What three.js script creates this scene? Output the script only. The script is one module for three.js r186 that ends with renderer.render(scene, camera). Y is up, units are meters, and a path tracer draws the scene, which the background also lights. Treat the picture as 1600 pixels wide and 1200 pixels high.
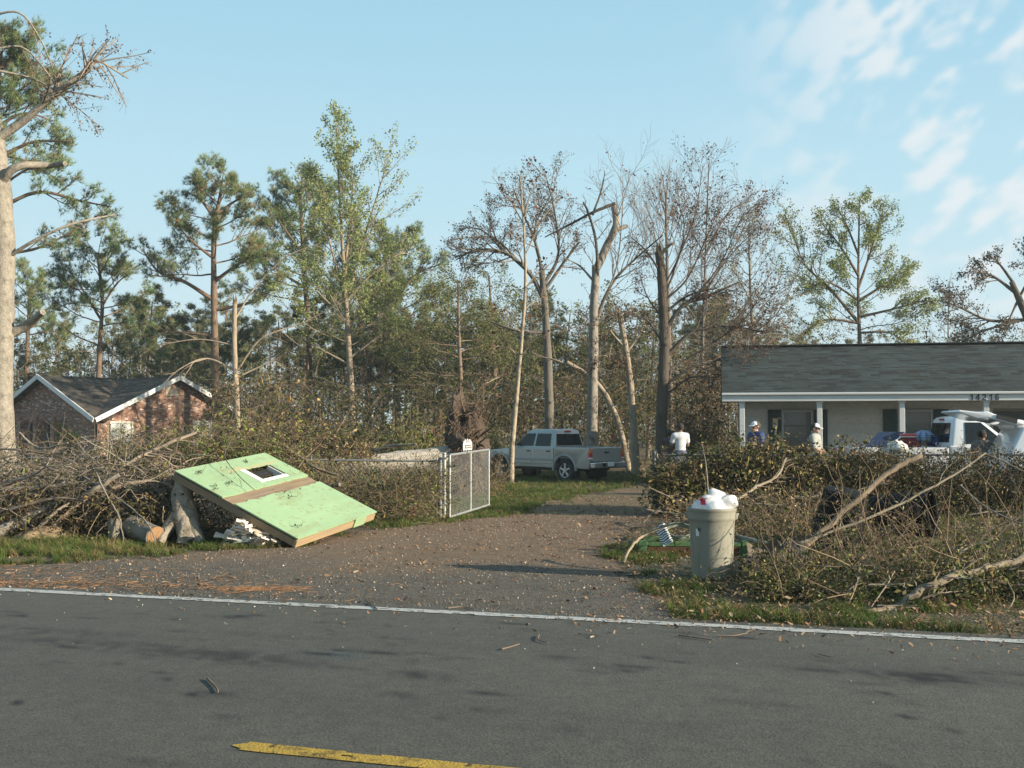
import * as THREE from 'three';
import { mergeGeometries, toCreasedNormals } from 'three/addons/utils/BufferGeometryUtils.js';
import { RoundedBoxGeometry } from 'three/addons/geometries/RoundedBoxGeometry.js';
import { MarchingCubes } from 'three/addons/objects/MarchingCubes.js';
import { TextGeometry } from 'three/addons/geometries/TextGeometry.js';
import { FontLoader } from 'three/addons/loaders/FontLoader.js';

// ---------------------------------------------------------------- camera, sky, sun, exposure
const scene = new THREE.Scene();
const EYE = 1.55, FPX = 1648, PITCH = Math.atan(65 / FPX);
const camera = new THREE.PerspectiveCamera(2 * Math.atan(600 / FPX) * 180 / Math.PI, 4 / 3, 0.1, 1500);
camera.position.set(0, EYE, 0);
camera.rotation.x = PITCH;
scene.add(camera);
const renderer = new THREE.WebGLRenderer({ antialias: true });
renderer.toneMapping = THREE.LinearToneMapping;
const EXPO = 2.0;
renderer.toneMappingExposure = EXPO;
renderer.shadowMap.enabled = true;
const SUN_AZ = 21 * Math.PI / 180, SUN_EL = 17 * Math.PI / 180;      // to the right and a little behind the viewer, low
const sunDir = new THREE.Vector3(Math.cos(SUN_AZ) * Math.cos(SUN_EL), Math.sin(SUN_EL), Math.sin(SUN_AZ) * Math.cos(SUN_EL));
const sun = new THREE.DirectionalLight(new THREE.Color().setRGB(1.0, 0.87, 0.67), 5);
sun.position.copy(sunDir).multiplyScalar(90).add(new THREE.Vector3(0, 0, -25));
sun.target.position.set(0, 0, -25);
sun.castShadow = true;
sun.shadow.mapSize.set(4096, 4096);
Object.assign(sun.shadow.camera, { left: -60, right: 60, top: 50, bottom: -50, near: 1, far: 250 });
scene.add(sun, sun.target);

// seeded random numbers and noise
function RNG(seed) { let s = seed >>> 0; return () => { s = (s + 0x6d2b79f5) >>> 0; let t = Math.imul(s ^ (s >>> 15), 1 | s); t = (t + Math.imul(t ^ (t >>> 7), 61 | t)) ^ t; return ((t ^ (t >>> 14)) >>> 0) / 4294967296; }; }
const hash2 = (x, y) => { let h = Math.imul(x | 0, 374761393) + Math.imul(y | 0, 668265263) | 0; h = Math.imul(h ^ (h >>> 13), 1274126177); return ((h ^ (h >>> 16)) >>> 0) / 4294967296; };
function vnoise(x, y, px = 0, py = 0) {
  const xi = Math.floor(x), yi = Math.floor(y), fx = x - xi, fy = y - yi;
  const u = fx * fx * (3 - 2 * fx), v = fy * fy * (3 - 2 * fy);
  const w = (a, p) => p ? ((a % p) + p) % p : a;
  const x0 = w(xi, px), x1 = w(xi + 1, px), y0 = w(yi, py), y1 = w(yi + 1, py);
  return (hash2(x0, y0) * (1 - u) + hash2(x1, y0) * u) * (1 - v) + (hash2(x0, y1) * (1 - u) + hash2(x1, y1) * u) * v;
}
function fbm(x, y, oct = 4, p = 0) { let a = 0.5, s = 0, t = 0; for (let i = 0; i < oct; i++) { s += a * vnoise(x + i * 17.3 * (p ? 0 : 1), y - i * 9.1 * (p ? 0 : 1), p, p); t += a; x *= 2; y *= 2; p *= 2; a *= 0.5; } return s / t; }
const sstep = (a, b, x) => { const t = Math.min(1, Math.max(0, (x - a) / (b - a))); return t * t * (3 - 2 * t); };
const lerp = (a, b, t) => a + (b - a) * t;

// the sky: pale cyan haze low down, deeper blue above, thin streaked cloud to the right
{
  const W = 2048, Hh = 1024, d = new Float32Array(W * Hh * 4);
  const stops = [[-1.6, .30, .29, .26], [-.06, .46, .50, .50], [0, .68, .82, .87], [.10, .62, .81, .885], [.22, .51, .76, .88], [.36, .40, .675, .84], [.6, .22, .44, .62], [1.6, .10, .23, .44]];
  for (let j = 0; j < Hh; j++) {
    const el = ((j + .5) / Hh - .5) * Math.PI;
    let k = 0; while (k < stops.length - 2 && stops[k + 1][0] < el) k++;
    const t = sstep(0, 1, (el - stops[k][0]) / (stops[k + 1][0] - stops[k][0])) * .5 + .5 * Math.min(1, Math.max(0, (el - stops[k][0]) / (stops[k + 1][0] - stops[k][0])));
    const base = [1, 2, 3].map((c) => lerp(stops[k][c], stops[k + 1][c], t));
    for (let i = 0; i < W; i++) {
      const phi = ((i + .5) / W - .5) * 2 * Math.PI;                        // atan2(z, x)
      const dx = Math.cos(el) * Math.cos(phi), dy = Math.sin(el), dz = Math.cos(el) * Math.sin(phi);
      const mu = Math.max(0, dx * sunDir.x + dy * sunDir.y + dz * sunDir.z);
      const g = .10 * mu * mu + .28 * Math.pow(mu, 8) + .5 * Math.pow(mu, 60);
      let r = base[0] + g * .95, gg = base[1] + g * .72, b = base[2] + g * .5;
      if (dy > 0.02) {
        const az = Math.atan2(dx, -dz);                                     // 0 straight ahead, positive to the right
        const a = az * .86 + el * .51, c = -az * .51 + el * .86;
        const warp = fbm(az * 9 + 3, el * 9, 3) - .5;
        const puff = fbm(a * 30 + warp * 2.2 + 5.2, c * 62 + warp * 3.2 + 1.7, 4), fine = fbm(a * 90 + 8 + warp * 2, c * 150 + warp * 3, 4), group = fbm(a * 9 + 2.1, c * 16 + 4.4, 2);
        const cover = sstep(.12, .42, az + .45 * (el - .27) + .25 * (fbm(az * 5 + 1, el * 6 + 7, 2) - .5)) * (1 - sstep(1.2, 2.2, Math.abs(az)));
        const m = sstep(.50, .70, .60 * puff + .18 * fine + .26 * group + .05 * cover) * cover * sstep(.02, .14, dy) * .85;
        r = lerp(r, .84, m); gg = lerp(gg, .885, m); b = lerp(b, .905, m);
      }
      const o = (j * W + i) * 4; d[o] = r / EXPO; d[o + 1] = gg / EXPO; d[o + 2] = b / EXPO; d[o + 3] = 1;
    }
  }
  const sky = new THREE.DataTexture(d, W, Hh, THREE.RGBAFormat, THREE.FloatType);
  sky.mapping = THREE.EquirectangularReflectionMapping; sky.magFilter = THREE.LinearFilter; sky.minFilter = THREE.LinearFilter; sky.wrapS = THREE.RepeatWrapping; sky.needsUpdate = true;
  scene.background = sky; scene.environment = sky;
}

// ---------------------------------------------------------------- helpers
const V = (x, y, z) => new THREE.Vector3(x, y, z);
// a point of the photograph at a given distance ahead, turned into metres
function P(px, py, depth) {
  const a = (px - 800) / FPX, b = (600 - py) / FPX, c = Math.cos(PITCH), s = Math.sin(PITCH);
  const y = b * c + s, z = b * s - c, k = depth / -z;
  return V(a * k, EYE + y * k, -depth);
}
// the road runs askew: U along its edge line to the right, N away from it into the yard
const U = { x: .9618, z: .2737 }, N = { x: .2737, z: -.9618 }, LINE0 = { x: 0, z: -8.67 };
const sOf = (x, z) => (x - LINE0.x) * N.x + (z - LINE0.z) * N.z;
const tOf = (x, z) => (x - LINE0.x) * U.x + (z - LINE0.z) * U.z;
const onRoad = (t, s, y = 0) => V(LINE0.x + U.x * t + N.x * s, y, LINE0.z + U.z * t + N.z * s);
function H(x, z) {                                                   // height of the ground
  const s = sOf(x, z);
  if (s < .2) return -.03;
  let h = -.03 + .03 * sstep(.2, .5, s) - .14 * sstep(5, 12, s) - .18 * sstep(12, 26, s);
  h += (fbm(x * .5 + 40, z * .5 + 40, 3) - .5) * .16 * sstep(1, 5, s) * (1 - driveMask(x, z));
  return h;
}
const onGround = (px, depth, up = 0) => { const p = P(px, 700, depth); p.y = H(p.x, p.z) + up; return p; };

// the drive as a strip between two edges, both in metres; mask 1 inside
const driveL = [[-14, -11.9], [-7, -11.35], [-4.6, -11.95], [-2.9, -13.6], [-2.2, -15.4], [-1.1, -17.3], [-.1, -19.3], [.5, -22], [1.5, -26], [3.2, -31], [5, -37]];
const driveR = [[1.30, -8.3], [1.25, -9.2], [1.15, -10.3], [1.12, -12], [1.6, -14.8], [2.3, -18.5], [2.9, -21.5], [3.9, -26], [6, -36], [6, -37]];
function xAt(edge, z) { for (let i = 0; i < edge.length - 1; i++) if (z <= edge[i][1] && z >= edge[i + 1][1]) return lerp(edge[i][0], edge[i + 1][0], (edge[i][1] - z) / (edge[i][1] - edge[i + 1][1])); return null; }
function driveMask(x, z) {
  if (z < -36 || z > -7) return 0;
  const wob = (fbm(x * 1.1 + 3, z * 1.1, 3) - .5) * 1.1;
  let l = z > -11.4 ? -50 : null; if (l === null) { const e = driveL.slice(1); l = xAt(e, z); if (l === null) return 0; }
  let r = xAt(driveR, z); if (r === null) r = 1.3;
  return sstep(l - .35, l + .35, x + wob) * (1 - sstep(r - .35, r + .35, x + wob));
}

const used = {};
function numbered(name) { const n = used[name] = (used[name] ?? -1) + 1; return n ? `${name}_${String(n).padStart(3, '0')}` : name; }
function shade(o) { o.traverse((m) => { if (m.isMesh) { m.castShadow = true; m.receiveShadow = true; } }); return o; }
function thing(name, label, category, pos, turn = 0, group) {
  const o = new THREE.Group(); o.name = numbered(name); if (pos) o.position.copy(pos); o.rotation.y = turn;
  o.userData = { label, category }; if (group) o.userData.group = group; scene.add(o); return o;
}
function part(name, geo, mat, parent) { const m = new THREE.Mesh(geo, mat); m.name = name; m.castShadow = m.receiveShadow = true; parent.add(m); return m; }
function solo(name, geo, mat, label, category, group, pos) { const m = new THREE.Mesh(geo, mat); m.name = numbered(name); m.castShadow = m.receiveShadow = true; m.userData = { label, category }; if (group) m.userData.group = group; if (pos) m.position.copy(pos); scene.add(m); return m; }
function struct(name, geo, mat) { const m = new THREE.Mesh(geo, mat); m.name = name; m.castShadow = m.receiveShadow = true; m.userData = { kind: 'structure', label: undefined }; delete m.userData.label; scene.add(m); return m; }
function stuffTag(o, label, category) { o.userData = { kind: 'stuff', label, category }; return o; }
function copyOf(o, label, group) { const c = o.clone(); c.userData = { ...o.userData }; c.name = numbered(o.name.replace(/_\d{3}$/, '')); if (label) c.userData.label = label; if (group) c.userData.group = group; scene.add(c); return c; }

// collects triangles with colours and metre uvs
class MB {
  constructor() { this.p = []; this.n = []; this.c = []; this.u = []; this.i = []; }
  get count() { return this.p.length / 3; }
  v(x, y, z, nx, ny, nz, c, u, w) { this.p.push(x, y, z); this.n.push(nx, ny, nz); this.c.push(c[0], c[1], c[2]); this.u.push(u, w); }
  tube(pts, rads, sides = 6, col = [1, 1, 1], cap = true, rough = 0, rnd = null) {
    const n = pts.length; if (n < 2) return this;
    const t = V(), prev = V(), nrm = V(), bin = V(); let along = 0;
    const base = this.count; let ref = null;
    for (let i = 0; i < n; i++) {
      t.subVectors(pts[Math.min(n - 1, i + 1)], pts[Math.max(0, i - 1)]).normalize();
      if (!ref) { ref = Math.abs(t.y) < .9 ? V(0, 1, 0) : V(1, 0, 0); }
      nrm.copy(ref).addScaledVector(t, -ref.dot(t)).normalize(); ref.copy(nrm); bin.crossVectors(t, nrm);
      if (i) along += pts[i].distanceTo(pts[i - 1]);
      const r = rads[i];
      for (let k = 0; k <= sides; k++) {
        const a = (k % sides) / sides * Math.PI * 2, cs = Math.cos(a), sn = Math.sin(a);
        const nx = nrm.x * cs + bin.x * sn, ny = nrm.y * cs + bin.y * sn, nz = nrm.z * cs + bin.z * sn;
        const rr = rough ? r * (1 + rough * (vnoise((k % sides) * 1.7 + 31, along * 4 / Math.max(.1, rads[0] * 6)) - .5)) : r;
        this.v(pts[i].x + nx * rr, pts[i].y + ny * rr, pts[i].z + nz * rr, nx, ny, nz, col, k / sides * Math.max(.15, rads[0] * 6.28), along);
      }
    }
    const s1 = sides + 1;
    for (let i = 0; i < n - 1; i++) for (let k = 0; k < sides; k++) { const a = base + i * s1 + k, b = a + s1; this.i.push(a, a + 1, b, b, a + 1, b + 1); }
    if (cap) for (const [ring, sg] of [[0, -1], [n - 1, 1]]) {
      t.subVectors(pts[Math.min(n - 1, ring + 1)], pts[Math.max(0, ring - 1)]).normalize().multiplyScalar(sg);
      const c0 = this.count; this.v(pts[ring].x, pts[ring].y, pts[ring].z, t.x, t.y, t.z, col, 0, 0);
      for (let k = 0; k <= sides; k++) { const q = (base + ring * s1 + k) * 3; this.v(this.p[q], this.p[q + 1], this.p[q + 2], t.x, t.y, t.z, col, Math.cos(k) * .1, Math.sin(k) * .1); }
      for (let k = 0; k < sides; k++) sg > 0 ? this.i.push(c0, c0 + 1 + k, c0 + 2 + k) : this.i.push(c0, c0 + 2 + k, c0 + 1 + k);
    }
    return this;
  }
  // a leaf: folded lozenge of two triangles
  leaf(p, len, wid, rnd, col, droop = 0) {
    const th = rnd() * 6.283, up = rnd() * 2 - 1 - droop, h = Math.sqrt(Math.max(0, 1 - Math.min(1, up * up)));
    const ax = h * Math.cos(th), ay = up, az = h * Math.sin(th);
    let bx = rnd() - .5, by = rnd() - .5, bz = rnd() - .5; const dt = bx * ax + by * ay + bz * az; bx -= ax * dt; by -= ay * dt; bz -= az * dt;
    const l = Math.hypot(bx, by, bz) || 1; bx /= l; by /= l; bz /= l;
    const nx = az * by - ay * bz, ny = ax * bz - az * bx, nz = ay * bx - ax * by, b = this.count, f = wid * .3;
    this.v(p.x, p.y, p.z, nx, ny, nz, col, 0, 0); this.v(p.x + ax * len * .5 + bx * wid * .5 + nx * f, p.y + ay * len * .5 + by * wid * .5 + ny * f, p.z + az * len * .5 + bz * wid * .5 + nz * f, nx, ny, nz, col, 1, .5);
    this.v(p.x + ax * len, p.y + ay * len, p.z + az * len, nx, ny, nz, col, 0, 1); this.v(p.x + ax * len * .5 - bx * wid * .5 + nx * f, p.y + ay * len * .5 - by * wid * .5 + ny * f, p.z + az * len * .5 - bz * wid * .5 + nz * f, nx, ny, nz, col, 0, .5);
    this.i.push(b, b + 1, b + 2, b, b + 2, b + 3);
  }
  // pine needles: thin triangles fanning out from a twig end
  tuft(p, dir, len, wid, k, rnd, col) {
    for (let i = 0; i < k; i++) {
      let x = dir.x * .7 + rnd() * 2 - 1, y = dir.y * .7 + .25 + rnd() * 2 - 1, z = dir.z * .7 + rnd() * 2 - 1; const l = (Math.hypot(x, y, z) || 1) / (len * (.7 + .5 * rnd())); x /= l; y /= l; z /= l;
      let bx = y - z, by = z - x, bz = x - y; const m = (Math.hypot(bx, by, bz) || 1) / (wid * .5); bx /= m; by /= m; bz /= m;
      const nl = len * wid * .5 || 1, nx = (z * by - y * bz) / nl, ny = (x * bz - z * bx) / nl, nz = (y * bx - x * by) / nl, b = this.count;
      this.v(p.x - bx, p.y - by, p.z - bz, nx, ny, nz, col, 0, 0); this.v(p.x + bx, p.y + by, p.z + bz, nx, ny, nz, col, 1, 0); this.v(p.x + x, p.y + y, p.z + z, nx, ny, nz, col, .5, 1);
      this.i.push(b, b + 1, b + 2);
    }
  }
  geo(off) {
    const g = new THREE.BufferGeometry(), p = new Float32Array(this.p);
    if (off) for (let i = 0; i < p.length; i += 3) { p[i] -= off.x; p[i + 1] -= off.y; p[i + 2] -= off.z; }
    g.setAttribute('position', new THREE.BufferAttribute(p, 3)); g.setAttribute('normal', new THREE.BufferAttribute(new Float32Array(this.n), 3));
    g.setAttribute('color', new THREE.BufferAttribute(new Float32Array(this.c), 3)); g.setAttribute('uv', new THREE.BufferAttribute(new Float32Array(this.u), 2));
    g.setIndex(this.i.slice()); return g;
  }
}
const curve = (pts, n) => new THREE.CatmullRomCurve3(pts, false, 'centripetal').getPoints(n);
const radii = (n, a, b, pw = 1) => Array.from({ length: n }, (_, i) => lerp(a, b, Math.pow(i / (n - 1), pw)));
const box = (x, y, z, w, h, d) => new THREE.BoxGeometry(w, h, d).translate(x, y, z);
const rbox = (x, y, z, w, h, d, r = .02) => new RoundedBoxGeometry(w, h, d, 2, Math.min(r, w / 2.01, h / 2.01, d / 2.01)).translate(x, y, z);
const joined = (...g) => mergeGeometries(g.map((q) => { const k = q.index ? q.toNonIndexed() : q; for (const a of Object.keys(k.attributes)) if (!['position', 'normal', 'uv'].includes(a)) k.deleteAttribute(a); return k; }));
// scale uv of boxes to metres by projecting along the dominant normal
function metreUV(g) {
  const q = g.index ? g.toNonIndexed() : g, p = q.attributes.position, n = q.attributes.normal, uv = new Float32Array(p.count * 2);
  for (let i = 0; i < p.count; i += 3) {
    const ax = Math.abs(n.getX(i)), ay = Math.abs(n.getY(i)), az = Math.abs(n.getZ(i));
    for (let k = i; k < i + 3; k++) { const x = p.getX(k), y = p.getY(k), z = p.getZ(k); if (ax > ay && ax > az) { uv[k * 2] = z; uv[k * 2 + 1] = y; } else if (ay > az) { uv[k * 2] = x; uv[k * 2 + 1] = z; } else { uv[k * 2] = x; uv[k * 2 + 1] = y; } }
  }
  q.setAttribute('uv', new THREE.BufferAttribute(uv, 2)); return q;
}

// textures: grey values around 1 that multiply a colour; fn(u, v) in 0..1
function tex(w, h, fn, srgb = true, repeat = 1) {
  const d = new Uint8Array(w * h * 4);
  for (let j = 0; j < h; j++) for (let i = 0; i < w; i++) {
    let c = fn(i / w, j / h, i, j); if (typeof c === 'number') c = [c, c, c];
    for (let k = 0; k < 3; k++) { let x = Math.min(1, Math.max(0, c[k])); if (srgb) x = x <= .0031308 ? x * 12.92 : 1.055 * Math.pow(x, 1 / 2.4) - .055; d[(j * w + i) * 4 + k] = x * 255; } d[(j * w + i) * 4 + 3] = 255;
  }
  const t = new THREE.DataTexture(d, w, h); t.wrapS = t.wrapT = THREE.RepeatWrapping; t.magFilter = THREE.LinearFilter; t.minFilter = THREE.LinearMipmapLinearFilter; t.generateMipmaps = true;
  if (srgb) t.colorSpace = THREE.SRGBColorSpace; t.repeat.set(...(Array.isArray(repeat) ? repeat : [repeat, repeat])); t.needsUpdate = true; return t;
}
const rgb = (r, g, b) => new THREE.Color().setRGB(r, g, b);
const mat = (r, g, b, rough = .8, o = {}) => new THREE.MeshStandardMaterial({ color: rgb(r, g, b), roughness: rough, ...o });
const phys = (r, g, b, rough = .8, o = {}) => new THREE.MeshPhysicalMaterial({ color: rgb(r, g, b), roughness: rough, ...o });

const TX = {};
{
  const r = RNG(5);
  // bark: vertical ridges with blotches; 0.6 m x 1.2 m
  TX.bark = tex(256, 512, (u, v) => { const w = fbm(u * 8, v * 8, 3, 8); return .42 + .5 * fbm(u * 16 + w * 1.5, v * 5 + w * 0, 3) * .9 + .28 * (fbm(u * 4, v * 4, 4, 4) - .5) + .12 * (vnoise(u * 64, v * 64, 64, 64) - .5); }, true, [1 / .6, 1 / 1.2]);
  TX.barkH = tex(256, 512, (u, v) => { const w = fbm(u * 8, v * 8, 3, 8); return fbm(u * 16 + w * 1.5, v * 5, 3); }, false, [1 / .6, 1 / 1.2]);
  TX.fine = tex(512, 512, (u, v) => .55 + .45 * fbm(u * 32, v * 32, 4, 32), true, 1 / 1.0);
  TX.fineH = tex(512, 512, (u, v) => fbm(u * 32, v * 32, 4, 32), false, 1 / 1.0);
}
TX.lichen = tex(512, 512, (u, v) => { const a = fbm(u * 8, v * 8, 5, 8), b = fbm(u * 24, v * 48, 4, 24), c = fbm(u * 5, v * 5, 4, 5); return .62 + .5 * (a - .5) + .35 * (b - .5) - (c > .6 ? (c - .6) * 1.6 : 0); }, true, [1 / .9, 1 / 1.2]);
TX.lichenH = tex(512, 512, (u, v) => fbm(u * 24, v * 40, 5, 24), false, [1 / .9, 1 / 1.2]);
const M = {};
const VC = { vertexColors: true };
M.bark = mat(.82, .82, .82, .95, { ...VC, map: TX.bark, bumpMap: TX.barkH, bumpScale: .012 });
M.twig = mat(.78, .78, .78, .9, VC);
M.smoothBark = mat(.85, .85, .85, .95, { ...VC, map: TX.lichen, bumpMap: TX.lichenH, bumpScale: .01 });
M.leaf = phys(.85, .85, .85, 1, { ...VC, transmission: .3, thickness: 0, side: THREE.DoubleSide, specularIntensity: .4 });
M.dryLeaf = phys(.85, .85, .85, .9, { ...VC, transmission: .15, thickness: 0, side: THREE.DoubleSide, specularIntensity: .7 });
M.needle = mat(1.1, 1.1, 1.1, .8, { ...VC, side: THREE.DoubleSide });
// ---------------------------------------------------------------- ground, road, drive
const G = (px, py, y = 0) => { const a = P(px, py, 10), k = (y - EYE) / (a.y - EYE); return V(a.x * k, y, a.z * k); };
function axis(list) { const out = []; for (let i = 0; i < list.length - 1; i++) { const [a, st] = list[i], b = list[i + 1][0], n = Math.max(1, Math.round(Math.abs(b - a) / st)); for (let k = 0; k < n; k++) out.push(lerp(a, b, k / n)); } out.push(list[list.length - 1][0]); return out; }
function sheet(xs, zs, fn, keep) {                                    // fn(x, z) -> [position, colour, u, v]
  const m = new MB();
  for (const z of zs) for (const x of xs) { const [p, c, u, v] = fn(x, z); m.v(p.x, p.y, p.z, 0, 1, 0, c, u, v); }
  const w = xs.length;
  for (let j = 0; j < zs.length - 1; j++) for (let i = 0; i < w - 1; i++) { if (keep && !keep((xs[i] + xs[i + 1]) / 2, (zs[j] + zs[j + 1]) / 2)) continue; const a = j * w + i, b = a + w; m.i.push(a, a + 1, b, b, a + 1, b + 1); }
  const g = m.geo(); const p = g.attributes.position, i = g.index.array;
  // faces look up
  const ax = p.getX(i[1]) - p.getX(i[0]), az = p.getZ(i[1]) - p.getZ(i[0]), bx = p.getX(i[2]) - p.getX(i[0]), bz = p.getZ(i[2]) - p.getZ(i[0]);
  if (az * bx - ax * bz < 0) for (let k = 0; k < i.length; k += 3) { const q = i[k]; i[k] = i[k + 1]; i[k + 1] = q; }
  g.computeVertexNormals(); return g;
}
const mixc = (a, b, t) => [lerp(a[0], b[0], t), lerp(a[1], b[1], t), lerp(a[2], b[2], t)];
const grassiness = (x, z) => { const s = sOf(x, z); let g = .25 + .9 * (fbm(x * .35 + 9, z * .35 + 2, 3) - .35); g *= s < 25 ? 1 : .6; return Math.max(0, Math.min(1, g * (1 - driveMask(x, z)))); };
{
  const soilTx = tex(1024, 1024, (u, v) => { const n = fbm(u * 16, v * 16, 5, 16), f = vnoise(u * 180, v * 180, 180, 180); return .45 + .75 * (n - .3) + .3 * (f - .5) * f; }, true, 1 / 2.2);
  const soilH = tex(512, 512, (u, v) => .6 * fbm(u * 16, v * 16, 5, 16) + .4 * vnoise(u * 128, v * 128, 128, 128), false, 1 / 2.2);
  const xs = axis([[-500, 60], [-120, 12], [-40, 2], [-22, .3], [22, 2], [40, 12], [120, 60], [500, 1]]), zs = axis([[120, 30], [12, 2], [0, .3], [-45, 2], [-80, 8], [-160, 40], [-700, 1]]);
  struct('ground', sheet(xs, zs, (x, z) => {
    const n = fbm(x * .8 + 5, z * .8, 4), straw = [.25, .15, .075], soil = [.13, .093, .06], green = [.09, .11, .033];
    let c = mixc(soil, straw, sstep(.4, .65, n)); c = mixc(c, green, grassiness(x, z) * .8);
    return [V(x, H(x, z), z), c, x, z];
  }), mat(1, 1, 1, 1, { ...VC, map: soilTx, bumpMap: soilH, bumpScale: .03 }));

  // the road: worn asphalt, darker wheel bands, oil spots, a patch of blue spray paint
  const asph = tex(1024, 1024, (u, v, i, j) => {
    const a = hash2(i >> 1, j >> 1), b = hash2(i + 999, j), n = fbm(u * 24, v * 24, 4, 24), k = vnoise(u * 220, v * 220, 220, 220);
    let c = .52 + .22 * (n - .5) + .46 * (k - .5) + .26 * (b - .5); if (a > .985) c += .42; else if (a > .94) c += .22; if (a < .07) c -= .2;
    const w = hash2(i >> 1, (j >> 1) + 500); return [c * (1 + .05 * (w - .5)), c, c * (.97 - .06 * (w - .5))];
  }, true, 1 / 1.6);
  const asphH = tex(1024, 1024, (u, v) => vnoise(u * 220, v * 220, 220, 220) * .7 + .3 * vnoise(u * 110, v * 110, 110, 110), false, 1 / 1.6);
  const rr = RNG(77), spots = [];
  const spot = (px, py, rx, rz, k, col) => { const g = G(px, py); spots.push([tOf(g.x, g.z), sOf(g.x, g.z), rx, rz, k, col]); };
  spot(1445, 1058, .34, .17, .62); spot(1330, 1050, .5, .1, .25); spot(890, 1028, .16, .06, .5); spot(970, 1041, .22, .06, .5); spot(345, 1028, .8, .14, .4); spot(180, 1008, 1.3, .12, .35); spot(660, 1055, .2, .1, .45); spot(580, 1018, .22, .06, .4);
  spot(760, 1108, .3, .06, .35); spot(70, 985, .9, .1, .3); spot(420, 993, .5, .05, .25); spot(1150, 1075, .4, .04, .25); spot(1200, 1100, .3, .05, .2); spot(870, 1140, .2, .05, .3); spot(255, 1050, .1, .03, .5); spot(30, 1098, .04, .03, .6);
  spot(528, 1023, .22, .07, .6, [.035, .095, .125]);
  for (let i = 0; i < 260; i++) spots.push([rr() * 20 - 10, -.3 - Math.abs(rr() + rr() - .75) * 4.2, .03 + rr() * .22 * rr(), .015 + rr() * .04, .25 + rr() * .4]);
  const ts = axis([[-160, 8], [-30, 1], [-9, .07], [9, 1], [30, 8], [160, 1]]), ss = axis([[-9, .5], [-5.6, .07], [.3, 1]]);
  const shoulder = (t) => .22 + .12 * (fbm(t * 1.3 + 8, 3.3, 3) - .5);
  struct('road', sheet(ts, ss, (t, s) => {
    let base = .128 * (1 + .22 * (fbm(t * .35, s * 1.2 + 4, 4) - .5) + .10 * (fbm(t * 3, s * 4, 3) - .5)); let c = [base * 1.03, base * .985, base * .80];
    const band = .13 * (Math.exp(-(((s + 1.05) / .3) ** 2)) + .7 * Math.exp(-(((s + 2.75) / .34) ** 2))) * (.4 + 1.2 * fbm(t * .5 + 2, s * 3, 3));
    c = c.map((q) => q * (1 - band));
    for (const [a, b, rx, rz, k, col] of spots) { const dx = (t - a) / rx, dz = (s - b) / rz; if (dx * dx + dz * dz > 9) continue; const w = 1.25 * k * Math.exp(-(dx * dx + dz * dz)) * (.35 + 1.5 * sstep(.3, .7, fbm(t * 12, s * 20, 4))); c = col ? mixc(c, col, Math.min(1, w)) : c.map((q) => q * (1 - w)); }
    const q = onRoad(t, s === .3 ? shoulder(t) : s, s === .3 ? -.025 : 0); return [q, c, t, s];
  }), mat(1, 1, 1, .82, { ...VC, map: asph, bumpMap: asphH, bumpScale: .0018 }));

  // painted lines with chipped edges
  const chip = (t, s, seed) => fbm(t * 6 + seed, s * 40 + seed, 3);
  const paint = tex(512, 512, (u, v, i, j) => { const n = fbm(u * 20, v * 20, 5, 20), a = hash2(i >> 1, j >> 1); return .80 + .3 * (n - .5) - (a > .93 ? .22 : 0) - (n < .38 ? (.38 - n) * 2.4 : 0); }, true, 1 / 1.0);
  const line = (name, t0, t1, s0, s1, col, seed, skew = 0) => {
    const ts = axis([[t0, .06], [t1, 1]]), ss = axis([[s0, (s1 - s0) / 7], [s1, 1]]);
    return struct(name, sheet(ts, ss, (t, s) => { const e = s === ss[0] ? (chip(t, 0, seed) - .5) * .02 : s === ss[ss.length - 1] ? (chip(t, 9, seed) - .5) * .02 : 0; const te = t === ts[0] ? (chip(3, s * 1.2, seed) - .5) * .12 : 0; return [onRoad(t + te, s + e - skew * (t - t0), .005), col, t, s]; }, (t, s) => chip(t * 1.5, s * .6, seed + 3) > (Math.abs(s - (s0 + s1) / 2) > (s1 - s0) * .4 ? .33 : .2)), mat(1, 1, 1, .75, { ...VC, map: paint, bumpMap: asphH, bumpScale: .004 }));
  };
  line('edge_line', -26, 22, -.068, .068, [.50, .50, .47], 4);
  const y0 = G(375, 1166), ty = tOf(y0.x, y0.z), sy = sOf(y0.x, y0.z);
  line('centre_line', ty, ty + 3.05, sy - .062, sy + .062, [.47, .30, .035], 12, .014);
  line('centre_line_dash_ahead', ty - 12.2, ty - 9.15, sy - .062, sy + .062, [.62, .40, .045], 19);

  // the drive: old asphalt near the road, trodden gravel and leaf crumbs further in
  const gravel = tex(1024, 1024, (u, v, i, j) => {
    const n = fbm(u * 20, v * 20, 4, 20), k = vnoise(u * 150, v * 150, 150, 150), a = hash2(i >> 2, j >> 2), w = fbm(u * 60, v * 60, 2, 60);
    let c = .5 + .3 * (n - .5) + .5 * (k - .5); if (a > .975) c += .35; const br = sstep(.5, .7, w) * .5; return [c * (1 + .25 * br), c * (1 - .05 * br), c * (1 - .35 * br)];
  }, true, 1 / 1.5);
  const dx = axis([[-14, .11], [7, 1]]), dz = axis([[-7, .11], [-24, .3], [-36, 1]]);
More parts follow.
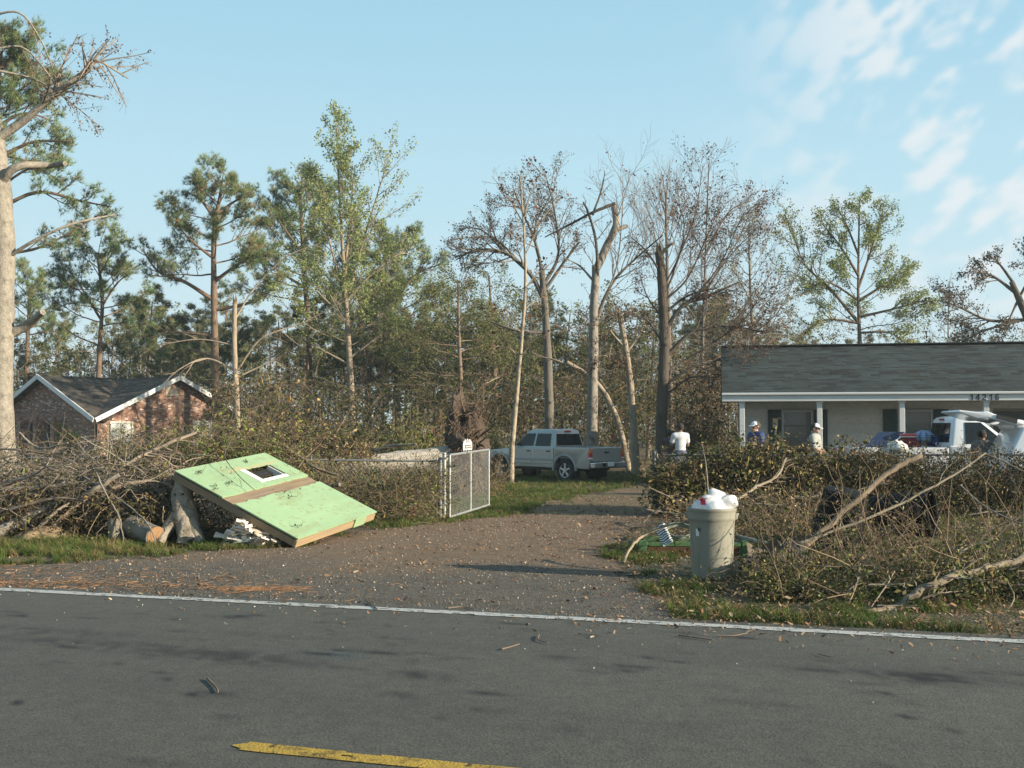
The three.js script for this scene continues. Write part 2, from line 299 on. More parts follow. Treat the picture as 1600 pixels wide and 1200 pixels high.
  struct('driveway', sheet(dx, dz, (x, z) => {
    const s = sOf(x, z), n = fbm(x * .7 + 3, z * .7 + 11, 4), far = sstep(-18.5, -25, z);
    let c = mixc([.165, .15, .122], [.29, .20, .125], sstep(.9, 4.2, s + 2.6 * (n - .5) + .9 * (fbm(x * 2.5, z * 2.5, 3) - .5)));
    c = mixc(c, [.19, .165, .07], far * .6 * sstep(.4, .6, n));
    return [V(x, H(x, z) + .008, z), c, x, z];
  }, (x, z) => driveMask(x, z) > .5 && sOf(x, z) > .16), mat(1, 1, 1, .95, { ...VC, map: gravel, bumpMap: asphH, bumpScale: .012 }));
}

// ---------------------------------------------------------------- grass, fallen leaves, sticks
function instanced(name, geo, material, list, label, category) {      // list of [position, quaternion, scale, colour]
  const m = new THREE.InstancedMesh(geo, material, list.length), q = new THREE.Matrix4(), c = new THREE.Color();
  list.forEach(([p, r, s, k], i) => { q.compose(p, r, s); m.setMatrixAt(i, q); m.setColorAt(i, c.setRGB(...k)); });
  m.name = name; m.castShadow = m.receiveShadow = true; stuffTag(m, label, category); scene.add(m); return m;
}
const quatY = (a) => new THREE.Quaternion().setFromAxisAngle(V(0, 1, 0), a);
const quatR = (r) => new THREE.Quaternion().setFromEuler(new THREE.Euler((r() - .5) * 1.2, r() * 6.28, (r() - .5) * 1.2));
const pick = (r, a) => a[Math.floor(r() * a.length) % a.length];
const vary = (r, c, k = .3) => { const f = 1 + k * (r() * 2 - 1); return [c[0] * f * (1 + .1 * (r() - .5)), c[1] * f, c[2] * f * (1 + .1 * (r() - .5))]; };
{
  const r = RNG(31), blades = new MB();
  for (let i = 0; i < 16; i++) {                                       // one tuft
    const a = r() * 6.28, d = r() * .5, h = .5 + r() * .65, lean = .25 + r() * .85, w = .022 + r() * .016, x = Math.cos(a) * d, z = Math.sin(a) * d, b = r() * 6.28, lx = Math.cos(b) * lean, lz = Math.sin(b) * lean, ox = -Math.sin(b) * w, oz = Math.cos(b) * w, c = [1, 1, 1], k = blades.count;
    blades.v(x - ox, 0, z - oz, 0, 1, 0, c, 0, 0); blades.v(x + ox, 0, z + oz, 0, 1, 0, c, 1, 0);
    blades.v(x - ox * .8 + lx * .35, h * .6, z - oz * .8 + lz * .35, 0, 1, 0, c, 0, .5); blades.v(x + ox * .8 + lx * .35, h * .6, z + oz * .8 + lz * .35, 0, 1, 0, c, 1, .5); blades.v(x + lx, h, z + lz, 0, 1, 0, c, .5, 1);
    blades.i.push(k, k + 1, k + 2, k + 2, k + 1, k + 3, k + 2, k + 3, k + 4);
  }
  const g = blades.geo(); g.computeVertexNormals();
  const list = [], greens = [[.085, .125, .026], [.11, .145, .034], [.06, .10, .02], [.18, .16, .06], [.21, .155, .075]];
  const sow = (n, x0, x1, z0, z1, lo, hi, dry, gate) => { for (let i = 0; i < n; i++) { const x = lerp(x0, x1, r()), z = lerp(z0, z1, r()), s = sOf(x, z); if (s < .32 || driveMask(x, z) > .35 + (z < -19.5 ? r() * r() * .9 : 0) || (gate && !gate(x, z))) continue; const h = lerp(lo, hi, r() * r()); list.push([V(x, H(x, z) - .005, z), quatY(r() * 6.28), V(h * (.8 + r() * .6), h, h * (.8 + r() * .6)), vary(r, r() < dry ? greens[3 + Math.floor(r() * 2)] : pick(r, greens.slice(0, 3)), .25)]); } };
  const patch = (x, z) => r() < sstep(.33, .5, fbm(x * 1.4, z * 1.4 + 20, 3));
  sow(15000, -10, -2.4, -14.6, -10, .05, .15, .3, patch);
  sow(2500, -4, -.3, -18.4, -14, .05, .15, .2, patch);
  sow(8000, 1, 3.6, -13.5, -8, .035, .12, .34, patch);
  sow(5000, 3, 10, -14, -7, .035, .13, .6, patch);
  sow(14000, -3.2, 2.4, -30, -18.4, .04, .14, .25, patch);
  sow(8000, -5, 8, -42, -28, .05, .2, .4);
  sow(5000, 3, 14, -19, -13, .05, .18, .45, patch);
  instanced('grass', g, new THREE.MeshPhysicalMaterial({ color: rgb(1, 1, 1), roughness: 1, transmission: .25, thickness: 0, side: THREE.DoubleSide, specularIntensity: .3 }), list, 'short uneven grass along the verge and in the yard', 'grass');

  // fallen leaves, bark crumbs and pebbles lying on the drive, the verge and the road edge
  const lf = new MB(); { const c = [1, 1, 1], pts = [[0, 0, 0], [.3, .12, .36], [.5, .05, 0], [.3, .12, -.36], [1, .16, 0], [.7, .13, .28], [.7, .13, -.28]]; for (const q of pts) lf.v(q[0] - .5, q[1], q[2], 0, 1, 0, c, q[0], q[2]); lf.i.push(0, 1, 2, 0, 2, 3, 1, 5, 2, 5, 4, 2, 2, 6, 3, 2, 4, 6); }
  const lg = lf.geo(); lg.computeVertexNormals();
  const browns = [[.22, .13, .07], [.16, .09, .045], [.28, .18, .105], [.11, .07, .042], [.34, .25, .16], [.24, .11, .05]];
  const leaves = [], bits = [], straw = [];
  const top = (x, z) => sOf(x, z) < .25 ? .004 : H(x, z) + .012;
  for (let i = 0; i < 60000; i++) {
    const x = -9 + r() * 14, z = -8 - r() * 18, s = sOf(x, z), d = driveMask(x, z); if (s < .1) continue;
    if (r() > (d > .4 ? (.25 * sstep(.1, 2.4, s) + .25 * sstep(-1.5, 1.4, x)) + .9 * sstep(.46, .66, fbm(x * 1.3, z * 2.1, 4)) : .55)) continue;
    const k = .012 + r() * r() * r() * .085; leaves.push([V(x, top(x, z), z), quatR(r), V(k, k, k * (.35 + r() * .5)), vary(r, pick(r, browns), .45)]);
  }
  for (let i = 0; i < 15000; i++) { const x = 1.2 + r() * 9, z = -7 - r() * (i % 2 ? 12 : 5), s = sOf(x, z); if (s < .12) continue; const k = .02 + r() * r() * .06; leaves.push([V(x, top(x, z) + r() * .07, z), quatR(r), V(k, k, k * .6), vary(r, pick(r, browns), .35)]); }
  for (let i = 0; i < 700; i++) { const t = -4 + r() * 9.5, s = .2 - Math.abs((r() + r() - 1)) * 1.1, p = onRoad(t, s, .006); if (t < 0 && r() < .6) continue; const k = .018 + r() * r() * .05; leaves.push([p, quatR(r), V(k, k, k * .6), vary(r, pick(r, browns), .3)]); }
  instanced('fallen_leaves', lg, new THREE.MeshStandardMaterial({ color: rgb(1, 1, 1), roughness: .8, side: THREE.DoubleSide }), leaves, 'brown fallen leaves scattered over the drive and verge', 'leaves');
  for (let i = 0; i < 6000; i++) { const x = -7 + r() * 9, z = -8.2 - r() * 13; if (sOf(x, z) < .05 || driveMask(x, z) < .4) continue; const k = .003 + r() * r() * .008; bits.push([V(x, top(x, z), z), quatR(r), V(k * 1.4, k, k), vary(r, pick(r, [[.30, .24, .18], [.26, .2, .15], [.2, .14, .095], [.36, .31, .26]]), .3)]); }
  for (let i = 0; i < 110; i++) { const p = onRoad(-7 + r() * 14, -.1 - r() * r() * 3, .003), k = .002 + r() * r() * .005; bits.push([p, quatR(r), V(k * 1.4, k, k), vary(r, [.45, .42, .38], .3)]); }
  instanced('gravel', new THREE.IcosahedronGeometry(1, 0), mat(1, 1, 1, .9), bits, 'pale pebbles and grit strewn on the drive', 'gravel');
  // pine straw drifted along the shoulder
  const sg = new THREE.CylinderGeometry(.0026, .002, 1, 3).rotateZ(Math.PI / 2);
  for (let i = 0; i < 1900; i++) { const t = -9 + r() * 7.6, dr = Math.abs(r() + r() - 1), s = .55 + .3 * (fbm(t * .8, 5, 2) - .5) + dr * 1.2 * (r() < .5 ? 1 : -.35); if (r() > sstep(-2.2, -4.5, t) + .15) continue; const p = onRoad(t, Math.max(-.25, s)); p.y = top(p.x, p.z) + r() * .012; const l = .04 + r() * .10; straw.push([p, new THREE.Quaternion().setFromEuler(new THREE.Euler(0, r() * 6.28, (r() - .5) * .25)), V(l, .6 + r() * .7, .6 + r() * .7), vary(r, [.23, .13, .065], .45)]); }
  { const c = G(405, 923); for (let i = 0; i < 170; i++) { const p = V(c.x + (r() + r() - 1) * .55, 0, c.z + (r() + r() - 1) * .2); p.y = top(p.x, p.z) + r() * .015; const l = .05 + r() * .1; straw.push([p, new THREE.Quaternion().setFromEuler(new THREE.Euler(0, r() * 1.2, (r() - .5) * .25)), V(l, .7, .7), vary(r, [.28, .145, .065], .45)]); } }
  instanced('pine_straw', sg, mat(1, 1, 1, .9), straw, 'orange brown pine needles drifted along the road shoulder', 'pine straw');
}
// ---------------------------------------------------------------- trees
const perp = (d, r) => { const v = V(r() - .5, r() - .5, r() - .5).cross(d); return v.lengthSq() < 1e-6 ? V(1, 0, 0) : v.normalize(); };
function sprout(out, start, dir, len, r0, level, o, rnd) {
  const n = Math.max(3, Math.min(9, Math.round(len / (o.seg || .45)) + 2)), pts = [start.clone()], d = dir.clone().normalize(), p = start.clone();
  for (let i = 1; i < n; i++) { d.x += (rnd() - .5) * o.wander; d.y += (rnd() - .5) * o.wander + (o.trop || 0); d.z += (rnd() - .5) * o.wander; d.normalize(); p.addScaledVector(d, len / (n - 1)); pts.push(p.clone()); }
  out.push({ pts, r0, r1: Math.max(o.tip || .004, r0 * .3), level });
  spread(out, pts, len, r0, level, o, rnd);
}
function spread(out, pts, len, r0, level, o, rnd) {
  if (level >= o.levels) { out.tips.push(pts); return; }
  const cnt = Math.max(2, Math.round(o.n[level] * Math.max(.5, Math.min(1.6, len / (o.ref?.[level] || len)))));
  for (let k = 0; k < cnt; k++) {
    const t = lerp(o.t0?.[level] ?? .3, .98, (k + rnd() * .9) / cnt), f = t * (pts.length - 1), i = Math.min(pts.length - 2, Math.floor(f)), q = pts[i].clone().lerp(pts[i + 1], f - i), d = pts[i + 1].clone().sub(pts[i]).normalize();
    const a = (o.ang || .75) * (.65 + .7 * rnd()), c = d.clone().multiplyScalar(Math.cos(a)).addScaledVector(perp(d, rnd), Math.sin(a)); c.y += o.lift || 0;
    sprout(out, q, c, len * (o.ratio || .5) * (.55 + .6 * rnd()) * (1.15 - .5 * t), r0 * (o.rr || .5) * (1.1 - .5 * t), level + 1, o, rnd);
  }
  out.tips.push(pts.slice(-2));
}
function foliage(crown, tips, lf, rnd) {
  for (const pts of tips) {
    if (rnd() > (lf.chance ?? 1)) continue;
    const col0 = pick(rnd, lf.cols);
    for (let k = 0; k < lf.per; k++) {
      const t = Math.pow(rnd(), lf.bias || .6), f = t * (pts.length - 1), i = Math.min(pts.length - 2, Math.floor(f)), q = pts[i].clone().lerp(pts[i + 1], f - i);
      q.x += (rnd() - .5) * lf.spread; q.y += (rnd() - .5) * lf.spread; q.z += (rnd() - .5) * lf.spread;
      const c = vary(rnd, rnd() < .75 ? col0 : pick(rnd, lf.cols), .3);
      if (lf.kind === 'needle') crown.tuft(q, pts[pts.length - 1].clone().sub(pts[0]).normalize(), lf.size, lf.wid, lf.k, rnd, c);
      else { const s = lf.size * (.6 + .8 * rnd()); crown.leaf(q, s, s * (lf.wid || .55), rnd, c, lf.droop || 0); }
    }
  }
}
const px2m = (w, d) => w / FPX * d;
// a tree from a trunk and main limbs read off the photograph (picture points at distance d) or given in metres
function tree(o) {
  const rnd = RNG(o.seed), d = o.d, toP = (q) => o.local ? V(...q) : P(q[0], q[1], d + (q[2] || 0)), wid = (w) => o.local ? w : px2m(w, d) / 2;
  let tp = o.trunk.map(toP); if (!o.local) { const g = H(tp[0].x, tp[0].z); tp[0].y = Math.min(tp[0].y, g) - .1; if (tp[0].y > g - .1) tp[0].y = g - .1; }
  const base = o.local ? V(0, 0, 0) : V(tp[0].x, H(tp[0].x, tp[0].z), tp[0].z);
  const tpts = curve(tp, Math.max(10, o.trunk.length * 4)), out = []; out.tips = [];
  const root = thing(o.name, o.label, 'tree', base, 0, o.group);
  const bark = o.bark, tr = new MB(), rw = radii(tpts.length, wid(o.w[0]), wid(o.w[1]), o.pw || .9);
  if (!o.noflare) for (let i = 0; i < tpts.length; i++) { const h = tpts[i].y - base.y; rw[i] *= 1 + .35 * Math.exp(-Math.max(0, h) * 2.2); }
  tr.tube(tpts, rw, 10, bark, true, .28);
  if (o.jag) { const e = tpts[tpts.length - 1], r1 = rw[rw.length - 1]; for (let k = 0; k < 7; k++) { const a = k / 7 * 6.28, hgt = o.jag * (.3 + rnd()), s = V(e.x + Math.cos(a) * r1 * .6, e.y - r1, e.z + Math.sin(a) * r1 * .6); tr.tube([s, V(s.x + (rnd() - .5) * r1, e.y + hgt, s.z + (rnd() - .5) * r1)], [r1 * .45, .006], 4, [.42, .29, .17]); } }
  const BK = o.smooth ? M.smoothBark : M.bark; part('trunk', tr.geo(base), BK, root);
  const sub = { levels: 3, n: [0, 6, 5], ratio: .5, ang: .75, wander: .35, trop: .02, ...o.sub };
  for (const l of o.limbs || []) {
    const w = l.w, lp = curve(l.p.map((q, i) => { const v = toP(q); if (!o.local && q.length < 3) v.z += (rnd() - .5) * i * .5; return v; }), Math.max(6, l.p.length * 4)), lm = new MB(), r0 = wid(w), r1 = Math.max(.008, wid(l.w1 ?? w * .3));
    lm.tube(lp, radii(lp.length, r0, r1), 7, l.bark || bark, true, .25);
    part('limb', lm.geo(base), BK, root);
    let len = 0; for (let i = 1; i < lp.length; i++) len += lp[i].distanceTo(lp[i - 1]);
    if (!l.bare) spread(out, lp, Math.max(len, o.minLen || 0) * (l.k || 1), Math.max(r0 * .8, .02), 1, sub, rnd);
  }
  const A = o.auto;
  if (A) for (let k = 0; k < A.n; k++) {
    const t = lerp(A.t[0], A.t[1], (k + rnd() * .8) / A.n), f = t * (tpts.length - 1), i = Math.min(tpts.length - 2, Math.floor(f)), q = tpts[i].clone().lerp(tpts[i + 1], f - i), u = (t - A.t[0]) / (A.t[1] - A.t[0]);
    const az = k * 2.4 + rnd(), el = lerp(A.el[0], A.el[1], u) + (rnd() - .5) * .3, len = lerp(A.len[0], A.len[1], A.mid ? Math.abs(u - A.mid) / Math.max(A.mid, 1 - A.mid) : u) * (.75 + .5 * rnd()), r0 = rw[i] * (A.r || .4);
    const lo = []; lo.tips = out.tips; const dir = V(Math.cos(az) * Math.cos(el), Math.sin(el), Math.sin(az) * Math.cos(el));
    sprout(lo, q, dir, len, r0, 1, { ...sub, trop: A.trop ?? sub.trop }, rnd);
    const lm = new MB(); const first = lo[0]; lm.tube(first.pts, radii(first.pts.length, first.r0, first.r1), 5, bark, true, .2); part('limb', lm.geo(base), M.bark, root);
    for (const b of lo.slice(1)) out.push(b);
  }
  const tw = new MB(), tc = o.twig || bark;
  for (const b of out) tw.tube(b.pts, radii(b.pts.length, b.r0, b.r1), b.r0 > .03 ? 5 : 3, tc, false);
  if (tw.count) { const t = part('twigs', tw.geo(base), M.twig, root); t.userData = { kind: 'stuff' }; }
  if (o.leaf) { const cr = new MB(); foliage(cr, out.tips, o.leaf, rnd); if (o.leaf2) foliage(cr, out.tips, o.leaf2, rnd); part('crown', cr.geo(base), o.leaf.kind === 'needle' ? M.needle : M.leaf, root).userData = { kind: 'stuff' }; }
  return root;
}
const PINE = { kind: 'needle', per: 5, size: .28, wid: .024, k: 10, spread: .40, bias: .45, cols: [[.08, .12, .038], [.06, .10, .032], [.105, .135, .046], [.125, .11, .045]] };
const pineBark = [.30, .20, .14], paleBark = [.50, .43, .34], greyBark = [.36, .31, .25], darkBark = [.20, .165, .13], twigGrey = [.20, .16, .125];
const pineSub = { levels: 3, n: [0, 10, 5], ratio: .40, ang: .7, wander: .3, trop: .05, rr: .5, lift: .15, ref: [1, 4, 1.4] };
const brownLeaves = [[.17, .085, .05], [.13, .075, .05], [.21, .12, .06], [.10, .07, .045]];
const yellowGreen = [[.29, .34, .10], [.22, .29, .085], [.35, .37, .15], [.18, .24, .07]];
const oliveMix = [[.16, .195, .055], [.20, .215, .07], [.12, .16, .045], [.20, .17, .065]];

tree({ name: 'hardwood_tree', label: 'huge pale barked tree at the left edge with broken stub limbs', seed: 11, d: 22, w: [38, 28], bark: [.47, .42, .345], twig: [.30, .24, .19], pw: 1,
  trunk: [[4, 760], [2, 620], [4, 480], [6, 380], [-4, 260], [-24, 120], [-40, -60]],
  limbs: [{ p: [[-2, 215], [40, 186], [95, 145], [135, 116], [170, 112], [203, 125]], w: 15, w1: 2 }, { p: [[132, 117], [160, 80], [178, 55]], w: 5, w1: 1.5 }, { p: [[-4, 292], [32, 264], [70, 254], [106, 258]], w: 15, w1: 8, bare: true }, { p: [[-2, 530], [40, 508], [76, 490]], w: 17, w1: 10, bare: true }, { p: [[0, 410], [56, 380], [110, 352], [162, 326]], w: 7, w1: 2.5, k: .5 }, { p: [[-14, 24], [30, 20], [52, 50], [64, 110], [62, 140]], w: 4, w1: 1 }, { p: [[-20, 80], [30, 70], [80, 130], [110, 155]], w: 4, w1: 1 }, { p: [[-4, 110], [50, 120], [110, 160], [145, 190]], w: 4, w1: 1 }],
  sub: { levels: 3, n: [0, 14, 8], ratio: .32, wander: .34, trop: -.02, rr: .38, ref: [1, 2.4, 1], tip: .003 }, smooth: true, leaf: { per: 4, size: .055, spread: .12, chance: .45, cols: [[.19, .12, .085], [.14, .10, .08], [.24, .15, .09]] } });

const pineO = (o) => tree({ name: 'pine_tree', bark: pineBark, twig: [.17, .12, .085], leaf: PINE, sub: pineSub, ...o });
pineO({ label: 'tall pine with heavy dark tufts behind the huge pale tree', seed: 21, d: 50, w: [20, 8], trunk: [[-26, 720], [-22, 420], [-6, 160], [0, 80]], limbs: [{ p: [[-10, 330], [60, 300], [120, 312], [172, 322]], w: 7, k: .7 }, { p: [[-8, 250], [50, 222], [118, 226]], w: 7, k: .8 }, { p: [[-4, 150], [40, 120], [90, 150]], w: 6 }, { p: [[-14, 400], [60, 385], [150, 335]], w: 6, k: .6 }, { p: [[-10, 300], [50, 262], [90, 280]], w: 5 }, { p: [[-8, 200], [40, 178], [80, 186]], w: 6 }, { p: [[-2, 110], [20, 90], [40, 105]], w: 5 }], auto: { n: 22, t: [.5, .99], el: [.05, .7], len: [4, 2], r: .3 }, leaf: { ...PINE, per: 5 } });
pineO({ label: 'slender pine rising behind the brick house ridge', seed: 22, d: 66, w: [9, 4], trunk: [[150, 720], [156, 540], [160, 470], [152, 395]], limbs: [{ p: [[158, 500], [120, 440], [98, 410]], w: 4 }, { p: [[158, 480], [185, 440], [205, 425]], w: 4 }, { p: [[155, 540], [110, 520], [95, 500]], w: 3, bare: true }], auto: { n: 18, t: [.45, 1], el: [.1, .8], len: [3.6, 2], r: .4 } });
pineO({ label: 'small round topped pine over the left end of the brick house', seed: 23, d: 84, w: [9, 5], trunk: [[42, 700], [42, 560], [48, 450]], auto: { n: 18, t: [.66, 1], el: [.1, .9], len: [3.2, 2], r: .4 } });
pineO({ label: 'tall pine with a flat dark top behind the brick gable', seed: 24, d: 60, w: [14, 5], trunk: [[340, 730], [336, 560], [334, 440], [336, 350], [346, 296]],
  limbs: [{ p: [[335, 470], [288, 440], [246, 424], [216, 386]], w: 7, k: .8 }, { p: [[335, 405], [302, 378], [276, 350]], w: 5 }, { p: [[335, 440], [380, 408], [424, 396]], w: 6 }, { p: [[337, 345], [312, 312], [296, 302]], w: 5 }, { p: [[338, 335], [368, 312], [388, 308]], w: 5 }, { p: [[335, 525], [260, 520], [204, 540]], w: 5, k: .6 }, { p: [[335, 485], [400, 470], [444, 440]], w: 6 }, { p: [[336, 560], [290, 545], [250, 560]], w: 4, k: .5 }], auto: { n: 18, t: [.5, 1], el: [.0, .8], len: [3.6, 1.9], r: .36 }, leaf: { ...PINE, per: 5 }, leaf2: { ...PINE, per: 1, chance: .3, cols: [[.20, .11, .06]] } });
pineO({ label: 'dark broad pine left of the tall pale green tree', seed: 25, d: 68, w: [11, 5], trunk: [[482, 720], [482, 520], [474, 400], [468, 296]], limbs: [{ p: [[476, 400], [440, 350], [420, 310]], w: 5 }, { p: [[474, 380], [500, 330], [520, 300]], w: 5 }, { p: [[478, 450], [430, 420], [408, 400]], w: 5 }], auto: { n: 24, t: [.42, 1], el: [.05, .8], len: [4.2, 2.4], r: .34 }, leaf: { ...PINE, per: 5 } });
pineO({ label: 'wide pine just right of the tall pale green tree', seed: 26, d: 68, w: [10, 5], trunk: [[622, 720], [618, 560], [608, 460], [600, 390]], limbs: [{ p: [[612, 480], [650, 430], [690, 412]], w: 5 }, { p: [[608, 450], [570, 410], [548, 400]], w: 5 }, { p: [[614, 520], [660, 480], [694, 466]], w: 4 }], auto: { n: 22, t: [.42, 1], el: [.05, .8], len: [4.2, 2.4], r: .36 }, leaf: { ...PINE, per: 5 } });
pineO({ label: 'leaning forked pine trunk between the pale green tree and the hedge', seed: 27, d: 63, w: [12, 5], trunk: [[578, 720], [575, 610], [566, 540], [562, 450]], limbs: [{ p: [[575, 600], [586, 520], [590, 450]], w: 7 }], auto: { n: 14, t: [.5, 1], el: [.1, .8], len: [3, 1.8], r: .4 } });

tree({ name: 'hardwood_tree', label: 'tall narrow tree with thin pale green leaves at the middle left', seed: 31, d: 54, w: [13, 2], bark: [.46, .37, .27], twig: [.38, .29, .22], trunk: [[552, 730], [548, 600], [541, 480], [533, 350], [526, 200]],
  limbs: [{ p: [[541, 470], [580, 430], [620, 400], [640, 392]], w: 4, w1: 1 }, { p: [[543, 500], [500, 460], [470, 420]], w: 4, w1: 1 }, { p: [[540, 470], [515, 380], [496, 300]], w: 5, w1: 1.2 }, { p: [[541, 480], [560, 400], [590, 300], [606, 262]], w: 5, w1: 1.2 }, { p: [[538, 440], [545, 350], [556, 260]], w: 5, w1: 1 }, { p: [[547, 570], [500, 545], [455, 520]], w: 4, w1: 1, k: .5 }, { p: [[546, 560], [600, 520], [640, 505]], w: 4, w1: 1, k: .6 }],
  auto: { n: 44, t: [.36, 1], el: [.3, 1.15], len: [4.4, 1.3], r: .24, trop: .07 }, sub: { levels: 3, n: [0, 8, 5], ratio: .42, ang: .6, wander: .3, trop: .06, ref: [1, 3, 1.2] }, leaf: { per: 10, size: .11, wid: .7, spread: .38, chance: .85, cols: yellowGreen } });
tree({ name: 'snapped_tree', label: 'pale snapped trunk with long bare arching branches beside the brick gable', seed: 32, d: 44, w: [10, 7], bark: [.55, .44, .33], twig: [.42, .33, .24], jag: .4, trunk: [[373, 720], [369, 610], [366, 530], [367, 475]], limbs: [{ p: [[369, 580], [320, 560], [285, 578], [262, 600]], w: 4, w1: 1 }, { p: [[368, 540], [310, 530], [250, 540]], w: 3, w1: 1 }, { p: [[370, 580], [410, 530], [470, 505], [540, 470]], w: 3.5, w1: 1 }, { p: [[370, 590], [430, 560], [480, 540]], w: 3, w1: 1 }, { p: [[367, 500], [395, 450], [450, 400], [500, 380]], w: 3, w1: 1 }], sub: { levels: 2, n: [0, 6], ratio: .35, wander: .45, trop: -.02 } });

tree({ name: 'young_tree', label: 'slim pale trunk standing in front of the silver pickup', seed: 41, smooth: true, d: 33, w: [10, 2], noflare: true, bark: [.56, .46, .34], twig: [.30, .23, .18], trunk: [[798, 760], [800, 700], [807, 620], [815, 530], [821, 440], [818, 350], [812, 274]], limbs: [{ p: [[813, 560], [790, 540], [770, 545]], w: 2, w1: .7 }, { p: [[808, 610], [785, 590], [760, 600]], w: 2, w1: .7 }, { p: [[818, 350], [790, 300], [768, 272]], w: 2, w1: .7 }, { p: [[820, 400], [850, 340], [875, 310]], w: 2, w1: .7 }, { p: [[820, 450], [850, 420], [870, 425]], w: 2, w1: .7 }, { p: [[819, 340], [830, 300], [842, 276]], w: 2, w1: .7 }], auto: { n: 9, t: [.45, .95], el: [.5, 1.1], len: [1.8, .9], r: .3 }, sub: { levels: 3, n: [0, 6, 3], ratio: .45, wander: .4, trop: .04 }, leaf: { per: 3, size: .11, wid: .7, spread: .2, chance: .3, cols: brownLeaves } });
tree({ name: 'hardwood_tree', label: 'spreading oak with purple brown leaves behind the silver pickup', seed: 42, d: 45, w: [16, 9], bark: [.24, .21, .17], twig: twigGrey, trunk: [[860, 740], [857, 600], [853, 500], [846, 420]],
  limbs: [{ p: [[853, 475], [826, 425], [788, 397], [745, 392], [712, 402]], w: 8, w1: 2 }, { p: [[790, 398], [755, 360], [722, 352]], w: 4, w1: 1.2 }, { p: [[849, 440], [838, 385], [818, 335], [800, 292]], w: 6, w1: 1 }, { p: [[850, 445], [872, 400], [868, 335], [852, 275]], w: 6, w1: 1 }, { p: [[850, 455], [885, 405], [905, 380]], w: 6, w1: 2 }, { p: [[857, 520], [812, 518], [766, 502]], w: 6, w1: 2, k: .6 }, { p: [[846, 420], [835, 360], [862, 300]], w: 5, w1: 1 }, { p: [[830, 430], [780, 380], [760, 330]], w: 4, w1: 1 }, { p: [[812, 410], [770, 372], [705, 376]], w: 4, w1: 1 }],
  sub: { levels: 3, n: [0, 12, 7], ratio: .42, ang: .8, wander: .45, trop: .03, ref: [1, 2.6, 1] }, leaf: { per: 7, size: .08, wid: .6, spread: .3, chance: .6, cols: [[.15, .085, .065], [.12, .075, .06], [.19, .11, .07], [.10, .09, .05]] } });
tree({ name: 'snapped_tree', label: 'thick pale trunk snapped near the top with a hanging broken limb', seed: 43, d: 42, smooth: true, w: [18, 12], bark: [.44, .39, .33], twig: twigGrey, trunk: [[924, 740], [926, 600], [928, 490], [931, 415]],
  limbs: [{ p: [[930, 425], [948, 384], [962, 352], [961, 314]], w: 13, w1: 10, bare: true }, { p: [[961, 318], [928, 332], [890, 348], [852, 366]], w: 6, w1: 2, bark: darkBark, k: .5 }, { p: [[926, 336], [940, 296], [944, 272]], w: 4, w1: 1, bark: darkBark }, { p: [[928, 500], [933, 440], [930, 380], [920, 326], [910, 322]], w: 6, w1: 3, bark: darkBark, k: .4 }, { p: [[930, 500], [958, 440], [995, 402], [1032, 372]], w: 6, w1: 2, bark: darkBark }, { p: [[926, 545], [940, 480], [962, 420], [970, 340], [976, 270]], w: 4, w1: 1 }, { p: [[962, 360], [980, 352]], w: 8, w1: 6, bare: true }, { p: [[950, 385], [968, 330], [985, 275]], w: 3, w1: .8 }, { p: [[928, 440], [905, 415], [880, 405]], w: 4, w1: 1.2 }],
  sub: { levels: 3, n: [0, 10, 6], ratio: .42, wander: .4, trop: .06, ref: [1, 3, 1] }, leaf: { per: 4, size: .10, spread: .25, chance: .12, cols: brownLeaves } });
tree({ name: 'fallen_tree', label: 'slanting trunk leaning left against the trees behind the pickup', seed: 44, d: 43.5, w: [10, 7], noflare: true, bark: [.50, .40, .29], twig: twigGrey, trunk: [[984, 730], [962, 650], [930, 596], [886, 566]], limbs: [{ p: [[900, 575], [860, 560], [830, 556]], w: 4, w1: 1 }], sub: { levels: 2, n: [0, 7], ratio: .5, wander: .4 } });
tree({ name: 'snapped_tree', label: 'mottled pale trunk wrapped in dead vines beside the leaning trunk', seed: 45, d: 40, w: [13, 8], jag: .3, bark: [.52, .42, .31], twig: [.13, .095, .07], trunk: [[994, 740], [988, 640], [980, 560], [968, 492]], limbs: [{ p: [[978, 545], [955, 520], [945, 500]], w: 4, w1: 1 }, { p: [[980, 550], [1000, 520], [1010, 480]], w: 4, w1: 1 }, { p: [[975, 520], [960, 530], [950, 560]], w: 3, w1: 1 }, { p: [[976, 530], [975, 560], [960, 575]], w: 3, w1: 1 }, { p: [[984, 580], [940, 555], [915, 575]], w: 3, w1: 1 }], minLen: 2, sub: { levels: 3, n: [0, 12, 6], ratio: .5, wander: .6, trop: -.03 }, leaf: { per: 4, size: .10, spread: .2, chance: .6, cols: [[.10, .065, .04], [.14, .085, .05], [.09, .075, .04]] } });
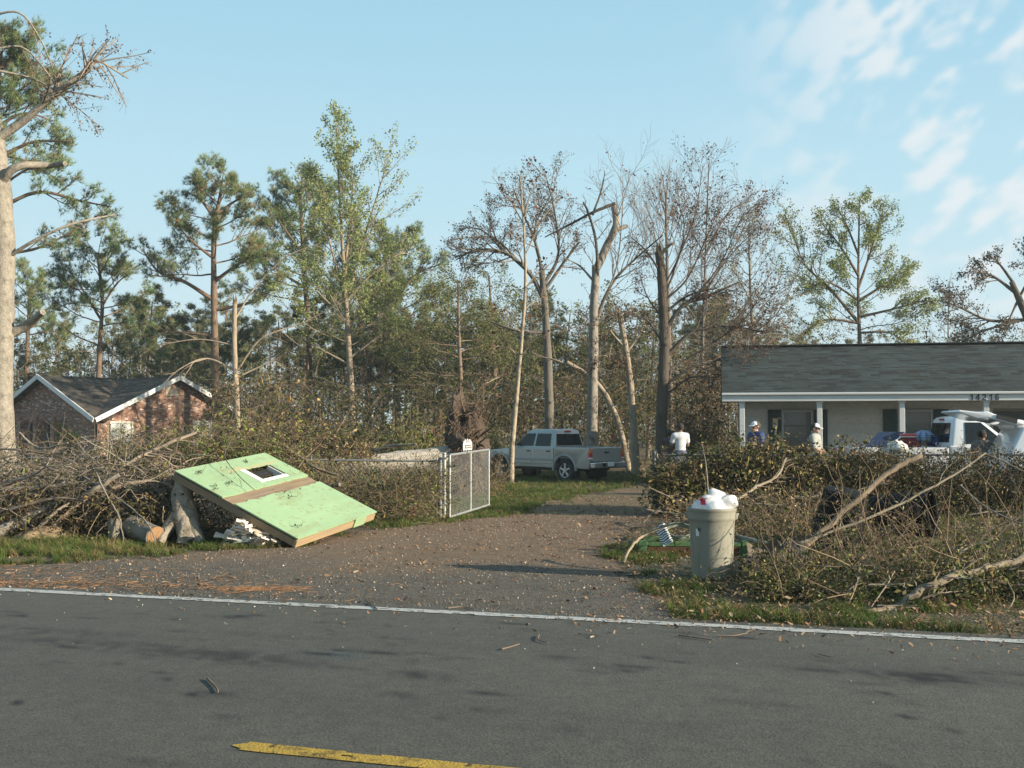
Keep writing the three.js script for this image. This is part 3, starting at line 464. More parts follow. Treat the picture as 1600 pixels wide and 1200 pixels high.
tree({ name: 'snapped_tree', label: 'thick dark trunk snapped off left of the white porch house', seed: 46, d: 35, w: [20, 13], jag: .35, bark: [.15, .12, .095], twig: [.14, .11, .085], trunk: [[1034, 760], [1034, 640], [1038, 560], [1036, 470], [1030, 394]],
  limbs: [{ p: [[1038, 520], [1064, 480], [1110, 460], [1156, 440]], w: 7, w1: 3 }, { p: [[1038, 560], [1080, 520], [1140, 508], [1200, 520]], w: 7, w1: 2 }, { p: [[1038, 490], [1075, 462], [1120, 450]], w: 5, w1: 2 }, { p: [[1036, 470], [1062, 400], [1088, 330], [1100, 256]], w: 3, w1: .8 }, { p: [[1034, 430], [1010, 395], [985, 370]], w: 4, w1: 1 }, { p: [[1036, 500], [1010, 460], [1000, 420]], w: 3, w1: 1 }, { p: [[1070, 480], [1120, 420], [1160, 340], [1176, 316]], w: 3, w1: .7 }, { p: [[1090, 470], [1140, 400], [1190, 350]], w: 2.5, w1: .7 }, { p: [[1040, 600], [1090, 570], [1150, 560], [1185, 570]], w: 5, w1: 1.5 }, { p: [[1037, 540], [1010, 500], [985, 490]], w: 4, w1: 1 }, { p: [[1038, 470], [1070, 440], [1100, 380], [1120, 330]], w: 4, w1: 1 }, { p: [[1036, 450], [1060, 400], [1066, 350], [1058, 300]], w: 3, w1: .8 }, { p: [[1040, 580], [1100, 545], [1160, 500], [1190, 450]], w: 4, w1: 1 }, { p: [[1038, 620], [1080, 590], [1120, 590]], w: 4, w1: 1 }, { p: [[1030, 400], [1044, 385], [1052, 380]], w: 6, w1: 4, bark: [.45, .33, .2], bare: true }],
  sub: { levels: 3, n: [0, 13, 8], ratio: .44, wander: .45, trop: .06, ref: [1, 2.6, 1] }, leaf: { per: 6, size: .08, spread: .28, chance: .38, cols: [[.19, .09, .055], [.15, .08, .05], [.12, .075, .05]] } });
tree({ name: 'bare_tree', label: 'bare tree with a brush of fine twigs above the dark snapped trunk', seed: 47, d: 50, w: [9, 3], bark: [.30, .24, .19], twig: [.27, .21, .17], trunk: [[1050, 730], [1046, 540], [1042, 400], [1040, 300]], auto: { n: 26, t: [.5, .98], el: [.75, 1.3], len: [3.8, 1.6], r: .3, trop: .1 }, sub: { levels: 3, n: [0, 9, 7], ratio: .45, ang: .45, wander: .25, trop: .1, ref: [1, 2.6, 1] } });
tree({ name: 'bare_tree', label: 'thin bare tree reaching highest left of the porch house', seed: 48, d: 52, w: [6, 1.5], bark: [.27, .22, .18], twig: [.24, .19, .15], trunk: [[1100, 730], [1098, 540], [1102, 400], [1108, 252]], limbs: [{ p: [[1102, 400], [1140, 330], [1180, 310]], w: 3, w1: 1 }, { p: [[1100, 450], [1150, 380], [1172, 330]], w: 3, w1: 1 }], auto: { n: 26, t: [.35, .98], el: [.6, 1.2], len: [3.6, 1.2], r: .35 }, sub: { levels: 3, n: [0, 8, 6], ratio: .42, ang: .55, wander: .3, trop: .08, ref: [1, 2.6, 1] }, leaf: { per: 3, size: .12, spread: .2, chance: .12, cols: brownLeaves } });
tree({ name: 'bare_tree', label: 'bushy bare tree standing just past the left corner of the porch roof', seed: 49, d: 56, w: [8, 2], bark: [.30, .25, .19], twig: [.27, .21, .16], trunk: [[1182, 720], [1178, 560], [1172, 440], [1170, 350]], auto: { n: 30, t: [.3, .98], el: [.4, 1.1], len: [4, 1.4], r: .35 }, sub: { levels: 3, n: [0, 9, 6], ratio: .45, ang: .6, wander: .35, trop: .05, ref: [1, 3, 1] }, leaf: { per: 4, size: .12, spread: .25, chance: .3, cols: oliveMix } });
tree({ name: 'hardwood_tree', label: 'broad open tree with fresh yellow green leaves behind the porch roof', seed: 51, d: 62, w: [10, 2], bark: [.26, .20, .15], twig: [.23, .18, .13], trunk: [[1347, 700], [1344, 560], [1341, 460], [1343, 312]],
  limbs: [{ p: [[1342, 505], [1300, 452], [1258, 412], [1238, 345]], w: 6, w1: 1 }, { p: [[1342, 470], [1385, 442], [1418, 414]], w: 5, w1: 1 }, { p: [[1343, 505], [1290, 500], [1236, 532]], w: 5, w1: 1 }, { p: [[1344, 495], [1400, 482], [1446, 468]], w: 5, w1: 1 }, { p: [[1341, 430], [1312, 385], [1280, 345]], w: 5, w1: 1 }, { p: [[1341, 450], [1362, 390], [1376, 330]], w: 5, w1: 1 }, { p: [[1342, 400], [1322, 350], [1312, 322]], w: 4, w1: 1 }, { p: [[1344, 520], [1390, 520], [1420, 540]], w: 4, w1: 1 }, { p: [[1343, 470], [1290, 440], [1262, 450]], w: 4, w1: 1 }],
  auto: { n: 14, t: [.45, .98], el: [.4, 1], len: [3.6, 1.4], r: .3 }, sub: { levels: 3, n: [0, 12, 7], ratio: .42, ang: .7, wander: .4, trop: .06, ref: [1, 3, 1] }, leaf: { per: 9, size: .115, wid: .65, spread: .4, chance: .8, cols: yellowGreen } });
tree({ name: 'live_oak', label: 'dark crowned live oak at the far right above the porch roof', seed: 52, d: 56, w: [18, 8], bark: darkBark, twig: twigGrey, trunk: [[1640, 720], [1625, 560], [1598, 480], [1580, 440]], limbs: [{ p: [[1598, 500], [1550, 500], [1500, 480], [1462, 470]], w: 6, w1: 1 }, { p: [[1590, 460], [1550, 430], [1515, 425]], w: 6, w1: 1 }, { p: [[1582, 440], [1560, 410], [1545, 402]], w: 5, w1: 1 }, { p: [[1590, 470], [1610, 420], [1605, 395]], w: 5, w1: 1 }, { p: [[1600, 500], [1640, 450], [1660, 430]], w: 6, w1: 1 }, { p: [[1595, 500], [1530, 520], [1510, 535]], w: 5, w1: 1 }, { p: [[1590, 470], [1575, 500], [1560, 530]], w: 4, w1: 1 }], sub: { levels: 3, n: [0, 10, 7], ratio: .42, ang: .8, wander: .45, trop: .03, ref: [1, 3, 1] }, leaf: { per: 13, size: .12, wid: .6, spread: .36, chance: .6, cols: [[.075, .065, .04], [.10, .075, .05], [.06, .065, .035], [.12, .08, .05]] } });
tree({ name: 'bare_tree', label: 'slender bare tree left of the dark live oak above the roof', seed: 53, d: 74, w: [4, 1.5], bark: greyBark, twig: [.28, .24, .2], trunk: [[1482, 700], [1481, 560], [1483, 440]], auto: { n: 14, t: [.5, .98], el: [.7, 1.2], len: [3, 1.4], r: .4 }, sub: { levels: 3, n: [0, 6, 4], ratio: .42, ang: .5, wander: .3, trop: .06, ref: [1, 2.6, 1] } });
tree({ name: 'cypress_tree', label: 'feathery olive tree with bare side branches behind the uprooted stump', seed: 54, d: 52, w: [9, 3], bark: [.34, .25, .18], twig: [.24, .18, .12], trunk: [[723, 730], [720, 600], [717, 520], [716, 440]], auto: { n: 26, t: [.35, .99], el: [.0, .6], len: [4.2, 1.4], r: .3 }, sub: { levels: 3, n: [0, 8, 5], ratio: .40, ang: .7, wander: .35, trop: .02, ref: [1, 3, 1] }, leaf: { per: 9, size: .12, wid: .4, spread: .36, chance: .8, cols: oliveMix } });
tree({ name: 'cypress_tree', label: 'feathery olive tree left of the spreading oak', seed: 55, d: 57, w: [8, 3], bark: [.34, .25, .18], twig: [.24, .18, .12], trunk: [[776, 730], [774, 600], [770, 520], [764, 430]], auto: { n: 22, t: [.35, .99], el: [.1, .7], len: [4.4, 1.4], r: .3 }, sub: { levels: 3, n: [0, 8, 5], ratio: .40, ang: .7, wander: .35, trop: .02, ref: [1, 3, 1] }, leaf: { per: 9, size: .12, wid: .45, spread: .36, chance: .8, cols: oliveMix } });

// the wood behind: a few shapes, each grown once and then set out as single trees
{
  const r = RNG(91), kinds = [];
  const loc = (o) => { const t = tree({ local: true, ...o }); scene.remove(t); for (const k of Object.keys(used)) if (k === o.name) used[k]--; return t; };
  const trunkUp = (h, l) => [[0, -.2, 0], [l * .3, h * .35, 0], [l * .6, h * .7, .1], [l, h, 0]];
  kinds.push(loc({ name: 'pine_tree', label: '', seed: 61, w: [.16, .05], bark: pineBark, twig: [.17, .12, .085], trunk: trunkUp(13, .4), auto: { n: 16, t: [.5, 1], el: [.1, .8], len: [3, 1.4], r: .34 }, sub: { ...pineSub, n: [0, 8, 4] }, leaf: { ...PINE, per: 5, size: .36, wid: .045, k: 8, cols: [[.07, .09, .036], [.09, .10, .04], [.11, .10, .045]] } }));
  kinds.push(loc({ name: 'pine_tree', label: '', seed: 62, w: [.14, .04], bark: pineBark, twig: [.17, .12, .085], trunk: trunkUp(13, -.5), auto: { n: 13, t: [.6, 1], el: [.0, .8], len: [3.2, 1.3], r: .34 }, sub: { ...pineSub, n: [0, 8, 4] }, leaf: { ...PINE, per: 5, size: .36, wid: .045, k: 8, cols: [[.075, .10, .036], [.10, .10, .04], [.06, .08, .03]] } }));
  kinds.push(loc({ name: 'hardwood_tree', label: '', seed: 63, w: [.15, .04], bark: greyBark, twig: [.26, .2, .15], trunk: trunkUp(12, .5), auto: { n: 17, t: [.3, 1], el: [.3, 1], len: [3.8, 1.4], r: .34 }, sub: { levels: 3, n: [0, 8, 5], ratio: .42, ang: .65, wander: .4, trop: .04, ref: [1, 3, 1] }, leaf: { per: 4, size: .20, spread: .4, chance: .6, cols: [[.17, .19, .065], [.21, .20, .075], [.13, .15, .05]] } }));
  kinds.push(loc({ name: 'bare_tree', label: '', seed: 64, w: [.13, .03], bark: [.40, .33, .26], twig: [.28, .22, .17], trunk: trunkUp(12, -.6), auto: { n: 16, t: [.3, 1], el: [.4, 1.1], len: [3.6, 1.3], r: .36 }, sub: { levels: 3, n: [0, 9, 6], ratio: .42, ang: .6, wander: .4, trop: .05, ref: [1, 3, 1] }, leaf: { per: 2, size: .18, spread: .4, chance: .3, cols: [[.17, .11, .06], [.14, .12, .06]] } }));
  kinds.push(loc({ name: 'hardwood_tree', label: '', seed: 65, w: [.14, .04], bark: greyBark, twig: [.22, .17, .12], trunk: trunkUp(11, .8), auto: { n: 20, t: [.2, 1], el: [.1, .9], len: [3.6, 1.2], r: .34 }, sub: { levels: 3, n: [0, 8, 5], ratio: .42, ang: .7, wander: .4, trop: .03, ref: [1, 3, 1] }, leaf: { per: 5, size: .20, spread: .42, chance: .7, cols: oliveMix } }));
  const tops = [[0, 510], [100, 500], [250, 470], [400, 455], [560, 450], [700, 490], [850, 500], [1000, 480], [1130, 470], [1250, 500], [1330, 525], [1440, 520], [1600, 515]];
  const topAt = (x) => { for (let i = 0; i < tops.length - 1; i++) if (x <= tops[i + 1][0]) return lerp(tops[i][1], tops[i + 1][1], Math.max(0, (x - tops[i][0]) / (tops[i + 1][0] - tops[i][0]))); return 515; };
  const say = ['far pine', 'far thin topped pine', 'far sparse leafed tree', 'far bare grey tree', 'far olive leafed tree'];
  const marks = [[60, 'left end of the brick house'], [150, 'shaded brick porch'], [230, 'corner of the brick house'], [310, 'lit brick gable'], [390, 'pale snapped trunk'], [470, 'cream gabled house'], [540, 'top of the green panel'], [610, 'tall pale green tree'], [690, 'yellow green bush'], [760, 'root plate'], [830, 'slim pale trunk'], [900, 'silver pickup cab'], [970, 'silver pickup tailgate'], [1040, 'mottled vine wrapped trunk'], [1130, 'dark snapped trunk'], [1220, 'left end of the porch roof'], [1310, 'porch roof above the white caps'], [1400, 'broad yellow green tree'], [1500, 'porch roof above the loaded pickup'], [9999, 'house number']];
  const where = (px) => px < 360 ? 'behind the brick house' : px < 760 ? 'behind the chain link gate' : px < 1120 ? 'behind the silver pickup' : 'behind the porch house';
  let n = 0; const said = {};
  const rows = [[64, 16, 21, -60, 1660], [82, 16, 27, -60, 1660], [104, 16, 33, -60, 1660], [57, 8, 30, 585, 1010]];
  rows.forEach(([d0, dd, step, x0, x1], row) => { for (let px = x0; px < x1; px += step) {
    const x = px + (r() - .5) * 24, d = d0 + r() * dd, top = row === 3 ? 440 + r() * 70 : topAt(x) + 10 + (r() - .2) * 80 + (row === 2 ? 15 : 0), k = row === 3 ? pick(r, [2, 4, 4, 0]) : Math.floor(r() * 5); if (x > 1140 && row < 1) continue;
    if (row === 0 && r() < .3) continue;
    const hgt = EYE + (665 - top) / FPX * d + .35, src = kinds[k], b = onGround(x, d), s = hgt / 13, mk = marks.find((q) => x < q[0])[1]; let lb = `${say[k]}, ${['front', 'middle', 'back', 'nearest'][row]} row, above the ${mk}`; said[lb] = (said[lb] || 0) + 1; if (said[lb] > 1) lb = lb.replace('far', said[lb] > 2 ? 'far rightmost' : 'far second');
    const c = copyOf(src, lb, `wood ${where(px)}, ${src.name.replace(/_\d+$/, '').replace(/_/g, ' ')} ${k}`);
    c.position.copy(b); c.rotation.y = r() * 6.28; c.scale.set(s * (.85 + .4 * r()), s, s * (.85 + .4 * r())); n++;
  } });

  // the wood's far depth, one mass
  const fw = new MB(), cols = [[.11, .125, .045], [.14, .13, .055], [.09, .11, .04], [.16, .12, .06]];
  for (let i = 0; i < 34000; i++) {
    const px = -150 + r() * 1900, d = 88 + r() * 60, h = Math.pow(r(), 1.5) * (px > 1150 ? 6.5 : 8.5) * (.6 + .8 * fbm(px * .02, d * .03, 3)), b = onGround(px, d), c = vary(r, pick(r, cols), .35), s = .22 + r() * .34;
    fw.leaf(V(b.x, b.y + h, b.z), s, s * .7, r, c);
  }
  const m = new THREE.Mesh(fw.geo(), M.leaf); m.name = 'far_woods'; stuffTag(m, 'hazy brown green thicket closing the view below the trees', 'wood'); scene.add(m);
}
// ---------------------------------------------------------------- the white porch house
const font = await new FontLoader().loadAsync('fonts/droid/droid_sans_bold.typeface.json');
const uvScaled = (t, a, b) => { const c = t.clone(); c.repeat.set(a, b); c.needsUpdate = true; return c; };
M.trim = mat(.70, .71, .70, .6, { map: uvScaled(TX.fine, 1, 1) });
M.siding = mat(.60, .56, .50, .7, { map: uvScaled(TX.fine, .6, 2) });
M.shutter = mat(.018, .035, .034, .6);
M.glassDark = phys(.02, .025, .03, .08, { metalness: 0, clearcoat: .6, clearcoatRoughness: .05 });
M.blind = mat(.55, .50, .43, .7);
{
  // shingles: courses 0.14 m high with tabs of uneven tone; 4 m x 2.8 m
  const shingle = tex(1024, 1024, (u, v, i, j) => {
    const row = Math.floor(v * 20), fv = v * 20 - row, off = hash2(row, 7) * 1, tab = Math.floor(u * 14 + off), fu = (u * 14 + off) - tab, tone = hash2(((tab % 14) + 14) % 14, row), streak = fbm(u * 5, v * 26, 4);
    let c = .44 + .5 * (tone - .5) + .95 * (streak - .5) + .12 * (hash2(i, j) - .5); if (fv < .13) c *= .55; if (fu < .03) c *= .7; const w = hash2(row + 30, tab) > .8 ? 1.14 : 1; return [c * w, c, c * (2 - w)];
  }, true, [1 / 4, 1 / 2.8]);
  const shH = tex(1024, 1024, (u, v) => { const row = Math.floor(v * 20), fv = v * 20 - row, off = hash2(row, 7), tab = Math.floor(u * 14 + off); return (1 - fv) * .6 + .4 * hash2(((tab % 14) + 14) % 14, row); }, false, [1 / 4, 1 / 2.8]);
  M.shingleBlue = mat(.040, .064, .068, .95, { map: shingle, bumpMap: shH, bumpScale: .012 });
  M.shingleBrown = mat(.12, .10, .085, .95, { map: shingle, bumpMap: shH, bumpScale: .012 });
  const A = -11 * Math.PI / 180;                                        // its front turns a little to the left
  const left = P(1144, 625, 31.6), root = thing('porch_house', 'white porch house with a long dark shingle roof and numbered fascia', 'house', V(left.x, H(left.x, left.z), left.z), A);
  const L = 17, eave = 2.45 - root.position.y, D = 9.4, rise = 1.70, gy = eave;   // local x along the front to the right, z towards the viewer
  const slab = -.05;
  part('floor_slab', box(L / 2, .08, -D / 2, L - .4, .22, D - .3), mat(.42, .40, .37, .9), root);
  // roof: two slopes with thickness, set over walls
  const hw = D / 2, sl = Math.hypot(hw + .0, rise), ang = Math.atan2(rise, hw);
  const slope = (dir) => { const g = new THREE.BoxGeometry(L + .5, .10, sl + .12, 1, 1, 1); metreUV(g); return g; };
  for (const s of [1, -1]) {
    const g = metreUV(new THREE.BoxGeometry(L + .5, .09, sl + .1)); g.rotateX(s * ang); g.translate(L / 2 - .05, eave + rise / 2 + .05, -D / 2 + s * hw / 2);
    part('roof_slope', g, M.shingleBlue, root);
  }
  part('ridge_cap', rbox(L / 2 - .05, eave + rise + .125, -D / 2, L + .5, .05, .3, .02), M.shingleBlue, root);
  part('fascia', rbox(L / 2 - .05, eave - .085, .03, L + .5, .19, .05, .01), M.trim, root);
  part('gutter', rbox(L / 2 - .05, eave + .04, .09, L + .52, .075, .09, .02), M.trim, root);
  part('soffit', box(L / 2, eave - .14, -1.05, L + .2, .02, 2.1), mat(.55, .55, .52, .8), root);
  // gable end wall under the roof on the left
  { const s = new THREE.Shape([new THREE.Vector2(-D + .5, 0), new THREE.Vector2(-2.05, 0), new THREE.Vector2(-2.05, eave - .05), new THREE.Vector2(-D / 2, eave + rise - .22), new THREE.Vector2(-D + .5, eave - .05)]); const g = new THREE.ExtrudeGeometry(s, { depth: .12, bevelEnabled: false }).rotateY(-Math.PI / 2).translate(.45, 0, 0); part('end_wall', metreUV(g), M.siding, root); }
  for (const s of [1, -1]) { const g = new THREE.BoxGeometry(.05, .2, sl); g.rotateX(s * ang); g.translate(-.26, eave + rise / 2 - .08, -D / 2 + s * hw / 2); part('rake_board', g, M.trim, root); }
  // front wall of lapped boards, 2 m back under the porch; boards stop at the openings
  const wz = -2.0, open = [[1.6, 2.45, .55, 2.3], [5.08, 6.0, .55, 2.3], [7.8, 8.8, .2, 2.3]];   // x0, x1, y0, y1
  const wallTop = eave - .16, boardH = .2;
  const boardMats = [.94, 1, 1.05].map((k) => mat(.55 * k, .545 * k, .515 * k, .72, { map: M.siding.map }));
  part('wall_core', metreUV(box(L / 2 + .2, wallTop / 2 + .1, wz - .13, L - .5, wallTop - .1, .1)), mat(.3, .28, .25, .9), root);
  let bi = 0;
  for (let y = .2; y < wallTop - .02; y += boardH) {
    const h = Math.min(boardH, wallTop - y); let cuts = [[.45, L - .2]];
    for (const [a, b, c, d] of open) if (y + h > c && y < d) cuts = cuts.flatMap(([p, q]) => a > p && b < q ? [[p, a], [b, q]] : [[p, q]]);
    for (const [p, q] of cuts) { const g = new THREE.BoxGeometry(q - p, h + .012, .02); g.rotateX(-.07); g.translate((p + q) / 2, y + h / 2, wz - .055); part('siding_board', metreUV(g), boardMats[bi++ % 3], root); }
  }
  // windows with blinds, shutters, door
  const win = (x0, x1, y0, y1) => {
    const w = part('window', joined(box((x0 + x1) / 2, y1 + .03, wz, x1 - x0 + .12, .07, .09), box((x0 + x1) / 2, y0 - .03, wz, x1 - x0 + .12, .07, .11), box(x0 - .02, (y0 + y1) / 2, wz, .06, y1 - y0, .09), box(x1 + .02, (y0 + y1) / 2, wz, .06, y1 - y0, .09)), mat(.30, .33, .33, .6), root);
    part('pane', box((x0 + x1) / 2, (y0 + y1) / 2, wz - .03, x1 - x0, y1 - y0, .012), phys(.085, .085, .075, .25, { clearcoat: .5 }), w);
    for (let k = 1; k < 4; k++) part('glazing_bar', box((x0 + x1) / 2, lerp(y0, y1, k / 4), wz - .015, x1 - x0, .025, .02), mat(.07, .075, .075, .6), w);
    return w;
  };
  win(1.6, 2.45, .55, 2.3); win(5.08, 6.0, .55, 2.3);
  for (const [x, w] of [[1.33, .4], [2.74, .4], [4.8, .4], [6.30, .44]]) { const sh = part('shutter', rbox(x, 1.42, wz + .0, w, 1.9, .05, .01), M.shutter, root); for (let k = 0; k < 9; k++) part('slat', box(x, .65 + k * .19, wz + .032, w - .1, .1, .014), M.shutter, sh); }
  const door = part('door', rbox(8.3, 1.25, wz - .02, 1, 2.1, .05, .01), mat(.05, .06, .06, .5), root); part('handle', new THREE.SphereGeometry(.04, 8, 6).translate(7.92, 1.2, wz + .03), mat(.5, .45, .3, .3, { metalness: 1 }), door);
  part('arch_trim', new THREE.TorusGeometry(.55, .05, 6, 16, Math.PI).translate(10.1, 1.9, wz + .02), M.shutter, root);
  // porch posts
  for (const x of [.29, 2.53, 4.85, 7.15, 9.5]) { const p = part('porch_post', rbox(x, (eave - .16) / 2 + .1, -.14, .15, eave - .36, .15, .01), M.trim, root); part('capital', rbox(x, eave - .2, -.14, .2, .07, .2, .01), M.trim, p); }
  // the number on the fascia
  const digit = mat(.02, .02, .022, .5);
  '14216'.split('').forEach((ch, i) => { const g = new TextGeometry(ch, { font, size: .165, depth: .012, curveSegments: 5 }); g.computeBoundingBox(); g.translate(-(g.boundingBox.max.x + g.boundingBox.min.x) / 2 + 6.72 + i * .172, eave - .168, .057); part('house_number', g, digit, root); });
  { const hang = thing('wall_plaque', 'small pale hanging plaque on the dark left shutter', 'plaque', root.localToWorld(V(0, 0, 0)).set(0, 0, 0)); root.updateMatrixWorld(); hang.position.copy(root.localToWorld(V(1.35, 1.95, wz + .07))); hang.rotation.y = A; part('board', rbox(0, 0, 0, .16, .3, .02, .01), mat(.5, .42, .3, .7), hang); part('tail', rbox(.01, -.3, 0, .07, .16, .02, .02), mat(.55, .5, .42, .7), hang); part('cord', box(0, -.19, 0, .015, .12, .01), mat(.2, .15, .1, .9), hang); }
}

// ---------------------------------------------------------------- the brick house, seen on its corner; cross gabled
{
  const brickC = tex(1024, 1024, (u, v, i, j) => {
    const rows = 36, cols = 12, row = Math.floor(v * rows), fv = v * rows - row, o = row % 2 ? .5 : 0, cu = (u * cols + o), col = Math.floor(cu), fu = cu - col, id = hash2(((col % cols) + cols) % cols, row), id2 = hash2(row + 50, ((col % cols) + cols) % cols);
    const n = fbm(u * 40, v * 40, 3, 40), mortar = fv < .14 || fu < .05; if (mortar) return [.34 * (.8 + .4 * n), .29 * (.8 + .4 * n), .24 * (.8 + .4 * n)];
    const c = id < .12 ? [.52, .43, .36] : id < .35 ? [.36, .20, .14] : id < .65 ? [.30, .14, .095] : id < .88 ? [.235, .115, .085] : [.15, .09, .075]; const k = .75 + .4 * n + .2 * (id2 - .5); return c.map((q) => q * k);
  }, true, [1 / 2.6, 1 / 2.7]);
  M.brick = mat(.85, .85, .85, .9, { map: brickC });
  const corner = P(152, 690, 56), A = -43 * Math.PI / 180, root = thing('brick_house', 'red brick house with dark cross gabled roof and white rake boards', 'house', V(corner.x, H(corner.x, corner.z), corner.z));
  root.rotation.y = A + Math.PI * .5 * 0;
  // local axes: +x runs along the lit wall to the right, +z runs along the shaded wall to the left
  const W = 9.6, eave = 2.35, rise = 2.2, o = .55;
  root.rotation.y = 55 * Math.PI / 180;                                     // x goes right and back
  const gable = (len) => new THREE.Shape([new THREE.Vector2(0, 0), new THREE.Vector2(len, 0), new THREE.Vector2(len, eave), new THREE.Vector2(len / 2, eave + rise), new THREE.Vector2(0, eave)]);
  const wx = new THREE.ExtrudeGeometry(gable(W), { depth: .2, bevelEnabled: false });                         // wall in the xy plane
  // right wall faces +z of its own frame
  const right = metreUV(wx.clone().translate(0, 0, -.2)), left = metreUV(wx.clone().translate(-W, 0, -.2).rotateY(-Math.PI / 2).translate(0, 0, 0));
  part('lit_wall', right, M.brick, root);
  part('shaded_wall', left, M.brick, root);
  // roof: four slope pieces of the crossing ridges, built as solid slabs
  const mid = W / 2, RH = eave + rise, th = .12, pitch = rise / mid;
  const slab = (pts, name) => { const m = new MB(), a = pts.map((q) => V(...q)), n = a[1].clone().sub(a[0]).cross(a[2].clone().sub(a[0])).normalize(); if (n.y < 0) n.negate(); const top = a.map((q) => q.clone().addScaledVector(n, th)); const u = n.clone().cross(V(0, 1, 0)).normalize(), w = u.clone().cross(n);
    const face = (ps, nn) => { const b = m.count; for (const q of ps) m.v(q.x, q.y, q.z, nn.x, nn.y, nn.z, [1, 1, 1], q.dot(u), q.dot(w)); for (let k = 1; k < ps.length - 1; k++) { const c = ps[k].clone().sub(ps[0]).cross(ps[k + 1].clone().sub(ps[0])); c.dot(nn) > 0 ? m.i.push(b, b + k, b + k + 1) : m.i.push(b, b + k + 1, b + k); } };
    face(top, n); face(a, n.clone().negate()); const ctr = a.reduce((s, q) => s.add(q), V(0, 0, 0)).divideScalar(a.length); for (let k = 0; k < a.length; k++) { const k2 = (k + 1) % a.length, nn = a[k2].clone().sub(a[k]).cross(n).normalize(); if (nn.dot(a[k].clone().sub(ctr)) < 0) nn.negate(); face([a[k], a[k2], top[k2], top[k]], nn); }
    return part(name, m.geo(), M.shingleBrown, root); };
  const e = -o * .35;                                                   // drop at the eaves is small, the corner overhang is cut short
  // gable A: ridge along -z from the lit wall (x = mid), slopes fall to x=0 and x=W;  gable B: ridge along x from the shaded wall (z = -mid)
  const ex = -.5, ey = eave + ex * pitch;
  slab([[mid, RH, o], [mid, RH, -mid], [ex, ey, -ex * 1 - .0 + 0], [ex, ey, o]], 'roof_slope');
  slab([[mid, RH, o], [W + .5, ey, o], [W + .5, ey, -W], [mid, RH, -W]], 'roof_slope');
  slab([[-o, RH, -mid], [mid, RH, -mid], [-ex, ey, -ex], [-o, ey, -ex]], 'roof_slope');
  slab([[-o, RH, -mid], [mid, RH, -mid], [mid, ey - 0, -W - .5], [-o, ey, -W - .5]], 'roof_slope');
  slab([[mid, RH, -mid], [mid, RH, -W], [mid - mid - .3, eave - .2, -W]], 'roof_slope');
  // white rake boards along both gables
  const board = (a, b, w = .24, t = .06, n = V(0, 0, 1)) => { const dir = b.clone().sub(a), len = dir.length(); dir.normalize(); const up = n.clone().cross(dir).normalize(); if (up.y < 0) up.negate(); const g = new THREE.BoxGeometry(len, w, t), m = new THREE.Matrix4().makeBasis(dir, up, n.clone()).setPosition(a.clone().add(b).multiplyScalar(.5)); g.applyMatrix4(m); if (m.determinant() < 0) { const idx = g.index.array; for (let k = 0; k < idx.length; k += 3) { const q = idx[k]; idx[k] = idx[k + 1]; idx[k + 1] = q; } } return g; };
  const rb = mat(.66, .66, .64, .6);
  part('rake_board', board(V(-.5, ey + .03, o + .035), V(mid, RH + .03, o + .035)), rb, root); part('rake_board', board(V(mid, RH + .03, o + .035), V(W + .5, ey + .03, o + .035)), rb, root);
  part('rake_board', board(V(-o - .035, ey + .03, .5), V(-o - .035, RH + .03, -mid), .24, .06, V(-1, 0, 0)), rb, root); part('rake_board', board(V(-o - .035, RH + .03, -mid), V(-o - .035, ey + .03, -W - .5), .24, .06, V(-1, 0, 0)), rb, root);
  // louvred vent high in the lit gable
  { const v = part('gable_vent', box(mid - .1, RH - .75, .012, .9, .5, .04), mat(.35, .31, .25, .8), root); for (let k = 0; k < 5; k++) part('slat', box(mid - .1, RH - .95 + k * .1, .04, .8, .03, .03), mat(.42, .38, .32, .8), v); }
  // window in the lit wall with white blinds
  const window1 = (x0, x1, y0, y1) => { const f = part('window', joined(box((x0 + x1) / 2, y1 + .04, .03, x1 - x0 + .16, .08, .1), box((x0 + x1) / 2, y0 - .04, .04, x1 - x0 + .2, .08, .14), box(x0 - .04, (y0 + y1) / 2, .03, .08, y1 - y0, .1), box(x1 + .04, (y0 + y1) / 2, .03, .08, y1 - y0, .1), box((x0 + x1) / 2, (y0 + y1) / 2, .03, .1, y1 - y0, .08)), mat(.55, .53, .48, .7), root); part('pane', box((x0 + x1) / 2, (y0 + y1) / 2, .012, x1 - x0, y1 - y0, .02), phys(.40, .41, .39, .4, { clearcoat: .3 }), f); for (let k = 1; k < 4; k++) part('glazing_bar', box((x0 + x1) / 2, lerp(y0, y1, k / 4), .028, x1 - x0, .04, .02), mat(.3, .29, .27, .7), f); };
  window1(.8, 2.05, .65, 2.0);
  window1(6.2, 7.4, .75, 2.05);
  // porch columns and dark windows along the shaded wall
  for (const z of [-3.3, -5.0, -6.7, -8.4]) part('brick_column', metreUV(box(-.42, eave / 2, z, .32, eave, .32)), M.brick, root);
  for (const z of [-4.1, -5.8, -7.5]) { const f = part('window', joined(box(-.05, 2.06, z, .1, .08, 1), box(-.05, .5, z, .14, .08, 1.05), box(-.05, 1.28, z - .46, .1, 1.5, .08), box(-.05, 1.28, z + .46, .1, 1.5, .08)), mat(.12, .12, .115, .7), root); part('pane', box(-.015, 1.28, z, .02, 1.5, .86), M.glassDark, f); }
}
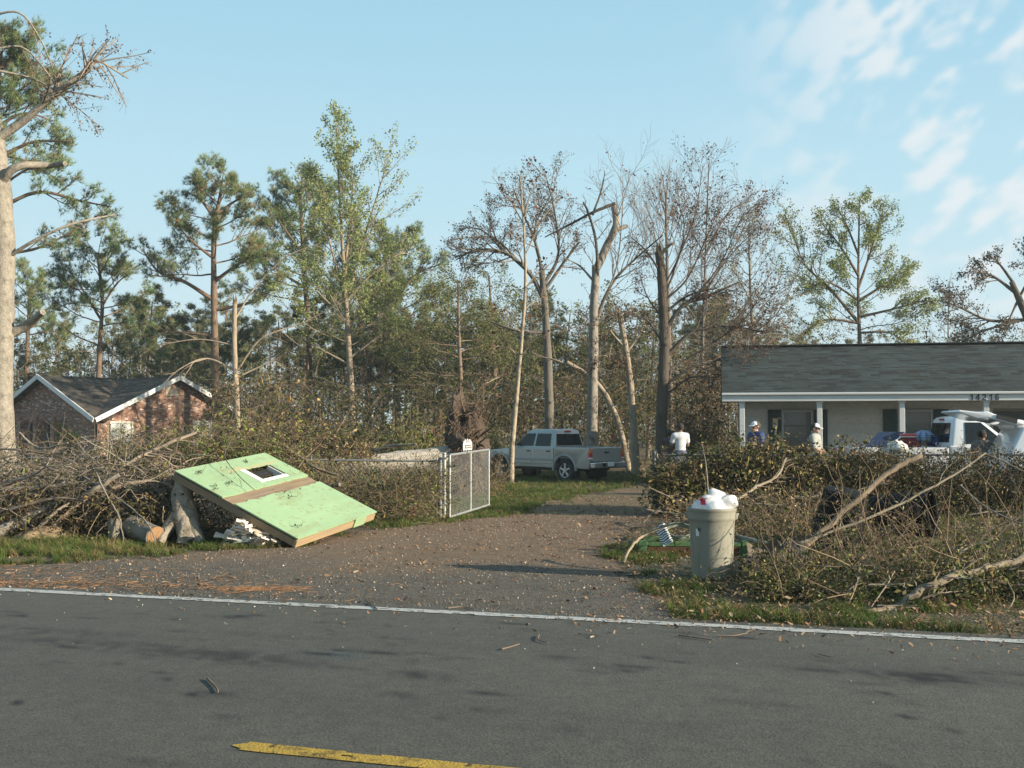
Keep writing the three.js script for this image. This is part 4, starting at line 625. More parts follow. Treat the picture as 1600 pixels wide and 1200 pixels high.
// two more houses, mostly hidden in the trees
{
  const house = (name, label, p, turn, w, d, eave, rise, wall, roof) => {
    const root = thing(name, label, 'house', p, turn), g = new THREE.ExtrudeGeometry(new THREE.Shape([new THREE.Vector2(-w / 2, 0), new THREE.Vector2(w / 2, 0), new THREE.Vector2(w / 2, eave), new THREE.Vector2(0, eave + rise), new THREE.Vector2(-w / 2, eave)]), { depth: d, bevelEnabled: false }).translate(0, 0, -d);
    part('wall', metreUV(g), wall, root);
    const sl = Math.hypot(w / 2 + .4, rise * (1 + .8 / w)), a = Math.atan2(rise, w / 2);
    for (const s of [1, -1]) { const q = metreUV(new THREE.BoxGeometry(sl, .12, d + .7)); q.rotateZ(-s * a); q.translate(s * (w / 4 + .2), eave + rise / 2 + .08 - .08, -d / 2); part('roof_slope', q, roof, root); const b = new THREE.BoxGeometry(sl, .22, .05); b.rotateZ(-s * a); b.translate(s * (w / 4 + .2), eave + rise / 2 - .04, .38); part('rake_board', b, M.trim, root); }
    for (const x of [-w / 4, w / 4]) { const f = part('window', joined(box(x, 1.95, .02, 1.1, .08, .06), box(x, .85, .02, 1.1, .08, .08), box(x - .52, 1.4, .02, .08, 1.1, .06), box(x + .52, 1.4, .02, .08, 1.1, .06)), M.trim, root); part('pane', box(x, 1.4, .012, 1, 1.1, .02), M.glassDark, f); }
    return root;
  };
  house('cream_house', 'small cream gabled house half hidden behind the brush pile', onGround(424, 74), .35, 6, 8, 2.2, 1.5, mat(.62, .54, .38, .85, { map: TX.fine }), M.shingleBrown);
  house('grey_roofed_house', 'low grey roofed house deep in the trees behind the chain link gate', onGround(652, 92), -1.35, 7, 12, 2.3, 1.6, mat(.42, .40, .37, .85, { map: TX.fine }), mat(.17, .165, .16, .95, { map: TX.fine }));
}
// ---------------------------------------------------------------- vehicles
M.tyre = mat(.022, .022, .022, .9); M.rim = mat(.55, .55, .55, .35, { metalness: .8 }); M.black = mat(.02, .02, .021, .6); M.chrome = mat(.62, .63, .64, .22, { metalness: 1 });
M.carGlass = phys(.012, .015, .017, .06, { specularIntensity: .7 });
M.redLamp = phys(.45, .02, .015, .25, { clearcoat: .8 }); M.amber = phys(.6, .2, .03, .25, { clearcoat: .8 });
function wheel(root, x, z, r, w, side) {
  const g = thing.wheelParts ??= {};
  const key = r + '_' + w; if (!g[key]) {
    const prof = [[r * .62, -w / 2], [r * .9, -w / 2], [r * .985, -w * .36], [r, -w * .2], [r, w * .2], [r * .985, w * .36], [r * .9, w / 2], [r * .62, w / 2], [r * .60, 0], [r * .62, -w / 2]].map((q) => new THREE.Vector2(...q));
    const tyre = new THREE.LatheGeometry(prof, 32).rotateX(Math.PI / 2), bits = [new THREE.CylinderGeometry(r * .63, r * .63, w * .7, 24, 1, false).rotateX(Math.PI / 2).translate(0, 0, -w * .05)];
    const spokes = []; for (let k = 0; k < 5; k++) { const s = rbox(0, r * .34, w * .34, r * .19, r * .6, .05, .02); s.rotateZ(k / 5 * Math.PI * 2); spokes.push(s); } spokes.push(new THREE.CylinderGeometry(r * .17, r * .2, .07, 14).rotateX(Math.PI / 2).translate(0, 0, w * .36), new THREE.TorusGeometry(r * .61, .022, 6, 28).translate(0, 0, w * .36));
    g[key] = { tyre, dark: bits[0], rim: joined(...spokes) };
  }
  const wh = part('wheel', g[key].dark, M.black, root); wh.position.set(x, r, z); if (side < 0) wh.rotation.y = Math.PI;
  part('tyre', g[key].tyre, M.tyre, wh); part('rim', g[key].rim, M.rim, wh); return wh;
}
// side profile extruded across the width, rounded, with wheel arches cut as notches in the outline
function bodyShape(pts, arches, r) {
  const s = new THREE.Shape(); s.moveTo(pts[0][0], pts[0][1]);
  for (const q of pts.slice(1)) q.length === 4 ? s.quadraticCurveTo(q[0], q[1], q[2], q[3]) : s.lineTo(q[0], q[1]);
  for (const [cx, cy] of arches) { const yb = pts[pts.length - 1][1], a = Math.asin(Math.max(-1, Math.min(1, (yb - cy) / r))); s.lineTo(cx + r * Math.cos(a), yb); s.absarc(cx, cy, r, a, Math.PI - a, false); }
  s.closePath(); return s;
}
const across = (shape, w, bevel = .05) => new THREE.ExtrudeGeometry(shape, { depth: w - bevel * 2, bevelEnabled: true, bevelThickness: bevel, bevelSize: bevel * .7, bevelOffset: -bevel * .7, bevelSegments: 3, curveSegments: 14 }).translate(0, 0, -w / 2 + bevel);
const creased = (g, a = .6) => toCreasedNormals(g, a);
// a glass or panel quad with thickness, corners given in order
function plate(c, th = .015) { const a = c.map((q) => V(...q)), n = a[1].clone().sub(a[0]).cross(a[2].clone().sub(a[0])).normalize().multiplyScalar(th / 2), m = new MB(), f = (ps) => { const nn = ps[1].clone().sub(ps[0]).cross(ps[2].clone().sub(ps[0])).normalize(), b = m.count; for (const q of ps) m.v(q.x, q.y, q.z, nn.x, nn.y, nn.z, [1, 1, 1], q.x, q.y); for (let k = 1; k < ps.length - 1; k++) m.i.push(b, b + k, b + k + 1); };
  const t = a.map((q) => q.clone().add(n)), b = a.map((q) => q.clone().sub(n)); f(t); f([...b].reverse()); for (let k = 0; k < a.length; k++) { const j = (k + 1) % a.length; f([b[k], b[j], t[j], t[k]]); } return m.geo(); }
// cab above the belt line: a frustum-like solid from bottom and top outlines (x back..front), width bottom/top
function cabSolid(xb0, xb1, xt0, xt1, y0, y1, wb, wt) {
  const m = new MB(), n = 8, ring = (x0, x1, y, w, rd) => { const out = []; const cs = [[x1 - rd, w / 2 - rd, 0], [x0 + rd, w / 2 - rd, 1], [x0 + rd, -w / 2 + rd, 2], [x1 - rd, -w / 2 + rd, 3]]; for (const [cx, cz, q] of cs) for (let k = 0; k <= 3; k++) { const a = q * Math.PI / 2 + k / 3 * Math.PI / 2; out.push(V(cx + rd * Math.cos(a), y, cz + rd * Math.sin(a))); } return out; };
  const rings = [ring(xb0, xb1, y0, wb, .08), ring(xt0, xt1, y1 - .09, wt, .1), ring(xt0 + .05, xt1 - .1, y1 - .03, wt - .09, .1), ring(xt0 + .16, xt1 - .26, y1, wt - .3, .12)];
  const c = [1, 1, 1]; for (const r of rings) for (const q of r) m.v(q.x, q.y, q.z, 0, 1, 0, c, q.x, q.y); const k = rings[0].length;
  for (let i = 0; i < rings.length - 1; i++) for (let j = 0; j < k; j++) { const a = i * k + j, b = i * k + (j + 1) % k; m.i.push(a, a + k, b, b, a + k, b + k); }
  const b0 = m.count; m.v((xt0 + xt1) / 2, y1 + .01, 0, 0, 1, 0, c, 0, 0); for (let j = 0; j < k; j++) m.i.push((rings.length - 1) * k + j, b0, (rings.length - 1) * k + (j + 1) % k);
  const g = m.geo(); g.computeVertexNormals(); return creased(g, .7);
}
function pickup(o) {                                                   // +x is forward; y 0 the ground
  const root = thing(o.name, o.label, 'pickup truck', o.pos, o.turn), paint = phys(...o.paint, o.rough ?? .35, { metalness: o.metal ?? .0, clearcoat: .7, clearcoatRoughness: .12 });
  const L = o.L, W = o.W, R = o.R, belt = o.belt, base = o.base, ax = o.axles, cab0 = o.cab[0], cab1 = o.cab[1], roof = o.roof, bedTop = o.bedTop;
  // lower body ahead of the bed: doors, fenders, bonnet
  const front = [[cab0, base], [cab0, belt], [cab1 + .02, belt], [cab1 + .15, belt - .02], [L - .55, belt - .1], [L - .12, belt - .13, L - .05, belt - .3], [L, base + .28], [L - .04, base]];
  part('body', creased(across(bodyShape(front, [[ax[1], R]], R + .10), W)), paint, root);
  // bed: two sides, floor, headboard; an open box
  const sideS = bodyShape([[.05, base], [.02, base + .2], [.02, bedTop], [cab0 - .03, bedTop], [cab0 - .03, base]], [[ax[0], R]], R + .10);
  for (const s of [1, -1]) { const g = creased(across(sideS, .09, .03)).translate(0, 0, s * (W / 2 - .045)); part('bed_side', g, paint, root); }
  part('bed_floor', box(cab0 / 2, base + .30, 0, cab0 - .12, .04, W - .2), M.black, root);
  part('headboard', box(cab0 - .06, (base + .3 + bedTop) / 2, 0, .04, bedTop - base - .3, W - .2), paint, root);
  const tg = part('tailgate', rbox(.035, (base + .24 + bedTop) / 2, 0, .07, bedTop - base - .24, W - .2, .025), paint, root); part('handle', rbox(-.01, bedTop - .16, 0, .03, .06, .22, .012), M.black, tg);
  part('underbody', box(L * .48, base - .02, 0, L * .8, .14, W * .72), M.black, root);
  // cab
  const wb = W - .12, wt = W - .42, cs = part('cab', cabSolid(cab0 + .02, cab1 + .05, cab0 + .12, o.roofFront, belt - .02, roof, wb, wt), paint, root);
  const sideAt = (x, y, s) => { const t = (y - belt) / (roof - .09 - belt); return [x, y, s * (lerp(wb, wt, t) / 2 + .004)]; };
  for (const s of [1, -1]) for (const [x0, x1, x2, x3] of o.windows) { const y0 = belt + .05, y1 = roof - .15; const w = part('side_window', plate(s > 0 ? [sideAt(x0, y0, s), sideAt(x1, y0, s), sideAt(x3, y1, s), sideAt(x2, y1, s)] : [sideAt(x1, y0, s), sideAt(x0, y0, s), sideAt(x2, y1, s), sideAt(x3, y1, s)]), M.carGlass, root); }
  { const y0 = belt + .08, y1 = roof - .16, t0 = .08 / (roof - .09 - belt), xa = lerp(cab0 + .02, cab0 + .12, (y0 - belt) / (roof - .09 - belt)) - .006, xb = lerp(cab0 + .02, cab0 + .12, (y1 - belt) / (roof - .09 - belt)) - .006, rw = part('rear_window', plate([[xa, y0, -wb / 2 + .16], [xa, y0, wb / 2 - .16], [xb, y1, wt / 2 - .08], [xb, y1, -wt / 2 + .08]]), M.carGlass, root); for (const z of [-.22, .22]) part('divider', box((xa + xb) / 2 - .012, (y0 + y1) / 2, z, .02, y1 - y0, .02), M.black, rw); }
  { const y0 = belt + .04, y1 = roof - .12, f = (y) => lerp(cab1 + .05, o.roofFront, (y - belt + .02) / (roof - .09 - belt + .02)) + .006; part('windshield', plate([[f(y0), y0, wb / 2 - .1], [f(y0), y0, -wb / 2 + .1], [f(y1), y1, -wt / 2 + .08], [f(y1), y1, wt / 2 - .08]]), M.carGlass, root); }
  part('brake_lamp', rbox(cab0 + .11, roof - .075, 0, .04, .05, .3, .01), M.redLamp, root);
  // doors: seams, handles, mirror
  for (const s of [1, -1]) {
    for (const [x, w] of o.doors) { const d = part('door', rbox(x + w / 2, (belt + base + .1) / 2, s * (W / 2 - .005), w - .03, belt - base - .16, .035, .015), paint, root); part('handle', rbox(x + .16, belt - .12, s * (W / 2 + .022), .16, .04, .03, .012), M.black, d); }
    part('mirror', rbox(cab1 - .12, belt + .12, s * (W / 2 + .1), .1, .16, .2, .03), M.black, root);
    part('side_moulding', rbox(L * .5, base + .28, s * (W / 2 + .016), ax[1] - ax[0] - R * 2.5, .07, .02, .008), o.trim || M.black, root);
    for (const x of ax) { const fl = new THREE.TorusGeometry(R + .12, .045, 6, 20, Math.PI).translate(x, R, s * (W / 2 - .01)); part('arch_flare', fl, o.flare || paint, root); part('mud_flap', box(x - R - .06, R * .8, s * (W / 2 - .16), .02, .34, .24), M.black, root); }
    const tl = part('tail_lamp', rbox(.02, bedTop - .22, s * (W / 2 - .06), .10, .34, .13, .02), M.redLamp, root); part('amber_lens', rbox(.015, bedTop - .13, s * (W / 2 - .055), .102, .11, .132, .02), M.amber, tl); part('white_lens', rbox(.015, bedTop - .35, s * (W / 2 - .055), .102, .06, .132, .02), mat(.7, .7, .7, .3), tl);
    part('headlamp', rbox(L - .05, base + .42, s * (W / 2 - .24), .12, .18, .3, .04), phys(.6, .6, .6, .1, { clearcoat: 1 }), root);
  }
  const rb = part('rear_bumper', rbox(-.08, base + .12, 0, .2, .2, W - .06, .04), M.chrome, root); const pl = part('licence_plate', rbox(-.19, base + .16, .0, .015, .15, .3, .005), mat(.75, .76, .75, .5), rb);
  part('hitch_block', rbox(-.19, base + .14, -.32, .02, .12, .14, .01), M.black, rb);
  part('front_bumper', rbox(L + .02, base + .1, 0, .2, .24, W - .04, .06), o.bumper || M.chrome, root);
  part('grille', rbox(L - .02, base + .42, 0, .1, .22, W * .5, .02), M.black, root);
  for (const x of ax) for (const s of [1, -1]) wheel(root, x, s * (W / 2 - .13), R, .24, s);
  return root;
}
{
  const p = P(870, 720, 37), z0 = H(p.x, p.z);
  // silver pickup: tail towards the right and the viewer
  const rear = P(948, 742, 35);
  pickup({ name: 'silver_pickup', label: 'silver crew cab pickup parked on the grass beyond the gate', pos: V(rear.x, H(rear.x, rear.z), rear.z), turn: Math.PI - 45 * Math.PI / 180, L: 5.1, W: 1.72, R: .39, belt: 1.14, base: .46, roof: 1.76, bedTop: 1.16, cab: [1.62, 3.52], roofFront: 3.05, axles: [1.12, 4.22], windows: [[1.82, 2.52, 1.86, 2.50], [2.62, 3.46, 2.60, 3.0]], doors: [[1.68, .9], [2.6, .98]], paint: [.37, .365, .345], metal: .4, rough: .36, trim: mat(.30, .30, .30, .5), flare: phys(.30, .305, .295, .5) });
  const q = P(1318, 735, 26);
  pickup({ name: 'white_pickup', label: 'white single cab pickup loaded with coolers and bundles by the porch', pos: V(q.x, H(q.x, q.z), q.z), turn: -5 * Math.PI / 180, L: 5.3, W: 1.95, R: .40, belt: 1.28, base: .5, roof: 1.98, bedTop: 1.24, cab: [2.25, 3.72], roofFront: 3.05, axles: [1.2, 4.4], windows: [[2.62, 3.55, 2.64, 3.0]], doors: [[2.55, 1.1]], paint: [.62, .64, .66], rough: .3, trim: mat(.6, .6, .6, .5) });
}
// white estate car with its tailgate raised, nearer the fence
{
  const p = P(1556, 735, 23.2), root = thing('white_estate_car', 'white sport utility car with roof rails and raised tailgate', 'car', V(p.x, H(p.x, p.z), p.z), -9 * Math.PI / 180), paint = phys(.60, .63, .66, .3, { clearcoat: .7, clearcoatRoughness: .12 });
  const L = 4.6, W = 1.82, R = .36, base = .36, belt = 1.12, roof = 1.72;
  part('body', creased(across(bodyShape([[0, base], [-.02, belt - .1], [.04, belt], [3.2, belt], [4.2, belt - .12], [4.55, belt - .18, 4.6, base + .3], [4.58, base]], [[3.75, R], [.95, R]], R + .08), W)), paint, root);
  part('cabin', cabSolid(.02, 3.35, .3, 2.7, belt - .02, roof, W - .1, W - .4), paint, root);
  const sideAt = (x, y, s) => [x, y, s * (lerp(W - .1, W - .4, (y - belt) / (roof - .09 - belt)) / 2 + .006)];
  for (const s of [1, -1]) { for (const [a, b, c, d] of [[.42, 1.18, .58, 1.16], [1.28, 2.1, 1.26, 2.06], [2.2, 3.1, 2.16, 2.56]]) { const y0 = belt + .05, y1 = roof - .14, cs = [sideAt(a, y0, s), sideAt(b, y0, s), sideAt(d, y1, s), sideAt(c, y1, s)]; part('side_window', plate(s > 0 ? cs : cs.reverse()), M.carGlass, root); }
    const rr = part('roof_rail', new THREE.TubeGeometry(new THREE.CatmullRomCurve3([V(.45, roof - .02, s * .62), V(.6, roof + .06, s * .62), V(2.2, roof + .06, s * .62), V(2.4, roof - .02, s * .62)]), 16, .022, 6), M.black, root); part('tail_lamp', rbox(.02, belt - .36, s * (W / 2 - .1), .1, .34, .16, .03), M.redLamp, root); part('door_handle', rbox(2.0, belt - .1, s * (W / 2 + .015), .16, .03, .03, .01), paint, root); part('headlamp', rbox(4.5, belt - .3, s * .6, .12, .16, .3, .04), phys(.6, .6, .6, .1, { clearcoat: 1 }), root); }
  for (const x of [.95, 3.75]) for (const s of [1, -1]) wheel(root, x, s * (W / 2 - .13), R, .22, s);
  part('front_windshield', plate([[3.32, belt + .03, .75], [3.32, belt + .03, -.75], [2.76, roof - .1, -.62], [2.76, roof - .1, .62]]), M.carGlass, root);
  // the raised tailgate, hinged at the roof's rear edge and swung up level
  const hatch = new THREE.Group(); hatch.name = 'tailgate'; hatch.position.set(.34, roof + .02, 0); hatch.rotation.z = -.20; root.add(hatch);
  const hs = new THREE.Shape(); hs.moveTo(.05, .02); hs.quadraticCurveTo(-.2, .12, -.45, .10); hs.lineTo(-.62, .12); hs.quadraticCurveTo(-.75, .17, -.86, .1); hs.lineTo(-1.3, .06); hs.lineTo(-1.34, .01); hs.lineTo(-.9, -.06); hs.lineTo(-.7, .0); hs.lineTo(-.1, -.04); hs.closePath();
  part('panel', creased(across(hs, W - .3, .04)), paint, hatch); part('glass', box(-.33, -.015, 0, .5, .03, W - .5).rotateZ(0), M.carGlass, hatch); part('hinge', rbox(.0, .0, 0, .24, .22, W - .55, .07), paint, hatch); part('lamp_bar', rbox(-.8, .02, 0, .3, .16, W - .32, .06), paint, hatch); part('glass_seal', plate([[-.12, .09, (W - .28) / 2], [-.55, .115, (W - .28) / 2], [-.55, .03, (W - .28) / 2], [-.12, -.0, (W - .28) / 2]], .02), M.black, hatch);
}
// what lies in and by the white pickup's bed
{
  const at = (px, py, d) => P(px, py, d);
  { const o = thing('car_bonnet', 'dark blue shiny panel propped slanting over the white pickup bed', 'panel', at(1376, 690, 25.3)); const c = [[1341, 708, 25], [1379, 708, 25], [1414, 676, 26], [1373, 676, 26]].map(([x, y, d]) => { const v = at(x, y, d).sub(o.position); return [v.x, v.y, v.z]; }); part('sheet', plate(c, .03), phys(.014, .03, .07, .65, { specularIntensity: .4 }), o); const e = new MB(); e.tube([V(...c[1]), V(...c[2])], [.022, .022], 5, [1, 1, 1]); part('edge_strip', e.geo(), mat(.65, .68, .70, .4), o); const e2 = new MB(); e2.tube([V(...c[2]), V(...c[3])], [.018, .018], 5, [1, 1, 1]); part('back_strip', e2.geo(), mat(.05, .07, .1, .4), o); }
  { const p = at(1419, 683, 26.0), o = thing('cooler', 'dark red cooler with a red and white lid in the pickup bed', 'cooler', V(p.x, p.y - .16, p.z), .1); part('box', rbox(0, .0, 0, .52, .36, .34, .04), mat(.22, .025, .03, .5), o); part('lid', rbox(0, .21, 0, .56, .07, .38, .03), mat(.6, .08, .06, .5), o); part('lid_rim', rbox(0, .17, 0, .57, .03, .39, .012), mat(.66, .64, .62, .5), o); part('handle', rbox(.3, .05, 0, .04, .05, .22, .015), mat(.6, .6, .58, .5), o); }
  const lump = (px, py, d, sx, sy, sz, seed) => { const g = new THREE.SphereGeometry(1, 24, 16), p = g.attributes.position; for (let i = 0; i < p.count; i++) { const x = p.getX(i), y = p.getY(i), z = p.getZ(i), n = .78 + .5 * fbm(x * 2.2 + seed + z, y * 2.2 + seed - z * .7, 4); p.setXYZ(i, x * n * sx, Math.max(-.75, y * n) * sy, z * n * sz); } g.computeVertexNormals(); return [g, at(px, py, d)]; };
  { const [g, p] = lump(1442, 682, 26, .24, .17, .3, 3); const plaid = tex(128, 128, (u, v) => { const a = Math.sin(u * 60) > .4, b = Math.sin(v * 60) > .4; return a && b ? [.05, .09, .2] : a || b ? [.13, .2, .34] : [.32, .38, .44]; }, true, 1); const m = solo('plaid_bundle', g, mat(1, 1, 1, .95, { map: plaid }), 'plaid blue bundle beside the red cooler in the pickup bed', 'bundle', null, p); }
  { const [g, p] = lump(1462, 690, 26.1, .24, .15, .3, 9); solo('blue_bag', g, mat(.03, .07, .22, .8), 'blue bag against the back of the white pickup cab', 'bag', null, p); }
  { const [g, p] = lump(1402, 699, 25.0, .24, .16, .2, 17); solo('white_bag', g, phys(.66, .66, .64, .5, { transmission: .1, thickness: 0 }), 'white plastic bag under the slanting blue panel', 'bag', null, p); }
}
// ---------------------------------------------------------------- people: one continuous skin surface each, clothing over it
function field(caps, size, res, center, k = .035) {                    // tapered capsules joined smoothly
  const mc = new MarchingCubes(res, new THREE.MeshBasicMaterial(), false, false, 60000), f = mc.field, h = size / 2;
  for (let z = 0; z < res; z++) for (let y = 0; y < res; y++) for (let x = 0; x < res; x++) {
    const px = center.x + (x / res * 2 - 1) * h, py = center.y + (y / res * 2 - 1) * h, pz = center.z + (z / res * 2 - 1) * h; let d = 1;
    for (const c of caps) { const [a, b, r0, r1, fl] = c; if (py < Math.min(a.y, b.y) - r0 - r1 - .1 || py > Math.max(a.y, b.y) + r0 + r1 + .1) continue; const bx = b.x - a.x, by = b.y - a.y, bz = b.z - a.z, qx = px - a.x, qy = py - a.y, qz = pz - a.z, L = bx * bx + by * by + bz * bz || 1e-6, t = Math.max(0, Math.min(1, (qx * bx + qy * by + qz * bz) / L)), s = fl || 1, ex = (qx - bx * t), ey = qy - by * t, ez = (qz - bz * t) * s, q = Math.sqrt(ex * ex + ey * ey + ez * ez) - lerp(r0, r1, t), m = Math.max(0, k - Math.abs(d - q)) / k; d = Math.min(d, q) - m * m * k * .25; }
    f[x + y * res + z * res * res] = -d;
  }
  mc.isolation = 0; mc.update();
  const n = mc.count, p = mc.positionArray.slice(0, n * 3), nn = mc.normalArray.slice(0, n * 3), g = new THREE.BufferGeometry();
  for (let i = 0; i < n; i++) { p[i * 3] = p[i * 3] * h + center.x; p[i * 3 + 1] = p[i * 3 + 1] * h + center.y; p[i * 3 + 2] = p[i * 3 + 2] * h + center.z; }
  g.setAttribute('position', new THREE.BufferAttribute(p, 3)); g.setAttribute('normal', new THREE.BufferAttribute(nn, 3)); g.setAttribute('uv', new THREE.BufferAttribute(new Float32Array(n * 2), 2)); g.computeVertexNormals(); return g;
}
function person(o) {                                                   // faces +z of its own frame; y 0 the ground
  const s = o.h / 1.75, root = thing('person', o.label, 'person', o.pos, o.turn), v = (x, y, z) => V(x * s, y * s, z * s);
  const sh = [-1, 1].map((k) => v(k * .185, 1.43, -.01)), el = o.arms.map((a, i) => v(a[0], a[1], a[2])), wr = o.arms.map((a) => v(a[3], a[4], a[5]));
  const hip = [-1, 1].map((k) => v(k * .095, .92, 0)), kn = [-1, 1].map((k) => v(k * .105, .5, .015)), an = [-1, 1].map((k) => v(k * .11, .09, -.02)), toe = [-1, 1].map((k) => v(k * .13, .045, .15));
  const torso = [[v(0, .95, 0), v(0, 1.2, 0), .135 * s, .125 * s, 1.25], [v(0, 1.2, 0), v(0, 1.38, -.01), .125 * s, .145 * s, 1.3], [v(-.12, 1.41, -.01), v(.12, 1.41, -.01), .085 * s, .085 * s, 1]];
  const skin = [...torso, [v(0, 1.42, -.01), v(0, 1.54, .0), .062 * s, .055 * s]], hd = v(0, 1.64, .02);
  skin.push([v(0, 1.66, .0), v(0, 1.68, .015), .092 * s, .088 * s], [v(0, 1.60, .04), v(0, 1.565, .065), .066 * s, .042 * s], [v(0, 1.635, .10), v(0, 1.612, .118), .012 * s, .017 * s], [v(-.088, 1.635, .0), v(-.088, 1.61, .0), .02 * s, .014 * s], [v(.088, 1.635, .0), v(.088, 1.61, .0), .02 * s, .014 * s]);
  for (let i = 0; i < 2; i++) {
    skin.push([sh[i], el[i], .055 * s, .042 * s], [el[i], wr[i], .042 * s, .028 * s], [hip[i], kn[i], .085 * s, .058 * s], [kn[i], an[i], .056 * s, .038 * s], [an[i], toe[i], .042 * s, .034 * s]);
    const dir = wr[i].clone().sub(el[i]).normalize(), pal = wr[i].clone().addScaledVector(dir, .085 * s), side = dir.clone().cross(V(0, 0, 1)); if (side.lengthSq() < .05) side.set(1, 0, 0); side.normalize(); const cv = side.clone().cross(dir);
    skin.push([wr[i], pal, .028 * s, .034 * s]);
    for (let f = 0; f < 4; f++) { const b = pal.clone().addScaledVector(side, (f - 1.5) * .021 * s), m = b.clone().addScaledVector(dir, [.036, .044, .042, .032][f] * s).addScaledVector(cv, .012 * s), e = m.clone().addScaledVector(dir, .028 * s).addScaledVector(cv, .026 * s); skin.push([b, m, .0095 * s, .009 * s], [m, e, .009 * s, .0075 * s]); }
    const tb = wr[i].clone().addScaledVector(dir, .03 * s).addScaledVector(side, .03 * s), tm = tb.clone().addScaledVector(dir, .03 * s).addScaledVector(side, .028 * s); skin.push([tb, tm, .012 * s, .011 * s], [tm, tm.clone().addScaledVector(dir, .03 * s), .0105 * s, .009 * s]);
  }
  const C = v(0, .9, 0);
  const body = part('body', field(skin, 1.96 * s, 100, C, .03 * s), mat(...o.skin, .6), root);
  const grow = (c, e) => [c[0], c[1], c[2] + e * s, c[3] + e * s, c[4]];
  const sleeve = o.sleeve ?? .6;
  part('shirt', field([...torso.map((c) => grow(c, .016)), ...[0, 1].map((i) => grow([sh[i], sh[i].clone().lerp(el[i], Math.min(1, sleeve)), .06 * s, .058 * s], .016)), ...(sleeve > 1 ? [0, 1].map((i) => grow([el[i], el[i].clone().lerp(wr[i], sleeve - 1), .046 * s, .036 * s], .014)) : [])], 1.5 * s, 76, v(0, 1.15, 0), .05 * s), mat(...o.shirt, .9), root);
  part('trousers', field([[v(0, .98, 0), v(0, .9, 0), .15 * s, .15 * s, 1.2], ...[0, 1].flatMap((i) => [grow([hip[i], kn[i], .088 * s, .066 * s], .014), grow([kn[i], an[i], .064 * s, .056 * s], .014)])], 1.3 * s, 60, v(0, .55, 0), .04 * s), mat(...o.trousers, .9), root);
  if (o.cap) { const g = new THREE.SphereGeometry(.103 * s, 20, 10, 0, 6.283, 0, 1.5).scale(.93, .98, 1.08).translate(0, 1.672 * s, .005 * s); const c = part('cap', g, mat(...o.cap, .8, { side: THREE.DoubleSide }), root); const br = new THREE.CylinderGeometry(.082 * s, .082 * s, .010 * s, 20, 1, false, -Math.PI / 2, Math.PI).scale(1, 1, 1.3).rotateX(.22).translate(0, 1.668 * s, .085 * s); part('brim', br, mat(...o.cap, .8), c); }
  if (o.hair) part('hair', new THREE.SphereGeometry(.104 * s, 18, 10, 0, 6.283, 0, o.cap ? 2.0 : 1.9).scale(.98, 1.06, 1.08).rotateX(-.35).translate(0, 1.668 * s, -.012 * s), mat(...o.hair, .9), root);
  for (const k of [-1, 1]) { part('eye', new THREE.SphereGeometry(.011 * s, 8, 6).translate(k * .034 * s, 1.645 * s, .094 * s), mat(.05, .04, .035, .3), body); part('shoe', rbox(k * .12 * s, .05 * s, .05 * s, .1 * s, .1 * s, .28 * s, .04), mat(.05, .045, .04, .8), root); }
  part('mouth', rbox(0, 1.578 * s, .102 * s, .045 * s, .008 * s, .01 * s, .003), mat(.35, .14, .12, .6), body);
  return root;
}
{
  const down = [[-.25, 1.14, .02, -.25, .9, .08], [.25, 1.14, .02, .25, .9, .08]], fwd = [[-.23, 1.15, .04, -.12, 1.08, .26], [.23, 1.15, .04, .12, 1.08, .26]];
  const stand = (px, d) => onGround(px, d);
  person({ label: 'person in a white t-shirt seen from behind by the dark trunk', pos: stand(1063, 32), turn: Math.PI + .2, h: 1.9, skin: [.16, .09, .06], shirt: [.50, .51, .54], trousers: [.07, .08, .12], hair: [.03, .022, .018], arms: [[-.24, 1.16, .06, -.14, 1.04, .24], [.24, 1.16, .06, .14, 1.04, .24]] });
  person({ label: 'person in dark clothes half hidden behind the dark trunk', pos: stand(1046, 33), turn: 2.6, h: 1.7, skin: [.20, .11, .075], shirt: [.07, .045, .05], trousers: [.04, .045, .06], hair: [.03, .022, .018], arms: down });
  person({ label: 'person in a white cap and blue shirt near the porch corner', pos: stand(1181, 26), turn: -1.1, h: 1.82, skin: [.42, .26, .19], shirt: [.035, .05, .17], trousers: [.06, .06, .08], cap: [.72, .74, .76], hair: [.06, .045, .035], arms: fwd });
  person({ label: 'person in a white cap and grey shirt facing the loaded pickup', pos: stand(1274, 26), turn: 1.0, h: 1.80, skin: [.40, .25, .18], shirt: [.30, .31, .29], trousers: [.09, .085, .08], cap: [.66, .68, .68], hair: [.05, .04, .03], sleeve: .8, arms: fwd });
  person({ label: 'dark haired person in front of the white pickup door', pos: stand(1535, 24.2), turn: 2.3, h: 1.66, skin: [.20, .115, .08], shirt: [.12, .13, .15], trousers: [.05, .05, .07], hair: [.02, .016, .014], arms: down });
}
